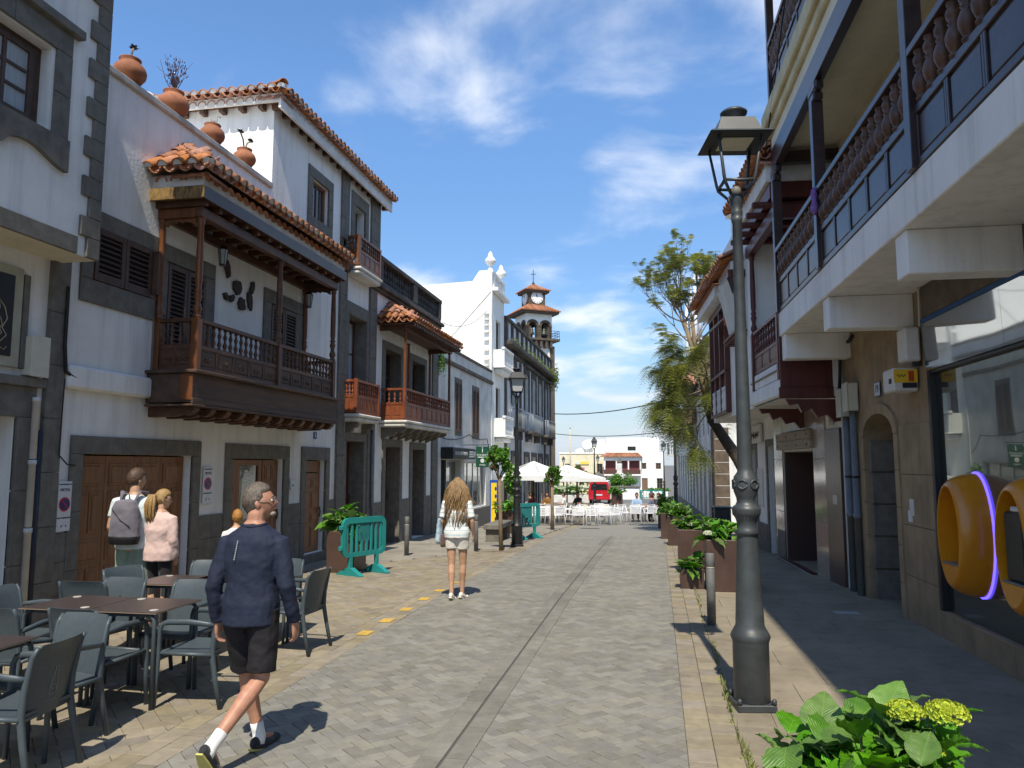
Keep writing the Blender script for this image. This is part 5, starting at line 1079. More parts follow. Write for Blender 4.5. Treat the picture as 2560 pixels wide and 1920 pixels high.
ws = thing('wooden_sign_board', 'pale wooden plank sign above the brown shop entrance', 'sign', R2(3,.05,2.2)); PALEW = mat('pale_grey_wood', (.36,.30,.23), (.24,.19,.14), .8, 6, .3, 40, stretch=(1,1,8))
bx(ws, 'plank', PALEW, R2, 1.62, 4.35, .03, .10, 2.20, 2.37); bx(ws, 'plank', PALEW, R2, 1.62, 4.35, .03, .10, 2.375, 2.54)
for a in (1.8,2.6,3.4,4.2):
    for z in (2.27,2.46): MB(R2).lathe([(.02,.10),(.02,.112)], 6, (a,0,z), False, 'y').build('bolt', IRONB, ws)
nb_ = thing('number_tile', 'small pale tile with number 17 on marble column', 'sign', R2(.46,.03,2.6)); bx(nb_, 'tile', flat('tile_pale', (.45,.45,.42)), R2, .36, .58, .03, .04, 2.55, 2.73, .003); text('17', flat('tile_number2', (.08,.1,.18)), nb_, facing(R2(.47,.042,2.64), (.066,-1,0)), .13)
for a, b_, c, d in ((5.0,5.72,-.3,2.32),(7.1,8.2,-.3,2.28)): surround(g2, R2, a, b_, c, d, .16, .16, o=.025); bx(g2, 'dark_door', IRONB, R2, a, b_, -.3, -.26, c, d)
for a, b_ in ((5.9,6.92),(4.12,4.82)): bx(g2, 'plinth', BAS, R2, a, b_, .0, .034, -.4, .5)
for i, (a, b_) in enumerate(((6.3,6.9),)): bx(g2, 'notice_panel', AB, R2, a, b_, .0, .03, .9, 1.8)
sb = thing('shop_sign', 'small white shop sign with dark script under the overhang', 'sign', R2(7.0,.05,2.4)); bx(sb, 'panel', AB, R2, 6.1, 7.9, .02, .08, 2.42, 2.88, .01); MB(R2).tube([(6.3+.02*i, .085, 2.62+.10*math.sin(i*.9)*math.cos(i*.21)) for i in range(60)], .008, 4).build('script', BLK, sb)
# upper floor overhang
OV = .87
wall(g2, R2, 2.5, 8.1, 3.0, 7.05, [(5.3,7.7,3.25,5.55,.25)], PL, o=OV, back=-3, name='upper_wall'); MB(R2).add([(0,OV,3.0),(8.1,OV,3.0),(8.1,-.01,3.0),(0,-.01,3.0)], [(0,1,2,3)]).build('soffit', PL, g2)
wall(g2, R2, 0, 2.5, 3.0, 7.05, [], PL, o=.1, back=-3, name='balcony_back_wall', top=True)
bc = thing('red_balcony', 'dark red wooden corner balcony with turned posts and tiled roof', 'balcony', R2(1.2,.5,3))
bx(bc, 'side_board', REDW, R2, .02, .07, .02, OV+.05, 3.16, 4.42); bx(bc, 'side_board_lower', REDW, R2, .0, .06, .02, OV+.08, 2.97, 3.159, .01); bx(bc, 'front_moulding', PL, R2, .07, 2.6, OV-.02, OV+.06, 3.02, 3.30, .03); bx(bc, 'front_moulding_upper', PL, R2, .07, 2.58, OV-.04, OV+.03, 3.31, 3.60, .02); bx(bc, 'moulding_line', REDW, R2, .07, 2.6, OV+.031, OV+.05, 3.45, 3.48)
MB(R2).prism([(0,2.95),(.85,2.96),(.80,2.86),(.66,2.88),(.60,2.74),(.45,2.80),(.36,2.66),(.2,2.70),(.1,2.58),(0,2.6)], .02, .12, 'x').build('scroll_bracket', REDW, bc); MB(R2).prism([(0,2.95),(.85,2.96),(.80,2.86),(.66,2.88),(.60,2.74),(.45,2.80),(.36,2.66),(.2,2.70),(.1,2.58),(0,2.6)], 2.2, 2.3, 'x').build('scroll_bracket', REDW, bc)
rail_panels(bc, R2, .25, 2.25, OV, 3.61, 3.95, 4.44, REDW, 9, 3)
for t in (.17, 2.33): p = post_mb(R2, t, OV, 4.40, 6.0, .05, 10); p.box(t-.06, t+.06, OV-.06, OV+.06, 3.3, 4.40, .006); p.build('post', REDW, bc)
bx(bc, 'top_beam', REDW, R2, .0, 2.6, OV-.07, OV+.07, 6.0, 6.22); bx(bc, 'side_beam', REDW, R2, .0, .13, .1, OV-.071, 6.0, 6.22); bx(bc, 'fascia_beam', REDW, R2, .0, 2.6, .1, OV+.12, 6.35, 6.62)
for i in range(5): bx(bc, 'rafter_end', REDW, R2, .15+.55*i, .25+.55*i, .3, OV+.38, 6.24, 6.34, .02)
bx(bc, 'mortar_band', MORT, R2, .0, 2.65, .1, OV+.18, 6.625, 6.98); rfb = MB(R2).add([(-.1,OV+.35,7.02),(2.9,OV+.35,7.02),(2.9,0,7.5),(-.1,0,7.5)], [(0,1,2,3)]).build('roof', TILE, bc)
nrm = Vector(R2.n); upv = (-nrm*.9+Vector((0,0,.45))).normalized()
tiles(bc, R2(-.1,OV+.38,7.02), R2(2.9,OV+.38,7.02), upv, 2, parent=rfb, mortar=False); 
tiles(bc, R2(-.12,OV+.3,7.02), R2(-.12,.1,7.02), (R2.d*.9+Vector((0,0,.45))).normalized(), 1, parent=rfb, mortar=False)
wall(g2, R2, 1.0, 8.0, 7.05, 8.6, [], PL, o=.3, back=-3, name='parapet'); bx(g2, 'parapet_cap', PL, R2, .9, 8.1, .1, .42, 8.6, 8.72, .01); bx(g2, 'water_tank', mat('grey_tank', (.45,.45,.44), (.38,.38,.37), .7), R2, 2.2, 3.4, -1.2, -.2, 8.7, 9.9, .15)
# small canopy with tarpaulin between the balconies
cn = thing('tarpaulin_canopy', 'white tarpaulin hung from a small red tiled canopy on upper wall', 'canopy', R2(3.8,OV,5)); bx(cn, 'beam', REDW, R2, 3.0, 4.6, OV, OV+.35, 5.75, 5.9)
MB(R2).grid(lambda u_, v_: (3.05+1.5*u_, OV+.10+.28*v_-.03*math.sin(u_*9), 5.74-1.1*(1-v_)**1.3-.02*math.sin(u_*14+v_*3)), 10, 6).build('tarpaulin', mat('white_tarpaulin', (.62,.62,.58), (.5,.5,.46), .7, 3, .3, 8), cn)
for i in range(7): bx(cn, 'corbel', REDW, R2, 3.05+.22*i, 3.13+.22*i, OV, OV+.22, 4.50, 4.60, .02)
bx(cn, 'corbel_board', REDW, R2, 3.0, 4.6, OV, OV+.24, 4.601, 4.65); tiles(cn, R2(2.95,OV+.5,6.05), R2(4.65,OV+.5,6.05), upv, 1, mortar=False, under=False); bx(cn, 'mortar', MORT, R2, 3.0, 4.6, OV, OV+.3, 5.901, 6.08)
# glazed bay
by = thing('glazed_bay', 'red framed glazed bay with white balusters and tiled roof near tree', 'bay window', R2(6.5,OV,3)); 
for i in range(4): bx(by, 'frame_post', REDW, R2, 5.2+.82*i, 5.3+.82*i, OV, OV+.12, 3.15, 5.75)
bx(by, 'sill_rail', REDW, R2, 5.2, 7.76, OV, OV+.13, 4.05, 4.12); bx(by, 'head_rail', REDW, R2, 5.2, 7.76, OV, OV+.13, 5.6, 5.75); bx(by, 'lower_panel', REDW, R2, 5.2, 7.76, OV-.02, OV+.05, 3.75, 4.049); bx(by, 'bottom_rail', REDW, R2, 5.2, 7.76, OV, OV+.13, 3.1, 3.16)
for i in range(18): ob('white_baluster', BWH if i else (BWH := bal_mesh(.58, PL, .8)), by, Matrix.Translation(R2(5.3+.14*i, OV+.08, 3.16)))
for i in range(3): MB(R2).add([(5.3+.82*i,OV+.03,4.13),(6.02+.82*i,OV+.03,4.13),(6.02+.82*i,OV+.03,5.6),(5.3+.82*i,OV+.03,5.6)], [(0,1,2,3)]).build('pane', GLASS, by)
rfb = MB(R2).add([(4.8,OV+.5,6.1),(8.3,OV+.5,6.1),(8.3,OV-.4,6.6),(4.8,OV-.4,6.6)], [(0,1,2,3)]).build('roof', TILE, by); tiles(by, R2(4.8,OV+.52,6.1), R2(8.3,OV+.52,6.1), upv, 2, parent=rfb, mortar=False); bx(by, 'mortar_band', MORT, R2, 4.9, 8.2, OV, OV+.36, 5.76, 6.05)
MB(R2).grid(lambda u_, v_: (5.1+1.2*u_, OV+.13+.5*v_, 5.3-.45*v_-.03*math.sin(u_*12)), 8, 4).build('awning_cloth', mat('white_awning', (.66,.66,.63), (.56,.56,.53), .7), by)
# ================================================================== right, beyond the side street: long house with stone corner (R4)
R4 = Frame((2.45, 34.0), (-.85, 36), (-36, -.85))
g4 = thing('stone_corner_house', 'long white house with brown stone corner and tall dark windows', 'building', (2.45, 36, -.7))
BRS = mat('brown_corner_stone', (.15,.11,.075), (.09,.065,.045), .9, 3, .4, 30)
WT = [(2.2+2.6*i, 3.0+2.6*i) for i in range(11)]
wall(g4, R4, 0, 36, -1.8, 5.8, [(a,b_,-.6,2.2,.2) for a, b_ in WT]+[(a,b_,3.3,5.2,.2) for a, b_ in WT], GRYP, back=-9)
wall(g4, R4, -.02, .5, -1.8, 3.2, [], PL, o=-.01, back=-9, name='sunlit_end_wall')
for k in range(9): bx(g4, 'corner_stone', BRS, R4, -.03, 1.35, -.6, .04, -1.0+.5*k, -.5+.5*k-.01, .015)
for a, b_ in WT:
    bx(g4, 'dark_window', GLASS, R4, a, b_, -.2, -.15, -.6, 2.2); bx(g4, 'upper_window', GLASS, R4, a, b_, -.2, -.15, 3.3, 5.2); bx(g4, 'window_jamb', BAS, R4, a-.12, a-.003, -.01, .015, -.6, 2.4); bx(g4, 'window_jamb', BAS, R4, b_+.003, b_+.12, -.01, .015, -.6, 2.4); bx(g4, 'window_head', BAS, R4, a-.12, b_+.12, -.01, .02, 2.402, 2.55)
bx(g4, 'plinth', BAS, R4, 1.36, 36, 0, .06, -1.8, -.62); bx(g4, 'cornice', BAS, R4, -.1, 36, 0, .2, 5.6, 5.8)
MB(R4).box(8.2, 24, -5, -.06, 5.8, 8.6, .02).build('stone_tower', BRS, g4); bx(g4, 'tower_cap', BRS, R4, 8.1, 24.1, -5.1, .0, 8.6, 8.75)
pole_m = flat('white_pole', (.82,.83,.85))
for i, (t, o, zt_, l) in enumerate(((9.0,-.05,13.1,'tallest white flagpole behind the tree'),(12.0,-.05,13.1,'second white flagpole behind the tree'),(15.5,-.05,13.1,'third white flagpole behind the tree'),(20.0,-.05,13.0,'farthest, shortest-looking white flagpole behind the tree'))):
    f = thing('flagpole', l, 'flagpole', R4(t, o-.2, 8.75), 0, 'flagpoles behind the tree'); MB(R4).lathe([(.12,8.75),(.10,10.5),(.07,zt_)], 8, (t,o-.2,0)).build('mast', pole_m, f); MB(R4).ell((t,o-.2,zt_+.08), (.1,.1,.1), 8, 5).build('ball_top', pole_m, f)
db = thing('far_wooden_balcony', 'dark wooden balcony with mossy tiled roof beyond the tree', 'balcony', R4(11,.8,5)); bx(db, 'body', WOODB, R4, 9.5, 14, .02, 1.3, 4.2, 5.0, .02); bx(db, 'eave_boards', WOODB, R4, 9.3, 14.2, .02, 1.65, 6.15, 6.32, .02)
for i in range(6): bx(db, 'post', WOODB, R4, 9.5+.86*i, 9.62+.86*i, 1.16, 1.28, 5.0, 6.15)
rfb = MB(R4).add([(9.2,1.7,6.35),(14.3,1.7,6.35),(14.3,0,7.2),(10.2,0,7.2),(9.2,0,6.35)], [(0,1,2,3),(0,3,4)]).build('roof', TILEI, db); tiles(db, R4(9.2,1.72,6.35), R4(14.3,1.72,6.35), (R4.n*-1*.9+Vector((0,0,.45))).normalized(), 1, sp=.3, parent=rfb, under=False); tiles(db, R4(9.18,1.7,6.35), R4(9.18,.0,6.35), (R4.d*.9+Vector((0,0,.7))).normalized(), 1, sp=.3, parent=rfb, under=False)
yb = thing('yellow_house', 'narrow yellow house front with small balcony far along right side', 'building', (1.7, 66, -1.6)); bx(yb, 'wall', CREAM, R4, 30, 35.9, .02, .1, -1.6, 6.2); bx(yb, 'balcony_slab', GRYP, R4, 30.5, 32.5, .1, .8, 2.6, 2.75)
q = MB(R4)
for i in range(14): q.tube([(30.5+.15*i,.78,2.75),(30.5+.15*i,.78,3.6)], .02, 4)
for i in range(5): q.tube([(30.5,.15*i+.1,2.75),(30.5,.15*i+.1,3.6)], .02, 4)
q.box(30.5,32.6,.76,.8,3.6,3.65); q.build('railing', IRONB, yb)
cable('street_cable', [(-6.6,49.5,5.2),(1.9,40,5.55)], .03, 'upper cable spanning the street near the tree', sag=.35); cable('street_cable', [(-6.6,49.5,3.9),(1.9,40,3.8)], .022, 'lower cable spanning the street near the tree', sag=.3)
cable('street_cable', [LF(23.6,.1,6.5),LF(30.5,.05,8.3)], .010, 'thin cable across the bright white side wall', sag=.35)
# ================================================================== end of the street
fb = thing('plaza_house', 'white two-storey house with tiled wooden gallery at end of street', 'building', (-3, 105, -2.1)); FF = Frame((-6.8, 105), (1, 0), (0, -1))
wall(fb, FF, 0, 7.7, -2.3, 3.55, [(.2,.9,-1.6,.0),(2.2,3.3,-1.7,.05),(4.72,5.5,-1.95,.06),(6.7,7.5,-1.5,.05),(4.75,5.35,1.28,2.1),(6.6,7.3,1.28,2.1)], WHT, back=-9)
BWN = flat('brown_frame', (.20,.12,.07))
for i, a in enumerate(((.2,.9,-1.6,.0),(2.2,3.3,-1.7,.05),(4.72,5.5,-1.95,.06),(6.7,7.5,-1.5,.05),(4.75,5.35,1.28,2.1),(6.6,7.3,1.28,2.1))):
    panel_door(fb, FF, *a, -.1, 2, [(1,1),(1,1)], BWN, handle=False) if i == 2 else window(fb, FF, *a, -.1, 2, 2, BWN, fw=.1)
bx(fb, 'green_plinth', flat('dark_green_plinth', (.06,.10,.09)), FF, 0, 4.7, 0, .05, -2.3, -1.72); bx(fb, 'green_plinth', flat('dark_green_plinth2', (.06,.10,.09)), FF, 5.52, 7.7, 0, .05, -2.3, -1.52)
bx(fb, 'gallery_floor', WHT, FF, -.3, 4.6, 0, 1.2, .38, .60); bx(fb, 'gallery_front', flat('gallery_brown', (.10,.045,.035)), FF, -.3, 4.6, 1.15, 1.2, .60, 1.2)
for i in range(4): bx(fb, 'gallery_post', WHT, FF, -.28+1.6*i, -.12+1.6*i, 1.02, 1.14, .6, 2.75)
for a, b_ in ((-.1,1.2),(1.5,2.8),(3.1,4.4)): bx(fb, 'gallery_screen', flat('gallery_red', (.16,.035,.03)), FF, a, b_, .5, .55, 1.2, 2.4)
for i in range(30): bx(fb, 'gallery_baluster', flat('gallery_brown2', (.13,.06,.045)) if i == 0 else fb.get('x') or bpy.data.materials['gallery_brown2'], FF, -.28+.163*i, -.22+.163*i, 1.2, 1.23, .66, 1.14, .005)
bx(fb, 'gallery_lintel', WHT, FF, -.3, 4.6, .4, 1.15, 2.4, 2.9); MB(FF).add([(-.75,1.5,2.92),(4.85,1.5,2.92),(4.3,0,3.45),(.15,0,3.45),(-.75,0,2.92),(4.85,0,2.92)], [(0,1,2,3),(0,3,4),(1,5,2)]).build('gallery_roof', TILEI, fb)
rb = MB(FF)
for i in range(24): rb.tube([(-.7+.235*i,1.52,2.97),(.15+.175*i,.05,3.48)], .07, 5)
rb.build('gallery_roof_tiles', TILEI, fb)['kind'] = 'stuff'
ub = thing('upper_white_block', 'plain white upper block behind the gallery house', 'building', (-4, 112, -2)); MB().box(-7.3,.3,112,120,-2,5.75).build('wall', WHT, ub); MB().box(-4.2,-3.0,111.95,112,3.9,4.5).build('window', GLASS, ub)
cb_ = thing('cream_house', 'cream flat-roofed house left of the gallery house', 'building', (-10, 104, -2.1)); FC = Frame((-13.4, 106), (1,0), (0,-1))
wall(cb_, FC, 0, 6.4, -2.3, 3.35, [(.8,1.6,.6,2.0),(2.7,3.5,-1.9,.2),(5.2,6.0,.6,2.0)], CREAM, back=-8); 
for a in ((.8,1.6,.6,2.0),(5.2,6.0,.6,2.0),(2.7,3.5,-1.9,.2)): window(cb_, FC, *a, -.1, 2, 2, BWN, fw=.1)
bx(cb_, 'roof_block', WHT, FC, 4.0, 6.3, -4, -1, 3.35, 5.4); bx(cb_, 'parapet', WHT, FC, -.05, 6.45, -.2, .08, 3.351, 3.55)
s1 = thing('shop_board', 'yellow and pink shop boards on the cream house', 'sign', FC(2.4,.1,1.5)); bx(s1, 'yellow_board', flat('board_yellow', (.75,.6,.1)), FC, 2.2, 4.1, .05, .12, 1.9, 2.3); bx(s1, 'pink_board', flat('board_pink', (.6,.15,.3)), FC, 2.1, 3.5, .05, .12, .9, 1.5); bx(s1, 'white_strip', WHS, FC, 2.2, 2.9, .12, .13, 1.92, 2.28)
dsh = thing('satellite_dish', 'large white satellite dish on the cream house roof', 'dish', FC(3.8,-.6,3.5)); q = MB(); cD = Vector(FC(3.9,-.6,4.6)); Md = Matrix.Rotation(math.radians(60),3,'X') @ Matrix.Rotation(.4,3,'Z')
q.grid(lambda u_, v_: cD+Md @ Vector((.75*v_*math.cos(u_*2*PI), .75*v_*math.sin(u_*2*PI), .2*v_*v_)), 18, 4); q.build('bowl', WHT, dsh); MB().tube([FC(3.9,-.6,3.4), cD], .07, 6).build('mast', WHT, dsh)
tk = thing('roof_tank', 'white rounded water tank on cream house roof', 'tank', FC(2.8,-.8,3.4)); MB().ell(FC(2.9,-.8,3.7), (.8,.5,.42), 14, 8).build('tank_body', WHT, tk); MB().lathe([(.12,4.1),(.12,4.2)], 8, (FC(2.9,-.8,0)[0], FC(2.9,-.8,0)[1], 0)).build('tank_lid', PLG, tk)
lb = thing('yellow_corner_house', 'pale yellow shop front at the far left of plaza', 'building', (-9, 100, -2.1)); MB().box(-9.3,-7.6,99,103,-2.3,.9).build('wall', flat('pale_yellow', (.72,.6,.28)), lb); MB().box(-9.0,-8.2,98.95,99,-1.9,.2).build('door', BWN, lb)
# hills behind the roofs and trees glimpsed over the white house
hl = MB(); 
for i in range(41):
    x = -500+i*25; hl.add([(x,900,-6),(x+25,900,-6),(x+25,900,-4+2*math.sin(i*.6)+1.2*math.sin(i*1.7)),(x,900,-4+2*math.sin((i-1)*.6)+1.2*math.sin((i-1)*1.7))], [(0,1,2,3)])
struct('hills', hl, mat('hazy_hills', (.10,.13,.12), (.07,.09,.08), .95, .02))
# ================================================================== plants
def leafcloud(mb, c, r, n, size, flat_=0, rnd=R, shape=None):
    for i in range(n):
        while True:
            d = Vector((rnd.uniform(-1,1), rnd.uniform(-1,1), rnd.uniform(-1,1)))
            if d.length < 1: break
        p = Vector(c)+Vector((d.x*r[0], d.y*r[1], d.z*r[2])); ax = (Vector((rnd.gauss(0,1), rnd.gauss(0,1), rnd.gauss(0,.7)))+d*.8).normalized(); s = ax.orthogonal().normalized(); s = Matrix.Rotation(rnd.uniform(0,6.28),3,ax) @ s; l = size*rnd.uniform(.6,1.3)
        w_ = ax.cross(s).normalized()*0+s*l*.42
        mb.add([p-ax*l*.5, p+w_+ax*l*.02, p+ax*l*.55, p-w_+ax*l*.02], [(0,1,2,3)])
def branchy(mb, tips, p, d, l, r, depth, spread, rnd, up=.15):
    n = 4; pts = [p]; q = Vector(p); dd = Vector(d)
    for i in range(n): dd = (dd+Vector((rnd.gauss(0,.10), rnd.gauss(0,.10), rnd.gauss(up*.3,.06)))).normalized(); q = q+dd*l/n; pts.append(q.copy())
    mb.tube(pts, [r*(1-.35*i/n) for i in range(n+1)], 6)
    if depth <= 0: tips.append((q, dd, pts)); return
    for k in range(rnd.choice((2,3,3))):
        a = dd.orthogonal().normalized(); a = Matrix.Rotation(rnd.uniform(0,6.28),3,dd) @ a
        branchy(mb, tips, pts[rnd.choice((-1,-1,-2))], (dd+a*spread*rnd.uniform(.5,1.2)).normalized(), l*rnd.uniform(.6,.85), r*.58, depth-1, spread, rnd, up)
def frond(mb, p, d, l, rnd, droop=.5, ls=.055):
    d = d.normalized(); s = d.cross(Vector((0,0,1))); s = s.normalized() if s.length > .05 else Vector((1,0,0)); n = 9
    for i in range(n):
        k = (i+1)/n; q = p+d*l*k-Vector((0,0,1))*droop*l*k*k; w_ = ls*2.2*math.sin(PI*(.15+.8*k))
        for sg in (-1, 1):
            e = q+s*sg*w_*1.6+d*w_*.5-Vector((0,0,1))*w_*.35; t = d*ls*.22
            mb.add([q-t, q+t, e+t*.5, e-t*.5], [(0,1,2,3)])
tr = thing('feathery_tree', 'tall leaning feathery-leaved tree over right sidewalk', 'tree', (3.3, 26.5, zg(26.5)))
rn = random.Random(5); tb = MB(); tips = []
base = [Vector(p) for p in ((3.4,26.3,-.6),(3.2,26.5,1.0),(2.7,26.9,2.1),(2.35,27.2,2.7),(1.92,27.5,3.45),(1.72,27.5,4.2))]
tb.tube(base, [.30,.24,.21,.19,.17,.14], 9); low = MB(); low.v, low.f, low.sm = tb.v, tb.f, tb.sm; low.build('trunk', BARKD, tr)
tb = MB()
for o_ in ((0,0),(.14,.1)):
    st = [Vector((1.74+o_[0],27.5+o_[1],4.15)),Vector((1.52+o_[0],27.5,5.2)),Vector((1.25+o_[0],27.5,6.2)),Vector((1.05+o_[0]*2,27.5,6.95))]; tb.tube(st, [.10,.085,.075,.065], 8)
    for k in range(9 if o_[0] == 0 else 7):
        a = -2.0+k*.46 if o_[0] == 0 else -1.2+.42*k; d = Vector((math.sin(a)*1.05-.1, rn.uniform(-.6,.6), .55+.75*math.cos(a))).normalized()
        branchy(tb, tips, st[(-1,-2,-1,-2)[k % 4]], d, rn.uniform(.75,1.15), .030, 3, .48, rn, up=.5)
branchy(tb, tips, Vector((1.7,27.5,4.3)), Vector((.8,.2,1)), 1.5, .06, 2, .5, rn)
up_tips = list(tips)
tips2 = []
for d in ((-1,.1,.05),(-.8,-.4,.3),(-.6,.5,.2),(-.2,-.6,.3),(.5,-.4,.4),(-.9,.2,-.3),(-.3,-.4,-.3),(-.7,-.2,.5),(-.1,-.8,0),(-1,-.2,.3),(-1,.3,-.1),(-.5,-.6,-.2),(-.8,0,-.5),(.3,-.7,.1),(-.6,.3,.6)):
    branchy(tb, tips2, Vector((1.85-.1*rn.random(),27.5,3.3+rn.uniform(0,1.9))), Vector(d), rn.uniform(.65,1.0), .03, 2, .6, rn, up=-.1)
for k in range(9):
    st_ = Vector((1.74,27.5,4.15)).lerp(Vector((1.05,27.5,6.95)), .1+.1*k); sd_ = -1 if k % 2 else .7
    branchy(tb, tips2 if k < 4 else up_tips, st_, Vector((sd_, rn.uniform(-.7,.3), .35)), rn.uniform(.5,.8), .022, 2, .6, rn, up=.1)
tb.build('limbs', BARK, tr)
cr = MB()
for q, d, pts in up_tips:
    if rn.random() < .12: continue
    for k in range(rn.choice((3,4,6))): frond(cr, pts[rn.choice((-1,-1,-2,-3))], Vector((rn.gauss(0,1),rn.gauss(0,1),rn.gauss(.5,.7)))+d*.9, rn.uniform(.2,.42), rn, .45, .036)
for q, d, pts in tips2:
    for k in range(26): frond(cr, pts[rn.choice((-1,-1,-2,-3,-4))], Vector((rn.gauss(-.3,1),rn.gauss(-.1,1),rn.gauss(-.1,.5)))+d*.5, rn.uniform(.35,.65), rn, .9, .042)
cr.build('crown', LEAFD, tr)
pt_ = thing('conifer', 'dark conifer tops rising behind the white urn house', 'tree', (-13.5, 40, -1)); q = MB(); q.tube([(-13.6,40,4),(-13.6,40,11.9)], [.14,.03], 5); q.build('trunk', BARKD, pt_); q = MB()
leafcloud(q, (-14.6,40,10.6), (1.0,.8,.5), 900, .22); leafcloud(q, (-13.5,40,10.75), (.8,.6,.4), 500, .22)
for i in range(26): a = R.uniform(0,6.28); z = R.uniform(10.8,12.2); l = .55*(12.4-z)/1.4+.08; leafcloud(q, (-13.6+l*math.cos(a)*.8,40+l*math.sin(a)*.8,z), (.13,.13,.07), 14, .16)
q.build('crown', LEAFD, pt_)
def street_tree(x, y, hz, tw, cr_, label, lm=LEAFI, lean=0):
    z0 = zg(y); t = thing('street_tree', label, 'tree', (x, y, z0), 0, 'young street trees'); rr_ = random.Random(int(x*91+y*7)); mb = MB()
    mb.tube([(x,y,z0-.05),(x+lean*.4,y,z0+hz*.4),(x+lean,y,z0+hz*.82)], [tw*1.25,tw,tw*.85], 8); tips_ = []
    for k in range(5): a = k*1.256; branchy(mb, tips_, Vector((x+lean,y,z0+hz*.78)), Vector((math.cos(a)*.6,math.sin(a)*.6,1)), cr_*1.0, tw*.5, 1, .5, rr_)
    mb.build('trunk', BARK, t); c = MB()
    for k in range(26):
        a = rr_.uniform(0,6.28); e = rr_.gauss(.2,.6); rr2 = cr_*rr_.uniform(.45,.95); leafcloud(c, (x+lean+rr2*math.cos(a)*math.cos(e)*.9, y+rr2*math.sin(a)*math.cos(e)*.9, z0+hz+rr2*math.sin(e)*1.15), (cr_*.32,cr_*.32,cr_*.26), 70, .075, rnd=rr_)
    c.build('crown', lm, t)
street_tree(-3.64,17.8,2.10,.045,.33,'young round-headed tree in front of the tourist sign',lean=-.05); street_tree(-3.72,27.3,1.9,.06,.36,'young street tree beside the white umbrella'); street_tree(-4.55,44,2.4,.06,.36,'slim reddish street tree right of the umbrellas', LEAFY)
for x, y in ((-3.64,17.8),(-3.72,27.3)): sheet('tree_pit', x-.55, x+.55, y-.3, y+.3, .006, TB_O, ter)
# planters
def leaf_mesh(nm, L, Wd, cup, droop):
    mb = MB(); nu, nv = 6, 11; vs = []
    def f(u_, v_):
        k = v_; w_ = Wd*math.sin(PI*min(1,k**.75))*(1-.25*k)+.004; x = (u_-.5)*2*w_; y = L*k
        return (x, y, -droop*L*k*k+cup*abs(u_-.5)*2*w_*1.1+.0075*math.sin(k*26-abs(u_-.5)*5)*(.3+abs(u_-.5)*1.6))
    mb.grid(f, nu, nv); return mb.mesh(nm, LEAF)
LEAVES = [leaf_mesh('leaf', .155, .062, .35, .35), leaf_mesh('leaf', .13, .056, .5, .2), leaf_mesh('leaf', .175, .068, .25, .55)]
LEAVES_F = []
def flower(root, c, r, m=FLOW, n=260):
    q = MB()
    for i in range(n):
        a = R.uniform(0,6.28); e = math.asin(R.uniform(-.15,1)); d = Vector((math.cos(a)*math.cos(e), math.sin(a)*math.cos(e), math.sin(e)*.62)); p = Vector(c)+d*r*R.uniform(.9,1.06); s = d.orthogonal().normalized(); s = Matrix.Rotation(R.uniform(0,6.28),3,d) @ s; t = d.cross(s).normalized(); w_ = r*.13
        q.add([p-d*w_*.7, p+s*w_, p+t*w_, p-s*w_, p-t*w_], [(0,1,2),(0,2,3),(0,3,4),(0,4,1)])
    return q.build('flower_head', m, root)
def hydrangea(label, x, y, z, rad, nleaf, flowers, hgt=.28, scale=1.0, seed=1, far=False, lm=None):
    h = thing('hydrangea', label, 'plant', (x, y, z), 0, 'hydrangeas in the planters'); rr_ = random.Random(seed); st = MB(); fol = MB()
    ns = max(6, nleaf//7)
    for s_ in range(ns):
        a = rr_.uniform(0,6.28); q = rad*math.sqrt(rr_.random()); sx_, sy_ = x+q*math.cos(a)*.5, y+q*math.sin(a)*.5; tx, ty = x+q*math.cos(a)*1.1, y+q*math.sin(a)*1.1; tz = z+hgt*rr_.uniform(.55,1.1)*(1-.35*(q/rad)**2)
        st.tube([(sx_,sy_,z-.05),(sx_*.5+tx*.5,sy_*.5+ty*.5,z+hgt*.5),(tx,ty,tz)], [.007,.006,.004], 5)
        for k in range(nleaf//ns):
            ang = rr_.uniform(0,6.28); zl = tz-hgt*.55*(k/(nleaf/ns)) if k else tz; tilt = rr_.uniform(-.25,.75) if k else rr_.uniform(.5,1.1); sc = scale*rr_.uniform(.75,1.3)
            M = Matrix.Translation((tx+.02*math.cos(ang), ty+.02*math.sin(ang), zl)) @ Matrix.Rotation(ang-PI/2,4,'Z') @ Matrix.Rotation(tilt,4,'X') @ Matrix.Rotation(rr_.uniform(-.5,.5),4,'Y') @ Matrix.Scale(sc,4)
            if not far: ob('leaf', LEAVES[rr_.randrange(3)], h, M)
            else:
                pts = [M @ Vector(p) for p in ((0,0,0),(.055,.07,.02),(.0,.075,-.005),(-.055,.07,.02),(0,.15,-.03))]; fol.add(pts, [(0,1,2),(0,2,3),(1,4,2),(2,4,3)])
    st.build('stems', STEM, h)
    if fol.v: fol.build('foliage', lm or LEAFI, h)
    for fx, fy, fz, r, m in flowers: flower(h, (x+fx, y+fy, z+fz), r, m)
    return h
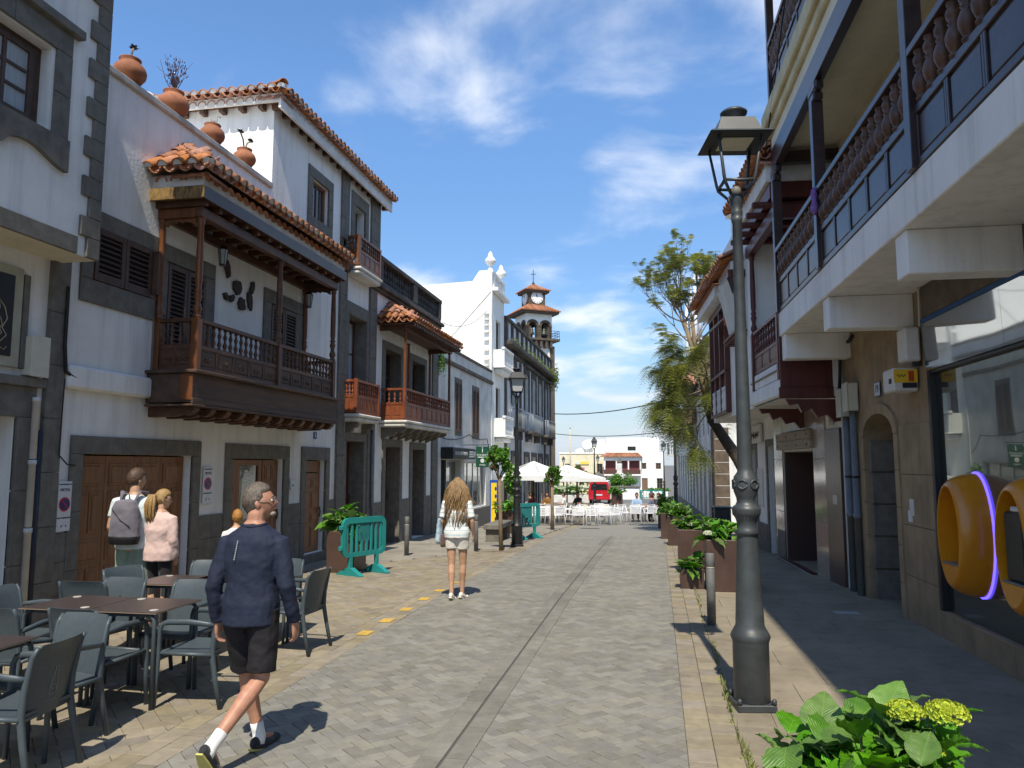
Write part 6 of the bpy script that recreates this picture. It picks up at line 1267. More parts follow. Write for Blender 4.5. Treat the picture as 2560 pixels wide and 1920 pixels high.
def planter(label, x, y, w_, d_, hh, m=CORT, rz=0, taper=.0):
    z0 = zg(y); p = thing('planter', label, 'planter', (x, y, z0), rz, 'brown metal planters'); a, b_ = w_/2, d_/2; t = 1-taper
    mb = MB(); vs = [(-a*t,-b_*t,0),(a*t,-b_*t,0),(a*t,b_*t,0),(-a*t,b_*t,0),(-a,-b_,hh),(a,-b_,hh),(a,b_,hh),(-a,b_,hh)]; i_ = .025
    vs += [(-a+i_,-b_+i_,hh),(a-i_,-b_+i_,hh),(a-i_,b_-i_,hh),(-a+i_,b_-i_,hh),(-a+i_,-b_+i_,hh-.09),(a-i_,-b_+i_,hh-.09),(a-i_,b_-i_,hh-.09),(-a+i_,b_-i_,hh-.09)]
    fs = [(3,2,1,0)]
    for i in range(4): j = (i+1) % 4; fs += [(i,j,4+j,4+i),(4+i,4+j,8+j,8+i),(8+i,8+j,12+j,12+i)]
    mb.add(vs, fs); o = mb.build('tub', m, p, True); bv = o.modifiers.new('b','BEVEL'); bv.width = .012; bv.segments = 2
    MB().box(-a+i_+.002,a-i_-.002,-b_+i_+.002,b_-i_-.002,hh-.12,hh-.075).build('soil', SOIL, p, True)
    return z0+hh-.075
zs = planter('brown metal planter at bottom right corner with big hydrangea', .86, 3.56, .62, .62, .60, rz=.08)
hydrangea('large glossy hydrangea with two lime flower heads in the foreground', .86, 3.55, zs, .31, 203, [(.12,-.05,.36,.075,FLOW),(.28,-.05,.36,.085,FLOW),(.20,-.16,.25,.035,FLOW),(-.12,-.24,.12,.03,FLOW)], hgt=.30, seed=4, scale=1.06)
zs = planter('tall brown planter just behind the near lamp post', 1.02, 12.45, .62, .6, .78); hydrangea('hydrangea with a cream flower head behind the near lamp post', 1.0, 12.4, zs, .28, 96, [(-.25,-.2,.16,.08,FLOWW)], hgt=.28, seed=5, scale=1.0)
zs = planter('low small brown planter in front of the tall ones', .50, 12.55, .36, .36, .31); hydrangea('small leafy plant in the low brown planter', .50, 12.5, zs, .13, 42, [], hgt=.26, seed=6)
zs = planter('brown planter second behind the lamp post', .66, 14.7, .62, .6, .78); hydrangea('bushy hydrangea in the second brown planter', .68, 14.7, zs, .28, 96, [(-.1,-.25,.16,.06,FLOWW)], hgt=.30, seed=7, scale=1.0)
for i, (x, y, l, l2) in enumerate(((.55,20.6,'third brown planter along the kerb','leafy bush in the third kerb planter'),(.38,23.2,'fourth brown planter along the kerb','leafy bush in the fourth kerb planter'),(.30,30.5,'fifth, darkest planter beside seated people','tall loose bush beside the seated people'))):
    zs = planter(l, x, y, .62, .6, .76); hydrangea(l2, x, y, zs, .30, 240, [(.1,-.2,.25,.07,FLOWW)] if i == 1 else [], hgt=.32 if i < 2 else .6, seed=8+i, far=True, scale=1.05)
zs = planter('brown planter behind the near teal barrier', -5.62, 13.35, .55, .55, .74); hydrangea('lime-green leafy plant behind the near teal barrier', -5.62, 13.3, zs, .28, 80, [], hgt=.48, seed=12, scale=1.35)
zs = planter('brown planter behind the far teal barrier', -4.75, 24.5, .75, .7, .80); hydrangea('bush with red blossom behind the far teal barrier', -4.75, 24.5, zs, .4, 200, [(-.32,-.1,.2,.05,flat('red_blossom', (.5,.03,.05)))], hgt=.3, seed=13, far=True, scale=1.3)
zs = planter('dark planter beside the red van', -3.0, 58, .8, .8, 1.0); hydrangea('bush in the dark planter beside red van', -3.0, 58, zs, .5, 160, [], hgt=.5, seed=14, far=True, scale=2)
# flower beds on the plaza
bd = thing('flower_bed', 'raised plaza flower bed with white flowers left of the van', 'flower bed', (-9, 70, -1.6)); MB().box(-12,-5.2,70,72,-1.7,-.9,.03).build('bed_wall', GRYP, bd); q = MB(); f_ = MB()
for i in range(60): leafcloud(q, (R.uniform(-12,-5.2), R.uniform(70,72), -.6+R.uniform(-.1,.4)), (.45,.4,.3), 45, .2)
for i in range(70): leafcloud(f_, (R.uniform(-11.8,-5.4), 70.1+R.uniform(-.4,.6), -.35+R.uniform(-.2,.35)), (.3,.2,.08), 22, .16)
for i in range(40): leafcloud(q, (R.uniform(-12,-7), 78+R.uniform(-1,1), .5+R.uniform(-.2,.4)), (.6,.5,.4), 45, .25)
q.build('foliage', LEAFI, bd); f_.build('white_blossom', FLOWW, bd)
bd = thing('plaza_planter_wall', 'white curved planter wall with bushes right of the van', 'planter wall', (-3, 80, -1.7)); MB().box(-4.9,-1.9,82,84,-1.9,-.55,.03).build('bed_wall', WHT, bd); MB().box(-5.0,-1.8,81.9,84.1,-.55,-.4,.02).build('wall_cap', BAS, bd); MB().box(-1.6,1.1,86,88,-2.0,-1.1,.03).build('low_wall', WHT, bd); q = MB()
for i in range(30): leafcloud(q, (R.uniform(-5.2,-2.4), R.uniform(82.4,84), -.1+R.uniform(-.2,.7)*(1.2 if R.random() < .4 else .5)), (.5,.4,.35), 40, .22)
for i in range(12): leafcloud(q, (R.uniform(-1.5,1), 86.6, -.9), (.4,.3,.2), 30, .2)
q.build('foliage', LEAFI, bd)
cl = thing('stone_monument', 'slender stone monument column on the plaza', 'monument', (-4.3, 90, -1.9)); MB().box(-4.8,-3.9,90,90.9,-1.9,.9,.05).build('pedestal', PLG, cl); MB().box(-4.65,-4.05,90.15,90.75,.9,2.0,.05).build('upper_block', PLG, cl); MB().lathe([(.25,2.0),(.3,2.2),(.12,2.5),(.16,2.7),(.02,2.9)], 10, (-4.35,90.45,0)).build('bust', BAS, cl)
sgn = thing('round_traffic_sign', 'grey back of a round traffic sign behind the van', 'sign', (-5.6, 72, -1.6)); MB().tube([(-5.55,72,-1.6),(-5.55,72,1.2)], .04, 6).build('sign_pole', PVC, sgn); MB().lathe([(.42,72.0),(.42,72.04)], 20, (-5.55,0,.75), False, 'y').build('sign_disc', PVC, sgn)
# ================================================================== street furniture
def lamp_post(label, x, y, hgt=4.9, m=IRON, rz=0, far=False):
    z0 = zg(y); L = thing('street_lamp', label, 'street lamp', (x, y, z0), rz, 'street lamps'); k = hgt/4.9; n = 20 if not far else 10
    MB().box(-.15,.15,-.15,.15,0,.055,.006).build('base_plate', m, L, True)
    prof = [(.20,.055),(.205,.06),(.205,.50),(.215,.52),(.228,.545),(.215,.57),(.19,.60),(.178,.63),(.160,.9),(.135,1.25),(.13,1.32),(.132,1.34),(.16,1.355),(.125,1.38),(.12,1.42),(.135,1.46),(.17,1.50),(.182,1.54),(.17,1.56),(.135,1.575),(.115,1.60),(.12,1.63),(.15,1.68),(.16,1.74),(.145,1.80),(.10,1.84),(.096,1.87),(.096,2.2),(.075,3.2),(.065,3.92),(.075,3.93),(.075,3.96),(.068,3.965),(.078,3.99),(.078,4.02),(.07,4.03),(.085,4.08),(.10,4.12),(.105,4.15),(.02,4.16)]
    MB().lathe([(a*.68 if b_ < .62 else (a*.63 if b_ < 1.9 else a*.60), b_*k) for a, b_ in prof], n, (0,0,0)).build('column', m, L, True)
    if not far:
        q = MB()
        for i in range(24): a = 2*PI*i/24; q.ell((.100*math.cos(a),.100*math.sin(a),1.515*k), (.012,.012,.03), 6, 4)
        q.build('fluted_collar', m, L, True); q = MB()
        for i in range(6):
            a0 = 2*PI*i/6
            q.tube([(.099*math.cos(a0+.38*math.cos(s*.7))*1.0, .099*math.sin(a0+.38*math.cos(s*.7)), (1.74+.035*math.sin(s*.7))*k) for s in range(10)], .009, 5)
        q.build('scroll_relief', m, L, True)
        for sx_ in (-1,1):
            for sy_ in (-1,1): MB().lathe([(.02,.055),(.02,.09),(.008,.10)], 6, (sx_*.132,sy_*.132,0)).build('bolt', m, L, True)
    zb = 4.17*k; zh = 4.62*k; w0, w1 = .12, .185
    cap = MB(); cap.add([(-.26,-.26,zh),(.26,-.26,zh),(.26,.26,zh),(-.26,.26,zh),(-.24,-.24,zh+.02),(.24,-.24,zh+.02),(.24,.24,zh+.02),(-.24,.24,zh+.02),(-.19,-.19,zh+.025),(.19,-.19,zh+.025),(.19,.19,zh+.025),(-.19,.19,zh+.025),(-.14,-.14,zh+.17),(.14,-.14,zh+.17),(.14,.14,zh+.17),(-.14,.14,zh+.17)], [(3,2,1,0),(0,1,5,4),(1,2,6,5),(2,3,7,6),(3,0,4,7),(4,5,9,8),(5,6,10,9),(6,7,11,10),(7,4,8,11),(8,9,13,12),(9,10,14,13),(10,11,15,14),(11,8,12,15),(12,13,14,15)]); cap.build('hood', m, L, True)
    MB().box(-.25,.25,-.25,.25,zh-.006,zh-.0015).build('hood_shade_plate', IRONB, L, True)  # black plate added below the hood, its colour standing in for the shade there
    MB().lathe([(.06,zh+.17),(.06,zh+.20),(.11,zh+.25),(.115,zh+.265),(.09,zh+.285),(.03,zh+.295)], 16).build('chimney_top', m, L, True)
    MB().box(-.13,.13,-.13,.13,zh-.016,zh-.007,.003).build('lamp_panel', flat('lamp_panel_cream', (.62,.58,.42)) if 'lamp_panel_cream' not in bpy.data.materials else bpy.data.materials['lamp_panel_cream'], L, True)
    for sx_ in (-1,1):
        for sy_ in (-1,1):
            MB().tube([(sx_*.06,sy_*.06,zb-.02),(sx_*w0,sy_*w0,zb+.07),(sx_*(w0+.01),sy_*(w0+.01),zb+.12),(sx_*w1*.95,sy_*w1*.95,zh)], [.012,.014,.014,.012], 6).build('cage_bar', m, L, True)
    for a in range(4):
        c_, s_ = math.cos(a*PI/2), math.sin(a*PI/2); f = lambda x_, y_, z_: (x_*c_-y_*s_, x_*s_+y_*c_, z_)
        MB().tube([f(-w0,-w0,zb+.085), f(0,-w0,zb+.08), f(w0,-w0,zb+.085)], .014, 6).build('cage_rail', m, L, True)
        if far: MB().add([f(-w0,-w0,zb+.09),f(w0,-w0,zb+.09),f(w1*.93,-w1*.93,zh-.01),f(-w1*.93,-w1*.93,zh-.01)], [(0,1,2,3)]).build('glass_pane', LANT, L, True)
    if not far: MB().ell((0,0,zb+.02), (.045,.045,.05), 10, 6).build('lamp_holder', flat('lamp_holder_grey', (.16,.15,.13)), L, True)
    return L
LANT = mat('milky_lamp_glass', (.5,.52,.52), (.42,.44,.45), .15, 2)
lamp_post('big grey street lamp with open lantern on the right sidewalk', .70, 6.46, 4.9, rz=.16)
lamp_post('dark street lamp beside the far teal barrier on left', -3.52, 19.2, 4.5, IRONB, .3, True); lamp_post('street lamp standing in front of the red van', -4.35, 54, 5.0, IRONB, .2, True)
lamp_post('street lamp far along right side near the yellow house', .55, 66, 5.3, IRONB, .2, True); lamp_post('short street lamp left of the gallery house on plaza', -11.5, 95, 4.8, IRONB, .2, True); lamp_post('thin plaza lamp behind the van', -7.0, 92, 4.9, IRONB, .2, True)
lamp_post('lamp post half hidden by the tree on right sidewalk', .75, 33, 5.6, IRONB, .2, True)
sp_ = thing('tall_pole', 'tall pale wooden utility pole on the plaza', 'pole', (-10.3, 92, -2)); MB().tube([(-10.3,92,-2),(-10.3,92,6.2)], [.11,.07], 8).build('pole_shaft', mat('pale_pole', (.55,.50,.36), (.45,.4,.3)), sp_); MB().lathe([(.08,6.2),(.02,6.35)], 8, (-10.3,92,0)).build('pole_cap', IRONB, sp_)
def bollard(label, x, y, m=PVC):
    z0 = zg(y); b_ = thing('bollard', label, 'bollard', (x, y, z0), 0, 'steel bollards'); MB().lathe([(.052,0),(.052,.66),(.048,.665),(.048,.685),(.052,.69),(.052,.83),(.045,.84)], 14).build('shaft', m, b_, True); MB().lathe([(.0485,.668),(.0488,.682)], 14).build('reflective_band', flat('band_pale', (.45,.42,.33)) if 'band_pale' not in bpy.data.materials else bpy.data.materials['band_pale'], b_, True); MB().box(-.07,.07,-.07,.07,-.002,.008,.002).build('base_plate', m, b_, True)
BOL = mat('bollard_grey', (.16,.16,.155), (.10,.10,.095), .5, 5)
bollard('grey bollard just left of the near lamp post', .60, 9.56, BOL); bollard('grey bollard beside the third kerb planter', .58, 17.6, BOL); bollard('bollard near the dark stone doorways on left walkway', -5.44, 16.24, BOL); bollard('bollard right of the long-haired woman', -4.2, 17.6, BOL); bollard('dark bollard by the far side street, left one', 2.05, 30, IRONB); bollard('dark bollard by the far side street, right one', 2.35, 29.5, IRONB)
bn_ = thing('litter_bin', 'dark square litter bin past the planters on right', 'bin', (2.0, 25.2, zg(25))); MB().box(1.75,2.25,25,25.5,zg(25),zg(25)+.85,.02).build('bin_body', IRONB, bn_); MB().box(1.72,2.28,24.97,25.53,zg(25)+.85,zg(25)+.92,.02).build('bin_lid', IRON, bn_)
def barrier(label, x, y, rz, w_=1.02, hh=1.0):
    z0 = zg(y); B = thing('crowd_barrier', label, 'barrier', (x, y, z0), rz, 'teal plastic barriers'); zb = .32; r = .10
    def rr(a, b_, c, d, q, n=5):
        P_ = []
        for cx_, cz_, a0 in ((b_-q,d-q,0),(a+q,d-q,PI/2),(a+q,c+q,PI),(b_-q,c+q,1.5*PI)):
            for i in range(n+1): t = a0+PI/2*i/n; P_.append((cx_+q*math.cos(t), cz_+q*math.sin(t)))
        return P_
    A = rr(-w_/2, w_/2, zb, hh, .13); I = rr(-w_/2+.075, w_/2-.075, zb+.075, hh-.10, .08); n = len(A); mb = MB(); vs = [(a, -.03, b_) for a, b_ in A]+[(a, -.03, b_) for a, b_ in I]+[(a, .03, b_) for a, b_ in A]+[(a, .03, b_) for a, b_ in I]; fs = []
    for i in range(n): j = (i+1) % n; fs += [(i,j,n+j,n+i),(2*n+i,3*n+i,3*n+j,2*n+j),(i,2*n+i,2*n+j,j),(n+i,n+j,3*n+j,3*n+i)]
    mb.add(vs, fs); mb.build('frame', TEAL, B, True)
    for i in range(8):
        if i in (3,4): continue
        xx = -w_/2+.11+(w_-.22)*i/7; MB().box(xx-.022,xx+.022,-.018,.018,zb+.075,hh-.10,.004).build('bar', TEAL, B, True)
    MB().box(-.13,.13,-.012,.012,hh-.42,hh-.10,.004).build('sign_plate', mat('teal_plate', (.03,.20,.20), (.02,.14,.14), .4, 6) if 'teal_plate' not in bpy.data.materials else bpy.data.materials['teal_plate'], B, True)
    for xx in (-.06,.06): MB().box(xx-.022,xx+.022,-.018,.018,zb+.075,hh-.42,.004).build('bar', TEAL, B, True)
    for xx in (-w_/2+.20, w_/2-.20):
        MB().box(xx-.035,xx+.035,-.03,.03,.10,zb+.01,.004).build('leg', TEAL, B, True); MB().prism([(-.30,0),(.30,0),(.30,.02),(.06,.14),(-.06,.14),(-.30,.02)], xx-.05, xx+.05, 'x').build('foot', TEAL, B, True)
    for zz_ in (.45,.8): MB().box(-w_/2-.05,-w_/2+.005,-.035,.035,zz_,zz_+.07,.006).build('hook', TEAL, B, True)
    return B
barrier('teal plastic barrier in front of a lime-leaved planter', -5.17, 13.05, 1.12); barrier('teal plastic barrier near the dark street lamp', -3.72, 21.9, .95)
barrier('teal barrier far down street behind the seated people', -.6, 74, 0, 2.2, 1.1)
bn = thing('stone_bench', 'dark stone bench beside the left street lamp', 'bench', (-4.2, 21.4, zg(21.4))); z0 = zg(21.4); MB().box(-4.62,-4.18,20.2,22.0,z0+.36,z0+.50,.015).build('seat', BAS, bn)
for y in (20.3,21.5): MB().box(-4.58,-4.22,y,y+.4,z0-.02,z0+.36,.01).build('leg', BAS, bn)
ab = thing('advert_totem', 'blue and yellow advertising totem by the tourist office', 'totem', (-5.6, 26.3, zg(26))); z0 = zg(26.2); MB().box(-5.75,-5.45,26.1,26.25,z0,z0+1.75,.01).build('blue_body', flat('totem_blue', (.01,.07,.35)), ab); MB().box(-5.70,-5.50,26.09,26.1,z0+.15,z0+1.65).build('yellow_panel', flat('totem_yellow', (.85,.60,.02)), ab)
TINK = flat('totem_ink', (.01,.03,.2))
for k in range(5): MB().ell((-5.535,26.085,z0+1.45-.26*k), (.035,.004,.07), 10, 6).build('lettering_mark', TINK, ab)
vp = thing('hanging_plant', 'green hanging plant beside the dark lamp post', 'plant', (-5.2, 27, 1)); q = MB(); leafcloud(q, (-5.15,27.2,zg(27)+1.75), (.32,.25,.55), 420, .13); q.build('foliage', LEAFI, vp); MB().tube([(-5.15,27.2,zg(27)),(-5.15,27.2,zg(27)+1.6)], .03, 6).build('stem', BARK, vp)
# ---- slate resin armchairs
def make_chair(label):
    c = thing('resin_armchair', label, 'chair', (0,0,0), 0, 'slate resin chairs of the terrace cafe')        # faces +y, back at -y
    s = MB(); sw, sd, zs_ = .225, .22, .435
    def top(u_, v_, o_=0): x = (u_-.5)*2; y = -sd+2*sd*v_; return (x*sw*(1+.06*v_), y, zs_-.018*(1-x*x)*(1-(2*v_-1)**2)-.02*v_**6+o_)
    s.grid(lambda a, b_: top(a, b_), 8, 8); s.grid(lambda a, b_: top(1-a, b_, -.022), 8, 8)
    for e in (0, 1): s.grid(lambda a, b_: top(e, a, -.022*b_) , 8, 1); s.grid(lambda a, b_: top(a, e, -.022*b_), 8, 1)
    s.build('seat', RESIN, c, True)
    k = MB()
    def bk(u_, v_, th=0):
        x = (u_-.5)*2; z = zs_-.05+.44*v_; y = -.20-.035*v_-.055*v_*v_-.03*(1-x*x)+.022; w_ = .205+.018*v_; r = .3
        if v_ > .86: w_ *= 1-.16*((v_-.86)/.14)**2.2
        return (x*w_, y-th-(.012*max(0, v_-.9)/.1), z)
    k.grid(lambda a, b_: bk(a, b_), 10, 12); k.grid(lambda a, b_: bk(1-a, b_, .014), 10, 12); k.grid(lambda a, b_: bk(a, 1, .014*b_), 10, 1); k.grid(lambda a, b_: bk(0, a, .014*b_), 12, 1); k.grid(lambda a, b_: bk(1, a, .014*b_), 12, 1); k.grid(lambda a, b_: bk(a, 0, .014*b_), 10, 1)
    k.build('backrest', RESIN, c, True)
    for sx_ in (-1, 1):
        MB().tube([(sx_*.235,-.29,0),(sx_*.232,-.235,.25),(sx_*.226,-.205,.42),(sx_*.222,-.215,.56),(sx_*.224,-.255,.76),(sx_*.218,-.285,.815)], [(.017,.019),(.019,.022),(.022,.024),(.02,.022),(.017,.018),(.012,.012)], 8).build('rear_leg', RESIN, c, True)
        MB().tube([(sx_*.262,.235,0),(sx_*.258,.225,.25),(sx_*.256,.22,.44),(sx_*.256,.215,.60),(sx_*.256,.195,.645),(sx_*.255,.15,.66),(sx_*.252,-.02,.662),(sx_*.243,-.17,.645),(sx_*.226,-.225,.635)], [(.016,.016),(.018,.018),(.021,.021),(.019,.019),(.018,.019),(.014,.023),(.013,.024),(.013,.02),(.012,.016)], 8).build('arm_and_front_leg', RESIN, c, True)
        MB().tube([(sx_*.24,-.21,.41),(sx_*.25,.21,.42)], [(.016,.02)]*2, 8).build('side_rail', RESIN, c, True)
    MB().tube([(-.25,.20,.42),(.25,.20,.42)], [(.018,.014)]*2, 8).build('front_rail', RESIN, c, True); MB().tube([(-.235,-.205,.40),(.235,-.205,.40)], [(.02,.014)]*2, 8).build('rear_rail', RESIN, c, True)
    q = MB(); yb_ = lambda z: -.20-.035*((z-.385)/.44)-.055*((z-.385)/.44)**2-.03+.022-.0155        # printed bottle and line of small type on the back
    pr = [(.032,.50),(.032,.56),(.018,.60),(.013,.64),(.015,.66)]
    for sg in (-1, 1): q.tube([(sg*a, yb_(z), z) for a, z in pr], .0018, 4)
    q.tube([(-.032, yb_(.5), .5), (.032, yb_(.5), .5)], .0018, 4); q.tube([(-.015, yb_(.66), .66), (.015, yb_(.66), .66)], .0018, 4); q.tube([(.018*math.cos(a*.7), yb_(.54), .54+.014*math.sin(a*.7)) for a in range(10)], .0018, 4)
    for i in range(7): q.tube([(-.045+i*.014, yb_(.465), .46), (-.040+i*.014, yb_(.465), .47)], .0018, 4)
    q.build('printed_bottle', PRT, c, True)
    return c
PRT = flat('pale_grey_print', (.30,.32,.33))
CH = [(-3.93,4.22,PI/2+.12,'slate resin armchair nearest camera at bottom left edge'),(-4.12,4.70,PI-.12,'slate armchair facing the camera between the two nearest tables'),(-4.32,5.42,-.08,'slate armchair with its back to camera at the joined tables'),(-3.70,5.83,PI/2+.1,'slate armchair at right end of joined tables, behind man'),
      (-4.24,6.32,PI+.04,'slate armchair across the joined tables, right of the pair'),(-5.02,6.32,PI-.06,'slate armchair across the joined tables, left of the pair'),(-5.30,6.62,.1,'slate armchair showing a printed bottle, left behind tables'),(-5.32,7.22,-PI/2-.3,'dark slate armchair in front of the backpack man'),
      (-4.93,7.68,PI+.1,'slate armchair behind the small rear table'),(-4.22,7.98,PI,'slate armchair just right of navy man, partly hidden'),(-3.72,7.53,PI/2-.05,'lone slate armchair at the right, standing in open sun'),(-5.02,5.32,.1,'slate armchair with white bottle print at far left edge'),(-5.48,5.90,-PI/2,'slate armchair at the left end of joined tables')]
c0 = make_chair(CH[0][3])
for i, (x, y, a, l) in enumerate(CH):
    if i == 0: c0.location = (x, y, 0); c0.rotation_euler = (0, 0, a)
    else: dup(c0, (x, y, 0), a, l)
def make_table(label):
    t = thing('cafe_table', label, 'table', (0,0,0), 0, 'brown cafe tables'); h_ = .31
    o = MB().box(-h_,h_,-h_,h_,.728,.742).build('table_top', TTOP, t, True); bv = o.modifiers.new('b','BEVEL'); bv.width = .004; bv.segments = 2
    MB().box(-h_-.001,h_+.001,-h_-.001,h_+.001,.731,.736).build('edge_band', flat('tan_edge', (.30,.22,.15)), t, True)
    for sx_ in (-1,1):
        for sy_ in (-1,1): MB().tube([(sx_*(h_-.10),sy_*(h_-.035),.715),(sx_*(h_-.06),sy_*(h_-.033),.712),(sx_*(h_-.035),sy_*(h_-.032),.68),(sx_*(h_-.03),sy_*(h_-.03),.62),(sx_*(h_-.025),sy_*(h_-.025),0)], .0165, 8).build('leg', RESIN, t, True)
    for sy_ in (-1,1): MB().box(-h_+.08,h_-.08,sy_*(h_-.045)-.012,sy_*(h_-.045)+.012,.70,.727).build('apron', RESIN, t, True)
    MB().lathe([(.035,.742),(.035,.745),(.032,.746)], 14, (h_-.09,-h_+.10,0)).build('round_sticker', flat('pale_sticker', (.42,.40,.36)), t, True); MB().lathe([(.035,.742),(.035,.745),(.032,.746)], 14, (-h_+.10,h_-.09,0)).build('round_sticker', bpy.data.materials['pale_sticker'], t, True)
    return t
TB = [(-4.19,5.79,0,'brown cafe table, right one of the joined pair'),(-4.82,5.79,.01,'brown cafe table, left one of the joined pair'),(-4.80,7.08,.05,'brown cafe table behind the joined pair, by pink girl'),(-4.42,4.33-.05,.08,'brown cafe table at left edge beside the nearest chair'),(-4.33,7.50,.0,'brown cafe table hidden behind the navy man')]
t0 = make_table(TB[0][3])
for i, (x, y, a, l) in enumerate(TB):
    if i == 0: t0.location = (x, y, 0)
    else: dup(t0, (x, y, 0), a, l)
# ---- white slatted aluminium chairs and tables
def make_white(label):
    c = thing('white_chair', label, 'chair', (0,0,0), 0, 'white slatted cafe chairs')
    for sx_ in (-1,1):
        MB().tube([(sx_*.24,-.30,0),(sx_*.235,-.20,.40),(sx_*.23,-.26,.78)], .014, 6).build('rear_leg', ALU, c, True); MB().tube([(sx_*.26,.26,0),(sx_*.26,.18,.42),(sx_*.26,.10,.63),(sx_*.255,.04,.655),(sx_*.235,-.22,.64)], .014, 6).build('arm_and_front_leg', ALU, c, True)
    MB().tube([(-.23,-.26,.74),(-.22,-.265,.79),(0,-.27,.80),(.22,-.265,.79),(.23,-.26,.74)], .014, 6).build('top_rail', ALU, c, True)
    for i in range(5): z = .50+.058*i; MB().box(-.225,.225,-.222-.0105*i*1.4,-.210-.0105*i*1.4,z-.02,z+.02,.003).build('back_slat', ALU, c, True)
    for i in range(6): y = -.18+.075*i; MB().box(-.24,.24,y-.027,y+.027,.425,.437,.003).build('seat_slat', ALU, c, True)
    for y in (-.2,.2): MB().tube([(-.24,y,.415),(.24,y,.415)], .011, 5).build('cross_rail', ALU, c, True)
    return c
def make_wtable(label):
    t = thing('white_table', label, 'table', (0,0,0), 0, 'white cafe tables'); MB().box(-.35,.35,-.35,.35,.70,.725,.006).build('table_top', ALU, t, True)
    for sx_ in (-1,1):
        for sy_ in (-1,1): MB().tube([(sx_*.30,sy_*.30,.70),(sx_*.33,sy_*.33,0)], .018, 6).build('leg', ALU, t, True)
    MB().lathe([(.045,.725),(.045,.79),(.03,.80)], 8, (.1,.05,0)).build('sugar_pot', flat('pale_yellow_pot', (.75,.6,.2)), t, True)
    return t
# groups: (table x, y, chair offsets)
WT_ = [(-3.15,32.6,'white cafe table in the middle group, nearest'),(-2.35,33.6,'white cafe table in the middle group, right'),(-2.75,35.6,'white cafe table in the middle group, rear'),(-5.15,31.3,'white cafe table beside the far teal barrier'),(-4.6,33.0,'white cafe table under edge of the umbrella'),(-.95,36.0,'white cafe table of the seated right-hand group'),(-5.6,37.5,'cafe table of the people under umbrella')]
w0_ = make_wtable(WT_[0][2])
for i, (x, y, l) in enumerate(WT_):
    if i == 0: w0_.location = (x, y, zg(y)); w0_.rotation_euler = (0,0,.1)
    else: dup(w0_, (x, y, zg(y)), R.uniform(-.1,.1), l)
WC = [(-3.62,32.35,-PI/2+.2,'white chair facing right at the nearest middle table'),(-2.70,31.85,.15,'white chair seen from behind, nearest camera in middle group'),(-3.25,32.0,-.1,'white chair tucked before the nearest middle table'),(-2.25,32.5,.35,'white chair right of the nearest middle one'),(-1.90,33.0,.5,'white chair at right front corner of middle group'),(-1.75,33.9,PI/2,'white chair at right side of middle group'),(-2.4,34.4,PI,'white chair behind the right middle table'),(-3.3,33.4,PI-.1,'white chair behind the nearest middle table'),(-2.2,35.4,PI/2,'white chair at rear right of the middle group'),(-3.3,35.5,-PI/2,'white chair at rear left of middle group'),(-2.75,36.3,PI,'rearmost white chair of the middle group'),
      (-5.65,31.2,-PI/2,'white chair half hidden left of far teal barrier'),(-5.1,30.6,.1,'white chair nearest the far teal barrier'),(-4.55,30.8,.3,'white chair just behind the street tree trunk'),(-4.1,31.7,.5,'white chair seen from behind left of middle group'),(-3.95,33.0,PI/2,'white chair at right side of the umbrella table'),(-4.4,32.3,-.2,'white chair before the umbrella table'),(-5.2,32.1,PI,'white chair behind table near the teal barrier'),
      (-1.45,35.6,-.7,'white chair at left front of the seated group'),(-.38,35.5,.5,'white chair at right front of seated group'),(-1.6,36.4,-PI/2,'white chair facing right at the seated group'),(-1.0,35.25,0,'white chair centred before the seated group table')]
wc0 = make_white(WC[0][3])
for i, (x, y, a, l) in enumerate(WC):
    if i == 0: wc0.location = (x, y, zg(y)); wc0.rotation_euler = (0,0,a)
    else: dup(wc0, (x, y, zg(y)), a, l)
# ---- umbrellas
UMB = mat('white_canvas', (.80,.80,.78), (.74,.74,.72), .8, 2, .1, 20, trans=.12)
def umbrella(label, x, y, hw, rz, zt_=2.72, ze=2.02):
    z0 = zg(y); u_ = thing('cafe_umbrella', label, 'umbrella', (x, y, z0), rz, 'white cafe umbrellas'); cn_ = [(-hw,-hw),(hw,-hw),(hw,hw),(-hw,hw)]
    q = MB(); 
    for i in range(4):
        (ax_, ay_), (bx_, by_) = cn_[i], cn_[(i+1) % 4]
        q.grid(lambda a, b_: (((ax_*(1-a)+bx_*a)*b_), ((ay_*(1-a)+by_*a)*b_), zt_+(ze-zt_)*b_-.05*math.sin(PI*b_)-.04*b_*math.sin(PI*a)*0), 6, 6, False)
        q.add([(ax_,ay_,ze),(bx_,by_,ze),(bx_,by_,ze-.2),(ax_,ay_,ze-.2)], [(0,1,2,3)])
    q.build('canopy', UMB, u_, True); MB().lathe([(.035,0),(.035,zt_)], 10).build('pole', IRONB, u_, True)
    for i in range(8):
        a = i*PI/4; l = hw*(1.41 if i % 2 else 1.0); MB().tube([(0,0,zt_-.03),(l*math.cos(a)*.97,l*math.sin(a)*.97,ze-.02)], .012, 4).build('rib', IRONB, u_, True); MB().tube([(0,0,ze-.25),(l*math.cos(a)*.5,l*math.sin(a)*.5,(zt_+ze)/2-.06)], .010, 4).build('strut', IRONB, u_, True)
    MB().box(-.35,.35,-.35,.35,0,.07,.01).build('base', BAS, u_, True)
umbrella('large white cafe umbrella nearest the dark lamp post', -5.55, 34.5, 1.75, .35, 2.75, 2.10); umbrella('white cafe umbrella partly hidden behind the nearest one', -4.9, 42, 1.9, .2, 2.8, 2.1)
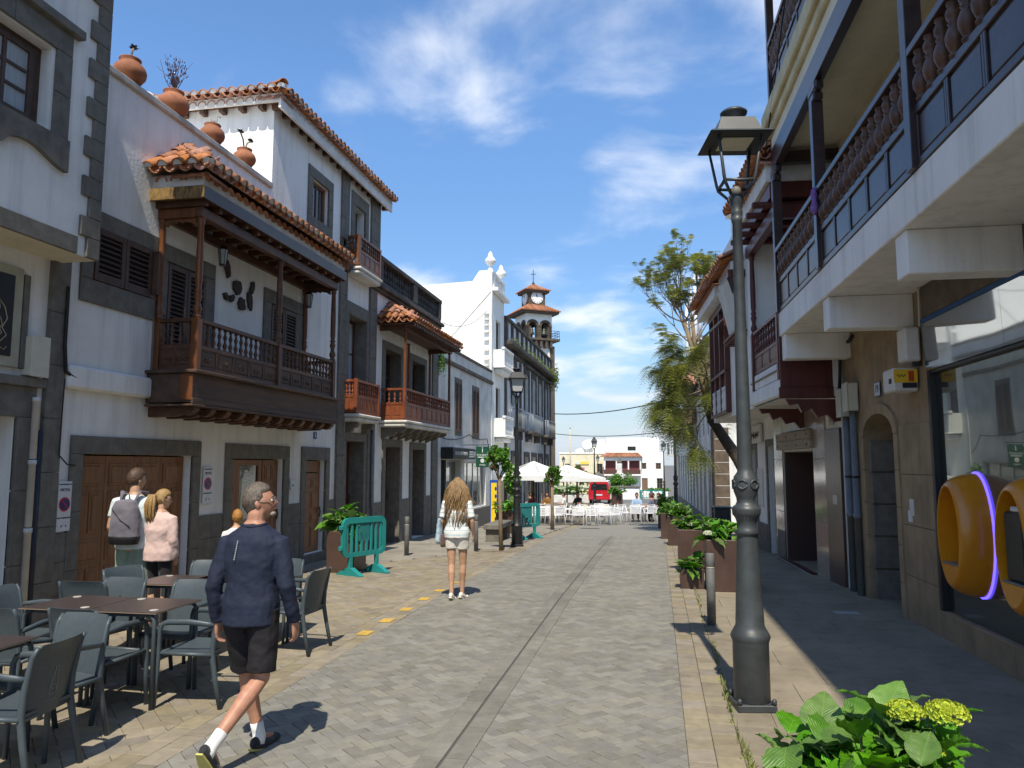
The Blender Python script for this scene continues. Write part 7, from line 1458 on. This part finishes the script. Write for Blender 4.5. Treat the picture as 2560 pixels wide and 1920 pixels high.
# ---- red van
vn = thing('red_van', 'red van parked on plaza with white roof, seen from behind', 'van', (-5.0, 67, -1.5)); zv = -1.52; VR = mat('van_red', (.50,.015,.025), (.44,.012,.02), .25, 2, 0, coat=.6); xc = -5.02
sec = [(-.93,.35),(-.95,.9),(-.93,1.15),(-.80,1.78),(-.72,1.90),(.72,1.90),(.80,1.78),(.93,1.15),(.95,.9),(.93,.35)]
mb = MB(); n = len(sec); vs = []
for y, s, zk in ((67,.97,.0),(67.08,1,0),(70.3,1,0),(71.0,.98,-.35),(71.6,.95,-.8)):
    for a, b_ in sec: vs.append((xc+a*s, y, zv+b_+(zk*max(0,(b_-.9)) if zk else 0)))
mb.add(vs, [(j*n+i, j*n+(i+1) % n, (j+1)*n+(i+1) % n, (j+1)*n+i) for j in range(4) for i in range(n)]+[tuple(range(n))]); mb.build('body', VR, vn)
MB().prism([(xc-.72,zv+1.22),(xc+.72,zv+1.22),(xc+.66,zv+1.72),(xc-.66,zv+1.72)], 66.97, 66.995, 'y').build('rear_window', GLASS, vn); MB().box(xc-.76,xc+.76,67.05,70.2,zv+1.905,zv+1.97,.02).build('roof_panel', WHT, vn); MB().box(xc-.28,xc+.28,66.97,66.995,zv+.72,zv+.84).build('number_plate', WHS, vn); MB().box(xc-.92,xc+.92,66.93,67.0,zv+.36,zv+.55,.03).build('bumper', VR, vn)
for s in (-1,1):
    MB().box(xc+s*.86-.06,xc+s*.86+.06,66.96,66.995,zv+.95,zv+1.25,.01).build('tail_light', flat('tail_red', (.5,.02,.02), .2) if s < 0 else bpy.data.materials['tail_red'], vn)
    for y in (67.8,70.6): MB().lathe([(.33,xc+s*.80-.1),(.34,xc+s*.80-.08),(.34,xc+s*.80+.08),(.33,xc+s*.80+.1)], 18, (0,y,zv+.34), True, 'x').build('wheel', IRONB, vn)
# ================================================================== people
SKIN = mat('skin', (.46,.235,.155), (.38,.185,.12), .5, 18, .15, 90, sss=.12, bdist=.002)
SKIN2 = mat('light_skin', (.50,.30,.19), (.42,.24,.15), .5, 18, .1, 90, sss=.12, bdist=.002)
def hairm(name, c, c2): return mat(name, c, c2, .55, 30, .5, 70, stretch=(6,6,1), contrast=(.35,.65), bdist=.004)
def cloth(name, c, c2=None, rough=.85): return mat(name, c, c2, rough, 7, .25, 300, sheen=.2, bdist=.001)
TEXF = bpy.data.textures.new('folds', 'CLOUDS'); TEXF.noise_scale = .09; TEXF.noise_depth = 2
def soft(name, mb, m, parent, vox, sm=3, disp=0, level=0):
    o = mb.build(name, m, parent, True)
    r = o.modifiers.new('r', 'REMESH'); r.mode = 'VOXEL'; r.voxel_size = vox; r.use_smooth_shade = True
    if sm: s = o.modifiers.new('s', 'SMOOTH'); s.iterations = sm; s.factor = .5
    if disp: d = o.modifiers.new('d', 'DISPLACE'); d.texture = TEXF; d.strength = disp; d.mid_level = .5; d.texture_coords = 'LOCAL'
    return o
def V(*a): return Vector(a)
def hand(mb, w, d, pn, side, s=1.0, curl=.35):
    """w wrist, d direction of the hand, pn palm normal, side: thumb direction"""
    d = d.normalized(); pn = (pn-d*pn.dot(d)).normalized(); t = d.cross(pn).normalized()
    if t.dot(side) < 0: t = -t
    k = w+d*.085*s
    mb.tube([w-d*.02*s, w+d*.02*s, w+d*.055*s, k], [(.017*s,.027*s),(.016*s,.034*s),(.015*s,.041*s),(.013*s,.040*s)], 10, up=pn)
    for i, (off, l) in enumerate(((.030,.075),(.010,.084),(-.010,.078),(-.029,.060))):
        p = k+t*off*s-d*.012*s; dd = d.copy(); P_ = [p]; ax = t
        for j, seg in enumerate((.45,.32,.23)):
            a = curl*(.7+.5*j)*(1+.12*i); rot = Matrix.Rotation(a, 3, dd.cross(pn).normalized()); dd = (rot @ dd).normalized(); P_.append(P_[-1]+dd*l*seg*s)
        mb.tube(P_, [.0092*s,.0088*s,.008*s,.0065*s], 7)
    p = w+d*.022*s+t*.026*s; dd = (d*.6+t*.75+pn*.25).normalized(); q = p+dd*.034*s; dd2 = (d*.9+t*.25+pn*.3).normalized(); mb.tube([p-dd*.01*s, q, q+dd2*.028*s, q+dd2*.048*s], [.013*s,.0115*s,.0095*s,.007*s], 7)
def head_fn(d, fem=0):
    x, y, z = d; rx, ry, rz = .074, .095, .116
    p = Vector((x*rx, y*ry, z*rz))
    if z < 0: p.x *= 1-.24*min(1, -z*1.15); p.y += (.008 if y > 0 else .022)*(-z)
    if y < 0: p.y *= 1.06
    if y > .3:                                                     # face: brow, nose, lips, chin
        fx = math.exp(-(x/.16)**2)
        p.y += .026*fx*math.exp(-((z+.20)/.14)**2)+.010*fx*math.exp(-((z+.05)/.12)**2)+.005*math.exp(-(x/.5)**2)*math.exp(-((z-.17)/.09)**2)
        p.y += .008*math.exp(-(x/.25)**2)*math.exp(-((z+.50)/.07)**2)+.013*math.exp(-(x/.28)**2)*math.exp(-((z+.82)/.12)**2)-.006*math.exp(-((abs(x)-.38)/.16)**2)*math.exp(-((z-.0)/.1)**2)
    return p
def head(mb, c, M, s=1.0, n=36, m=28, fn=head_fn):
    vs = []
    for j in range(m+1):
        a = PI*j/m
        for i in range(n):
            b_ = 2*PI*i/n; vs.append(c+M @ (fn(Vector((math.sin(a)*math.cos(b_), math.sin(a)*math.sin(b_), -math.cos(a))))*s))
    mb.add(vs, [(j*n+i, j*n+(i+1) % n, (j+1)*n+(i+1) % n, (j+1)*n+i) for j in range(m) for i in range(n)], True)
def torso(mb, rows, pel, che):
    n = 20; vs = []
    for z, rx, ry, cx_, cy_ in rows:
        for i in range(n):
            a = 2*PI*i/n; c_, s_ = math.cos(a), math.sin(a); e = .85
            vs.append((cx_+rx*math.copysign(abs(c_)**e, c_), cy_+ry*math.copysign(abs(s_)**e, s_), z))
    mb.add(vs, [(j*n+i, j*n+(i+1) % n, (j+1)*n+(i+1) % n, (j+1)*n+i) for j in range(len(rows)-1) for i in range(n)]+[tuple(range(n))[::-1], tuple(range((len(rows)-1)*n, len(rows)*n))], True)
def person(label, loc, rz, J, hair, skin, vox=.008, s=1.0, top=None, bottom=None, shoes=None, sleeve=1.0, legs=1.0, hem=.86, hy=0, hp=0, hairfn=None, group=None, socks=None, fem=False, hands=True, wide=1.0, loose=1.0, foldk=.012, curl=.35, sole=None):
    """J: joints for a 1.78 m figure facing +y; sleeve and legs: covered share of the arm and the leg (0..1)"""
    p = thing('person', label, 'person', loc, rz, group); p.scale = (s, s, s); g = {k: Vector(v) for k, v in J.items()}; wd = wide
    pel, che = g['pel'], g['che']; bx_, by_ = che.x-pel.x, che.y-pel.y; H0, H1 = pel.z, che.z
    def tr(z, rx, ry, dy=0): k = (z-H0)/(H1-H0); return (z, rx*wd, ry, pel.x+bx_*k, pel.y+by_*k+dy)
    z_ = lambda k: H0+(H1-H0)*k
    w_h = .172 if not fem else .168; w_w = .150 if not fem else .125; w_c = .185 if not fem else .155
    rows = [tr(z_(-.14),.10,.085),tr(z_(-.06),.158,.108),tr(z_(.08),w_h,.112),tr(z_(.34),w_w,.098),tr(z_(.62),w_c*.95,.112),tr(z_(.84),w_c,.108),tr(z_(.94),.155*(1 if not fem else .9),.095),tr(z_(1.02),.095,.078),tr(z_(1.10),.062,.062)]
    b = MB(); torso(b, [(r_[0], r_[1]*(.90 if r_[0] < z_(.5) else 1), r_[2]*(.90 if r_[0] < z_(.5) else 1), r_[3], r_[4]) for r_ in rows], pel, che); nk = g['head']; Mh = Matrix.Rotation(hy,3,'Z') @ Matrix.Rotation(hp,3,'X')
    b.tube([V(che.x,che.y,z_(1.0)), V(che.x*.5+nk.x*.5,che.y*.5+nk.y*.5-.012,z_(1.0)*.45+nk.z*.55), nk+V(0,-.015,-.05)], [.062,.056,.056] if not fem else [.052,.046,.048], 12); head(b, nk, Mh)
    for sx_ in (-1,1):
        e = nk+Mh @ V(sx_*.074,-.012,-.012); b.ell(e, (.010,.018,.030), 8, 6, Mh); b.ell(e+Mh @ V(sx_*.006,-.006,.004), (.008,.014,.024), 8, 6, Mh)
    arms = {}
    for sd, sg in (('r',1),('l',-1)):
        sh, el, wr = g['sh'+sd], g['el'+sd], g['wr'+sd]; k = 1 if not fem else .84; up = sh.lerp(el,.5)+V(sg*.006,0,0)
        P_ = [sh+V(-sg*.05,0,.0), sh, up, el, el.lerp(wr,.3), wr]; rr_ = [.06*k,.058*k,.048*k,.040*k,.041*k,.026*k]; b.tube(P_, rr_, 12); arms[sd] = P_
        d = (wr-el).normalized(); 
        if hands: hand(b, wr, (d*.85+V(0,.06,-.55)).normalized(), V(-sg,.15,0), V(0,1,0), 1.0 if not fem else .88, curl)
        hp_, kn, an, to = g['hp'+sd], g['kn'+sd], g['an'+sd], g['to'+sd]; k = 1 if not fem else .93
        b.tube([hp_+V(0,0,.05), hp_, hp_.lerp(kn,.5), kn, kn.lerp(an,.28)+(V(0,-.012,0) if kn.y < 9 else V(0,0,0)), kn.lerp(an,.6), an], [.070*k,.080*k,.073*k,.054*k,.057*k,.044*k,.034*k], 14)
        fd = (to-an); fd.z = fd.z; b.tube([an+V(0,-.02,0), an.lerp(to,.5)-V(0,0,.01), to], [.030,.026,.016], 10)
    soft('body', b, skin, p, vox, 2)
    # clothes
    if top:
        t = MB(); L = loose; rws = [tr(hem,w_h*1.05*L,.127*L),tr(hem+.05,w_h*1.05*L,.128*L)]
        for r_ in rows[2:8]:
            if r_[0] > hem+.08: rws.append((r_[0], r_[1]*(1.06*L if r_[0] < z_(.7) else 1.06)+.004, r_[2]*(1.10*L if r_[0] < z_(.7) else 1.10)+.004, r_[3], r_[4]))
        rws.append(tr(z_(1.05),.088,.076)); rws.append(tr(z_(1.075),.070,.068)); torso(t, rws, pel, che)
        for sd in 'rl':
            P_ = arms[sd]; k = 1 if not fem else .9; full = [P_[0], P_[1], P_[2], P_[3], P_[4], P_[5].lerp(P_[3], .04)]; rr_ = [.072*k*L,.071*k*L,.060*k*L,.053*k*L,.052*k*L,.038*k*L]
            if sleeve < 1: nS = 3 if sleeve > .4 else 3; full = full[:2]+[P_[1].lerp(P_[3], sleeve*.5), P_[1].lerp(P_[3], sleeve)]; rr_ = [.072*k*L,.071*k*L,.064*k*L,.060*k*L]
            t.tube(full, rr_, 14)
        soft('top', t, top, p, vox*1.25, 4, foldk)
    if bottom:
        t = MB(); torso(t, [tr(z_(-.10),.15,.112),tr(z_(-.04),.165,.118),tr(z_(.10),w_h*.97,.116),tr(z_(.20),w_h*.90,.104)], pel, che)
        for sd in 'rl':
            hp_, kn, an = g['hp'+sd], g['kn'+sd], g['an'+sd]
            if legs < .52: q = hp_.lerp(kn, legs*2); t.tube([hp_+V(0,0,.04), hp_, hp_.lerp(q,.5), q], [.094*loose,.094*loose,.092*loose,.094*loose] if not fem else [.095,.098,.096,.094], 14)
            else: t.tube([hp_+V(0,0,.04), hp_, hp_.lerp(kn,.5), kn, kn.lerp(an,.35), an.lerp(kn,.05)], [.098,.098,.084,.066,.066,.052] if not fem else [.094,.093,.077,.059,.058,.042], 14)
        soft('bottom', t, bottom, p, vox*1.25, 4, foldk)
    for sd in 'rl':
        an, to = g['an'+sd], g['to'+sd]; f = (to-an); fl = V(f.x, f.y, f.z).normalized(); upv_ = V(0,0,1)-fl*fl.z; upv_.normalize()
        if socks: q = MB(); kn = g['kn'+sd]; q.tube([an-upv_*.05, an-upv_*.02, an, an.lerp(kn,.10), an.lerp(kn,.22)], [.044,.045,.043,.041,.043], 12); q.build('sock', socks, p, True)
        if shoes:
            q = MB(); heel = an-fl*.055-upv_*.045; q.tube([heel-fl*.012, heel+fl*.03, heel+fl*.12, heel+fl*.20, to+fl*.045-upv_*.008, to+fl*.07-upv_*.01], [(.032,.026),(.045,.036),(.043,.040),(.036,.047),(.026,.044),(.012,.026)], 12, up=upv_); soft('shoe', q, shoes, p, .008, 2)
            if sole:
                q = MB(); hs_ = heel-upv_*.036; n_ = 10; sd_ = fl.cross(upv_)
                A_ = [hs_-fl*.02+sd_*-.022, hs_-fl*.02+sd_*.022, hs_+fl*.06+sd_*.036, hs_+fl*.15+sd_*.046, hs_+fl*.24+sd_*.03, hs_+fl*.27, hs_+fl*.24-sd_*.03, hs_+fl*.15-sd_*.046, hs_+fl*.06-sd_*.036]
                m_ = len(A_); q.add(A_+[v-upv_*.012 for v in A_], [tuple(range(m_))[::-1], tuple(range(m_,2*m_))]+[(i,(i+1) % m_,m_+(i+1) % m_,m_+i) for i in range(m_)]); q.build('sole', sole, p, True)
    if hair: hairfn(p, nk, Mh, hair)
    return p, nk, Mh
def short_hair(front=.30, side=-.15, thick=.013, back=-.55, nz=.004, seed=3):
    rr_ = random.Random(seed)
    def fn_(p, nk, Mh, m):
        def f(d):
            lim = front+.12*(1-abs(d.x)) if d.y > .25 else (side if abs(d.x) > .5 and d.y > -.25 else back)
            if abs(d.x) > .55 and d.y > .12: lim = max(lim, .12)
            k = min(1, max(0, (d.z-lim)/.10)); q = head_fn(Vector((d.x, min(d.y,.9), d.z)))
            off = -.012+(thick+.012)*k+(rr_.uniform(-nz, nz) if k > .5 else 0); return q*(1+off/.09)+Vector((0,-.002*k,.006*k))
        q = MB(); head(q, nk, Mh, 1.0, 48, 40, f); q.build('hair', m, p, True)
    return fn_
def glasses(p, nk, Mh, m):
    q = MB()
    for sx_ in (-1,1):
        q.tube([nk+Mh @ V(sx_*.033+.024*math.cos(a*PI/8), .104-.012*abs(math.cos(a*PI/8))*(1 if sx_*math.cos(a*PI/8) > 0 else 0), .004+.016*math.sin(a*PI/8)) for a in range(17)], .0022, 5); q.tube([nk+Mh @ V(sx_*.058,.096,.012), nk+Mh @ V(sx_*.080,.03,.012), nk+Mh @ V(sx_*.082,-.02,.006)], .0025, 5)
    q.tube([nk+Mh @ V(-.012,.110,.006), nk+Mh @ V(0,.116,.010), nk+Mh @ V(.012,.110,.006)], .002, 5); q.build('glasses', m, p, True)
def face(p, nk, Mh):
    for sx_ in (-1,1):
        e = MB(); e.ell(nk+Mh @ V(sx_*.032,.078,.002), (.013,.012,.010), 10, 8, Mh); e.build('eye', EYEW, p, True); e = MB(); e.ell(nk+Mh @ V(sx_*.033,.0885,.002), (.006,.003,.006), 8, 6, Mh); e.build('iris', BLK, p, True)
        e = MB(); e.tube([nk+Mh @ V(sx_*.014,.094,.022), nk+Mh @ V(sx_*.034,.092,.028), nk+Mh @ V(sx_*.052,.080,.022)], [.003,.0045,.002], 6); e.build('eyebrow', bpy.data.materials['grey_brown_hair'], p, True)
    e = MB(); e.tube([nk+Mh @ V(-.024,.086,-.060), nk+Mh @ V(0,.099,-.059), nk+Mh @ V(.024,.086,-.060)], [.002,.0055,.002], 6); e.build('mouth', flat('lips', (.30,.11,.09)) if 'lips' not in bpy.data.materials else bpy.data.materials['lips'], p, True)
EYEW = flat('eye_white', (.7,.68,.65), .2)
GH = hairm('grey_brown_hair', (.17,.135,.105), (.045,.035,.028)); BH = hairm('brown_hair', (.10,.055,.03), (.035,.02,.012)); BLH = hairm('blond_hair', (.42,.27,.10), (.17,.095,.035)); LBH = hairm('long_light_brown_hair', (.36,.23,.105), (.12,.07,.032)); DKH = hairm('dark_hair', (.03,.02,.015), (.012,.009,.008)); GIN = hairm('ginger_hair', (.42,.20,.04), (.22,.09,.02))
NAVY = mat('navy_jersey', (.012,.018,.042), (.009,.013,.032), .8, 7, .2, 300, bdist=.001); SHT = mat('charcoal_shorts', (.014,.012,.015), (.009,.008,.010), .8, 7); WSOCK = cloth('white_sock', (.75,.75,.74)); BSH = cloth('black_shoe', (.016,.018,.022)); YSOLE = flat('yellow_sole', (.50,.46,.14))
# ---- man in navy, walking, head turned to the right
JM = dict(pel=(0,-.02,.95), che=(.0,.0,1.47), head=(.015,.03,1.645), shr=(.17,.0,1.375), elr=(.245,-.04,1.10), wrr=(.275,.04,.85), shl=(-.17,.0,1.375), ell=(-.24,-.06,1.10), wrl=(-.235,.0,.85),
  hpr=(.098,-.02,.92), knr=(.085,-.02,.51), anr=(-.085,-.36,.185), tor=(-.075,-.26,.05), hpl=(-.095,-.02,.92), knl=(-.075,.13,.50), anl=(.01,.17,.085), tol=(.04,.33,.04))
man, nk, Mh = person('man in navy sweater and dark shorts walking away, face turned right', (-2.66,4.76,0), .12, JM, GH, SKIN, .0065, 1.0, NAVY, SHT, BSH, 1.0, .44, .855, -1.22, .16, short_hair(.42,-.02,.011,-.62), socks=WSOCK, loose=1.03, foldk=.020, sole=YSOLE, wide=.98)
glasses(man, nk, Mh, flat('glasses_grey', (.25,.22,.20), .25)); face(man, nk, Mh)
bd_ = MB(); bd_.ell(nk+Mh @ V(0,.070,-.090), (.033,.026,.020), 12, 8, Mh); bd_.build('grey_beard', hairm('grey_beard_hair', (.30,.24,.20), (.20,.15,.12)), man, True)
q = MB()
for i in range(11): z = 1.40-.0115*i; q.box(-.060-.0015*i, -.0555-.0015*i, -.134-.0012*i, -.120, z-.0035, z+.0030)
q.build('reflective_print', flat('silver_print', (.55,.56,.58)), man, True)
q = MB(); q.tube([V(.071*math.cos(a*.3927), -.006+.070*math.sin(a*.3927), 1.500+.010*math.sin(a*.3927)) for a in range(17)], .013, 8); q.build('collar', NAVY, man, True)
# ---- man with backpack
STN = dict(pel=(0,0,.95), che=(0,-.01,1.47), head=(.0,.02,1.665), shr=(.19,-.01,1.415), elr=(.245,-.03,1.14), wrr=(.235,.10,.93), shl=(-.19,-.01,1.415), ell=(-.25,-.03,1.14), wrl=(-.23,.10,.92), hpr=(.09,0,.92), knr=(.10,.03,.50), anr=(.11,-.03,.085), tor=(.13,.12,.03), hpl=(-.09,0,.92), knl=(-.10,.04,.50), anl=(-.11,.0,.085), tol=(-.13,.15,.03))
AQ = cloth('pale_aqua_tshirt', (.62,.70,.70)); SAGE = cloth('sage_shorts', (.26,.33,.26), (.20,.26,.20))
bm_, nk, Mh = person('tall man with grey backpack and pale green shorts facing the garage', (-6.02,8.02,0), .18, STN, BH, SKIN2, .010, 1.03, AQ, SAGE, BSH, .62, .50, .90, -.55, 0, short_hair(.35,-.05,.016,-.5), foldk=.014, loose=1.06)
BPK = cloth('grey_backpack_fabric', (.155,.14,.165), (.115,.105,.125)); q = MB(); rws = []
for z, rx, ry in ((.98,.15,.07),(1.02,.165,.09),(1.2,.16,.105),(1.36,.145,.095),(1.44,.11,.07),(1.46,.05,.035)): rws.append((z, rx, ry, 0, -.20))
torso(q, rws, None, None); soft('backpack', q, BPK, bm_, .012, 3, .014); q = MB(); torso(q, [(.965,.155,.075,0,-.20),(1.02,.168,.097,0,-.20),(1.06,.169,.10,0,-.20)], None, None); soft('backpack_base', q, flat('black_fabric', (.012,.012,.014)), bm_, .012, 2)
for sx_ in (-1,1): MB().tube([V(sx_*.07,-.16,1.42), V(sx_*.10,-.09,1.545), V(sx_*.12,.02,1.53), V(sx_*.13,.12,1.42)], [(.008,.022)]*4, 8).build('backpack_strap', BPK, bm_, True)
MB().tube([V(-.04,-.20,1.46), V(-.03,-.20,1.52), V(.03,-.20,1.52), V(.04,-.20,1.46)], .008, 6).build('backpack_handle', BPK, bm_, True); MB().tube([V(-.11,-.285,1.36), V(0,-.312,1.24), V(.10,-.295,1.16)], .005, 5).build('backpack_zip', flat('zip_dark', (.04,.035,.045)), bm_, True)
# ---- girl in pink
PINK = cloth('pale_pink_sweatshirt', (.62,.45,.40), (.52,.37,.33)); BLKL = cloth('black_leggings', (.012,.012,.014))
def pony(p, nk, Mh, m):
    short_hair(.36,-.25,.014,-.75,.003,8)(p, nk, Mh, m); rr_ = random.Random(9); q = MB(); b0 = nk+Mh @ V(0,-.105,.06)
    for i in range(110):
        a, r_ = rr_.uniform(0,6.28), .05*math.sqrt(rr_.random()); e = V(r_*math.cos(a)*1.3, r_*math.sin(a)*.8, 0); ln = rr_.uniform(.30,.42); ph = rr_.uniform(0,6)
        q.tube([b0+e*.25, b0+V(0,-.05,.0)+e*.8, b0+V(.012*math.sin(ph),-.075,-.12)+e*1.15, b0+V(.02*math.sin(ph+1),-.07,-.26)+e*1.1, b0+V(.025*math.sin(ph+2),-.055,-ln)+e*.6], [.006,.008,.008,.007,.002], 5)
    q.build('ponytail', m, p, True); MB().lathe([(.022,-.012),(.028,0),(.022,.012)], 10, b0).build('hair_tie', BLKL, p, True)
JG = dict(STN); JG.update(head=(.0,.03,1.655), shr=(.165,-.01,1.405), shl=(-.165,-.01,1.405), elr=(.215,-.02,1.14), wrr=(.205,.05,.92), ell=(-.215,-.02,1.14), wrl=(-.205,.05,.92))
gl_, nk, Mh = person('girl in pale pink sweatshirt with blond ponytail beside backpack man', (-5.70,8.06,0), -.05, JG, BLH, SKIN2, .010, .90, PINK, BLKL, BSH, 1.0, 1.0, .88, -.75, -.05, pony, fem=True, loose=1.22, foldk=.018); glasses(gl_, nk, Mh, IRONB)
# ---- child half hidden behind the navy man
JC = dict(JG); person('small ginger-haired figure in white top behind the navy man', (-5.12,8.72,0), .3, JC, GIN, SKIN2, .014, .75, cloth('white_top', (.72,.71,.69)), cloth('blue_jeans', (.06,.09,.16)), BSH, 1.0, 1.0, .88, .4, 0, short_hair(.3,-.3,.016,-.7), fem=True)
# ---- woman with long hair
STRP = bpy.data.materials.new('white_blue_striped_knit'); STRP.use_nodes = True; N = STRP.node_tree.nodes; L = STRP.node_tree.links; g_ = N.new('ShaderNodeTexCoord'); s_ = N.new('ShaderNodeSeparateXYZ'); L.new(g_.outputs['Object'], s_.inputs[0]); w_ = N.new('ShaderNodeMath'); w_.operation = 'MULTIPLY'; w_.inputs[1].default_value = 15.5; L.new(s_.outputs[2], w_.inputs[0]); f_ = N.new('ShaderNodeMath'); f_.operation = 'FRACT'; L.new(w_.outputs[0], f_.inputs[0]); c_ = N.new('ShaderNodeValToRGB'); c_.color_ramp.interpolation = 'CONSTANT'; c_.color_ramp.elements[0].color = (.74,.74,.72,1); c_.color_ramp.elements[1].position = .55; c_.color_ramp.elements[1].color = (.42,.56,.60,1); e_ = c_.color_ramp.elements.new(.8); e_.color = (.74,.74,.72,1); L.new(f_.outputs[0], c_.inputs[0]); L.new(c_.outputs[0], N['Principled BSDF'].inputs['Base Color']); N['Principled BSDF'].inputs['Roughness'].default_value = .9
def longhair(p, nk, Mh, m):
    short_hair(.30,-.9,.016,-.95,.004,4)(p, nk, Mh, m); rr_ = random.Random(21); q = MB()
    for i in range(520):
        a = rr_.uniform(PI*.93, PI*2.07); e = rr_.uniform(-.2,1.0); r0 = V(math.cos(a)*math.cos(e)*.085, math.sin(a)*math.cos(e)*.105, math.sin(e)*.118); b0 = nk+r0
        ln = rr_.uniform(.38,.66); out = V(math.cos(a), math.sin(a)*.75, 0); sp_2 = rr_.uniform(.3,1.35); ph = rr_.uniform(0,6.28); am = rr_.uniform(.008,.024); P_ = [b0, b0+V(0,0,.004)+out*.012]; zt_ = b0.z
        for k in range(1, 9): kk = k/8; P_.append(nk+V(r0.x,r0.y,0)*(1-.2*kk)+out*(.035+.085*sp_2*math.sin(kk*2.2))+V(am*math.sin(ph+kk*9), am*math.cos(ph*1.3+kk*8), r0.z*(1-kk)-ln*kk+.02))
        q.tube(P_, [.005,.007]+[.0075*(1-.75*k/8)+.001 for k in range(1,9)], 5)
    q.build('long_hair', m, p, True)
JW = dict(JG); JW.update(knr=(.085,.05,.50), anr=(.07,.07,.085), tor=(.09,.20,.03), knl=(-.075,-.01,.50), anl=(-.055,-.10,.10), tol=(-.06,.04,.03), wrr=(.24,.06,.93), elr=(.235,-.03,1.14), ell=(-.225,-.02,1.14), wrl=(-.20,.10,.93))
wm, nk, Mh = person('woman with very long wavy hair and white shorts walking away', (-2.84,10.72,0), .05, JW, LBH, SKIN2, .009, .955, STRP, cloth('white_denim_shorts', (.66,.63,.56)), cloth('white_shoe', (.70,.66,.58)), .8, .22, .90, 0, 0, longhair, fem=True, loose=1.12, foldk=.014, sole=flat('white_sole', (.7,.68,.6)))
q = MB(); torso(q, [(.80,.03,.10,-.27,.02),(.84,.05,.13,-.275,.02),(1.0,.045,.13,-.27,.02),(1.18,.03,.12,-.26,.02)], None, None); soft('tote_bag', q, cloth('pale_blue_tote', (.38,.50,.58), (.28,.38,.46)), wm, .012, 3, .02)
q = MB(); q.tube([V(-.21,-.02,.98), V(-.16,-.13,1.2), V(-.10,-.10,1.46), V(.02,.02,1.53)], [(.004,.014)]*4, 6); q.tube([V(-.22,.06,1.18), V(-.2,.0,1.40), V(-.17,.02,1.47)], [(.004,.014)]*3, 6); q.build('bag_straps', flat('brown_leather', (.09,.04,.025)), wm, True)
q = MB(); torso(q, [(.76,.03,.07,-.20,-.04),(.80,.045,.085,-.20,-.04),(.90,.04,.08,-.20,-.04),(.95,.03,.07,-.20,-.04)], None, None); soft('brown_bag', q, cloth('brown_leather_bag', (.12,.06,.05)), wm, .012, 2)
# ---- people seated far down the street
SIT = dict(pel=(0,-.08,.50), che=(0,-.12,1.02), head=(0,-.09,1.22), shr=(.18,-.12,.97), elr=(.25,.0,.72), wrr=(.15,.22,.75), shl=(-.18,-.12,.97), ell=(-.25,.0,.72), wrl=(-.15,.22,.75), hpr=(.09,-.06,.47), knr=(.12,.36,.50), anr=(.12,.34,.085), tor=(.13,.48,.03), hpl=(-.09,-.06,.47), knl=(-.12,.36,.50), anl=(-.12,.30,.085), tol=(-.13,.44,.03))
PP = [(-6.0,36.6,1.0,DKH,(.28,.02,.03),'person in dark red top seated under umbrella at left'),(-6.25,38.4,-1.9,DKH,(.012,.012,.014),'dark-haired person in black seated under the umbrellas'),(-5.55,38.5,2.8,DKH,(.22,.10,.02),'person in mustard top seated under the umbrellas'),(-4.75,38.4,1.7,DKH,(.72,.71,.69),'person in white shirt seated in profile by the umbrella'),(-4.25,41,2.6,DKH,(.018,.018,.02),'bearded person in black seated left of the red van'),
      (-1.0,37.0,3.0,BH,(.30,.42,.58),'person in light blue shirt seated at right-hand table'),(-.42,36.3,1.5,BH,(.10,.12,.20),'person in slate blue seated nearest on the right'),(-.30,37.2,2.3,DKH,(.02,.02,.025),'dark-haired person in black seated behind the right-hand table'),(-.05,36.9,2.0,BH,(.05,.05,.07),'person with reddish face seated beside the dark planter')]
for i, (x, y, a, hm, c_, l) in enumerate(PP):
    person(l, (x, y, zg(y)), a, SIT, hm, SKIN, .022, .98, cloth('seated_top_%d' % i, c_), cloth('seated_trousers_%d' % i, (.03,.035,.05)), BSH, .9, 1.0, .50, R.uniform(-.4,.4), 0, short_hair(.3,-.3,.018,-.7), 'people seated at the cafe tables', hands=False, fem=(i in (0,1,2)))
    q = dup(wc0, (x-.0, y, zg(y)), a, 'white chair taken by the '+l)
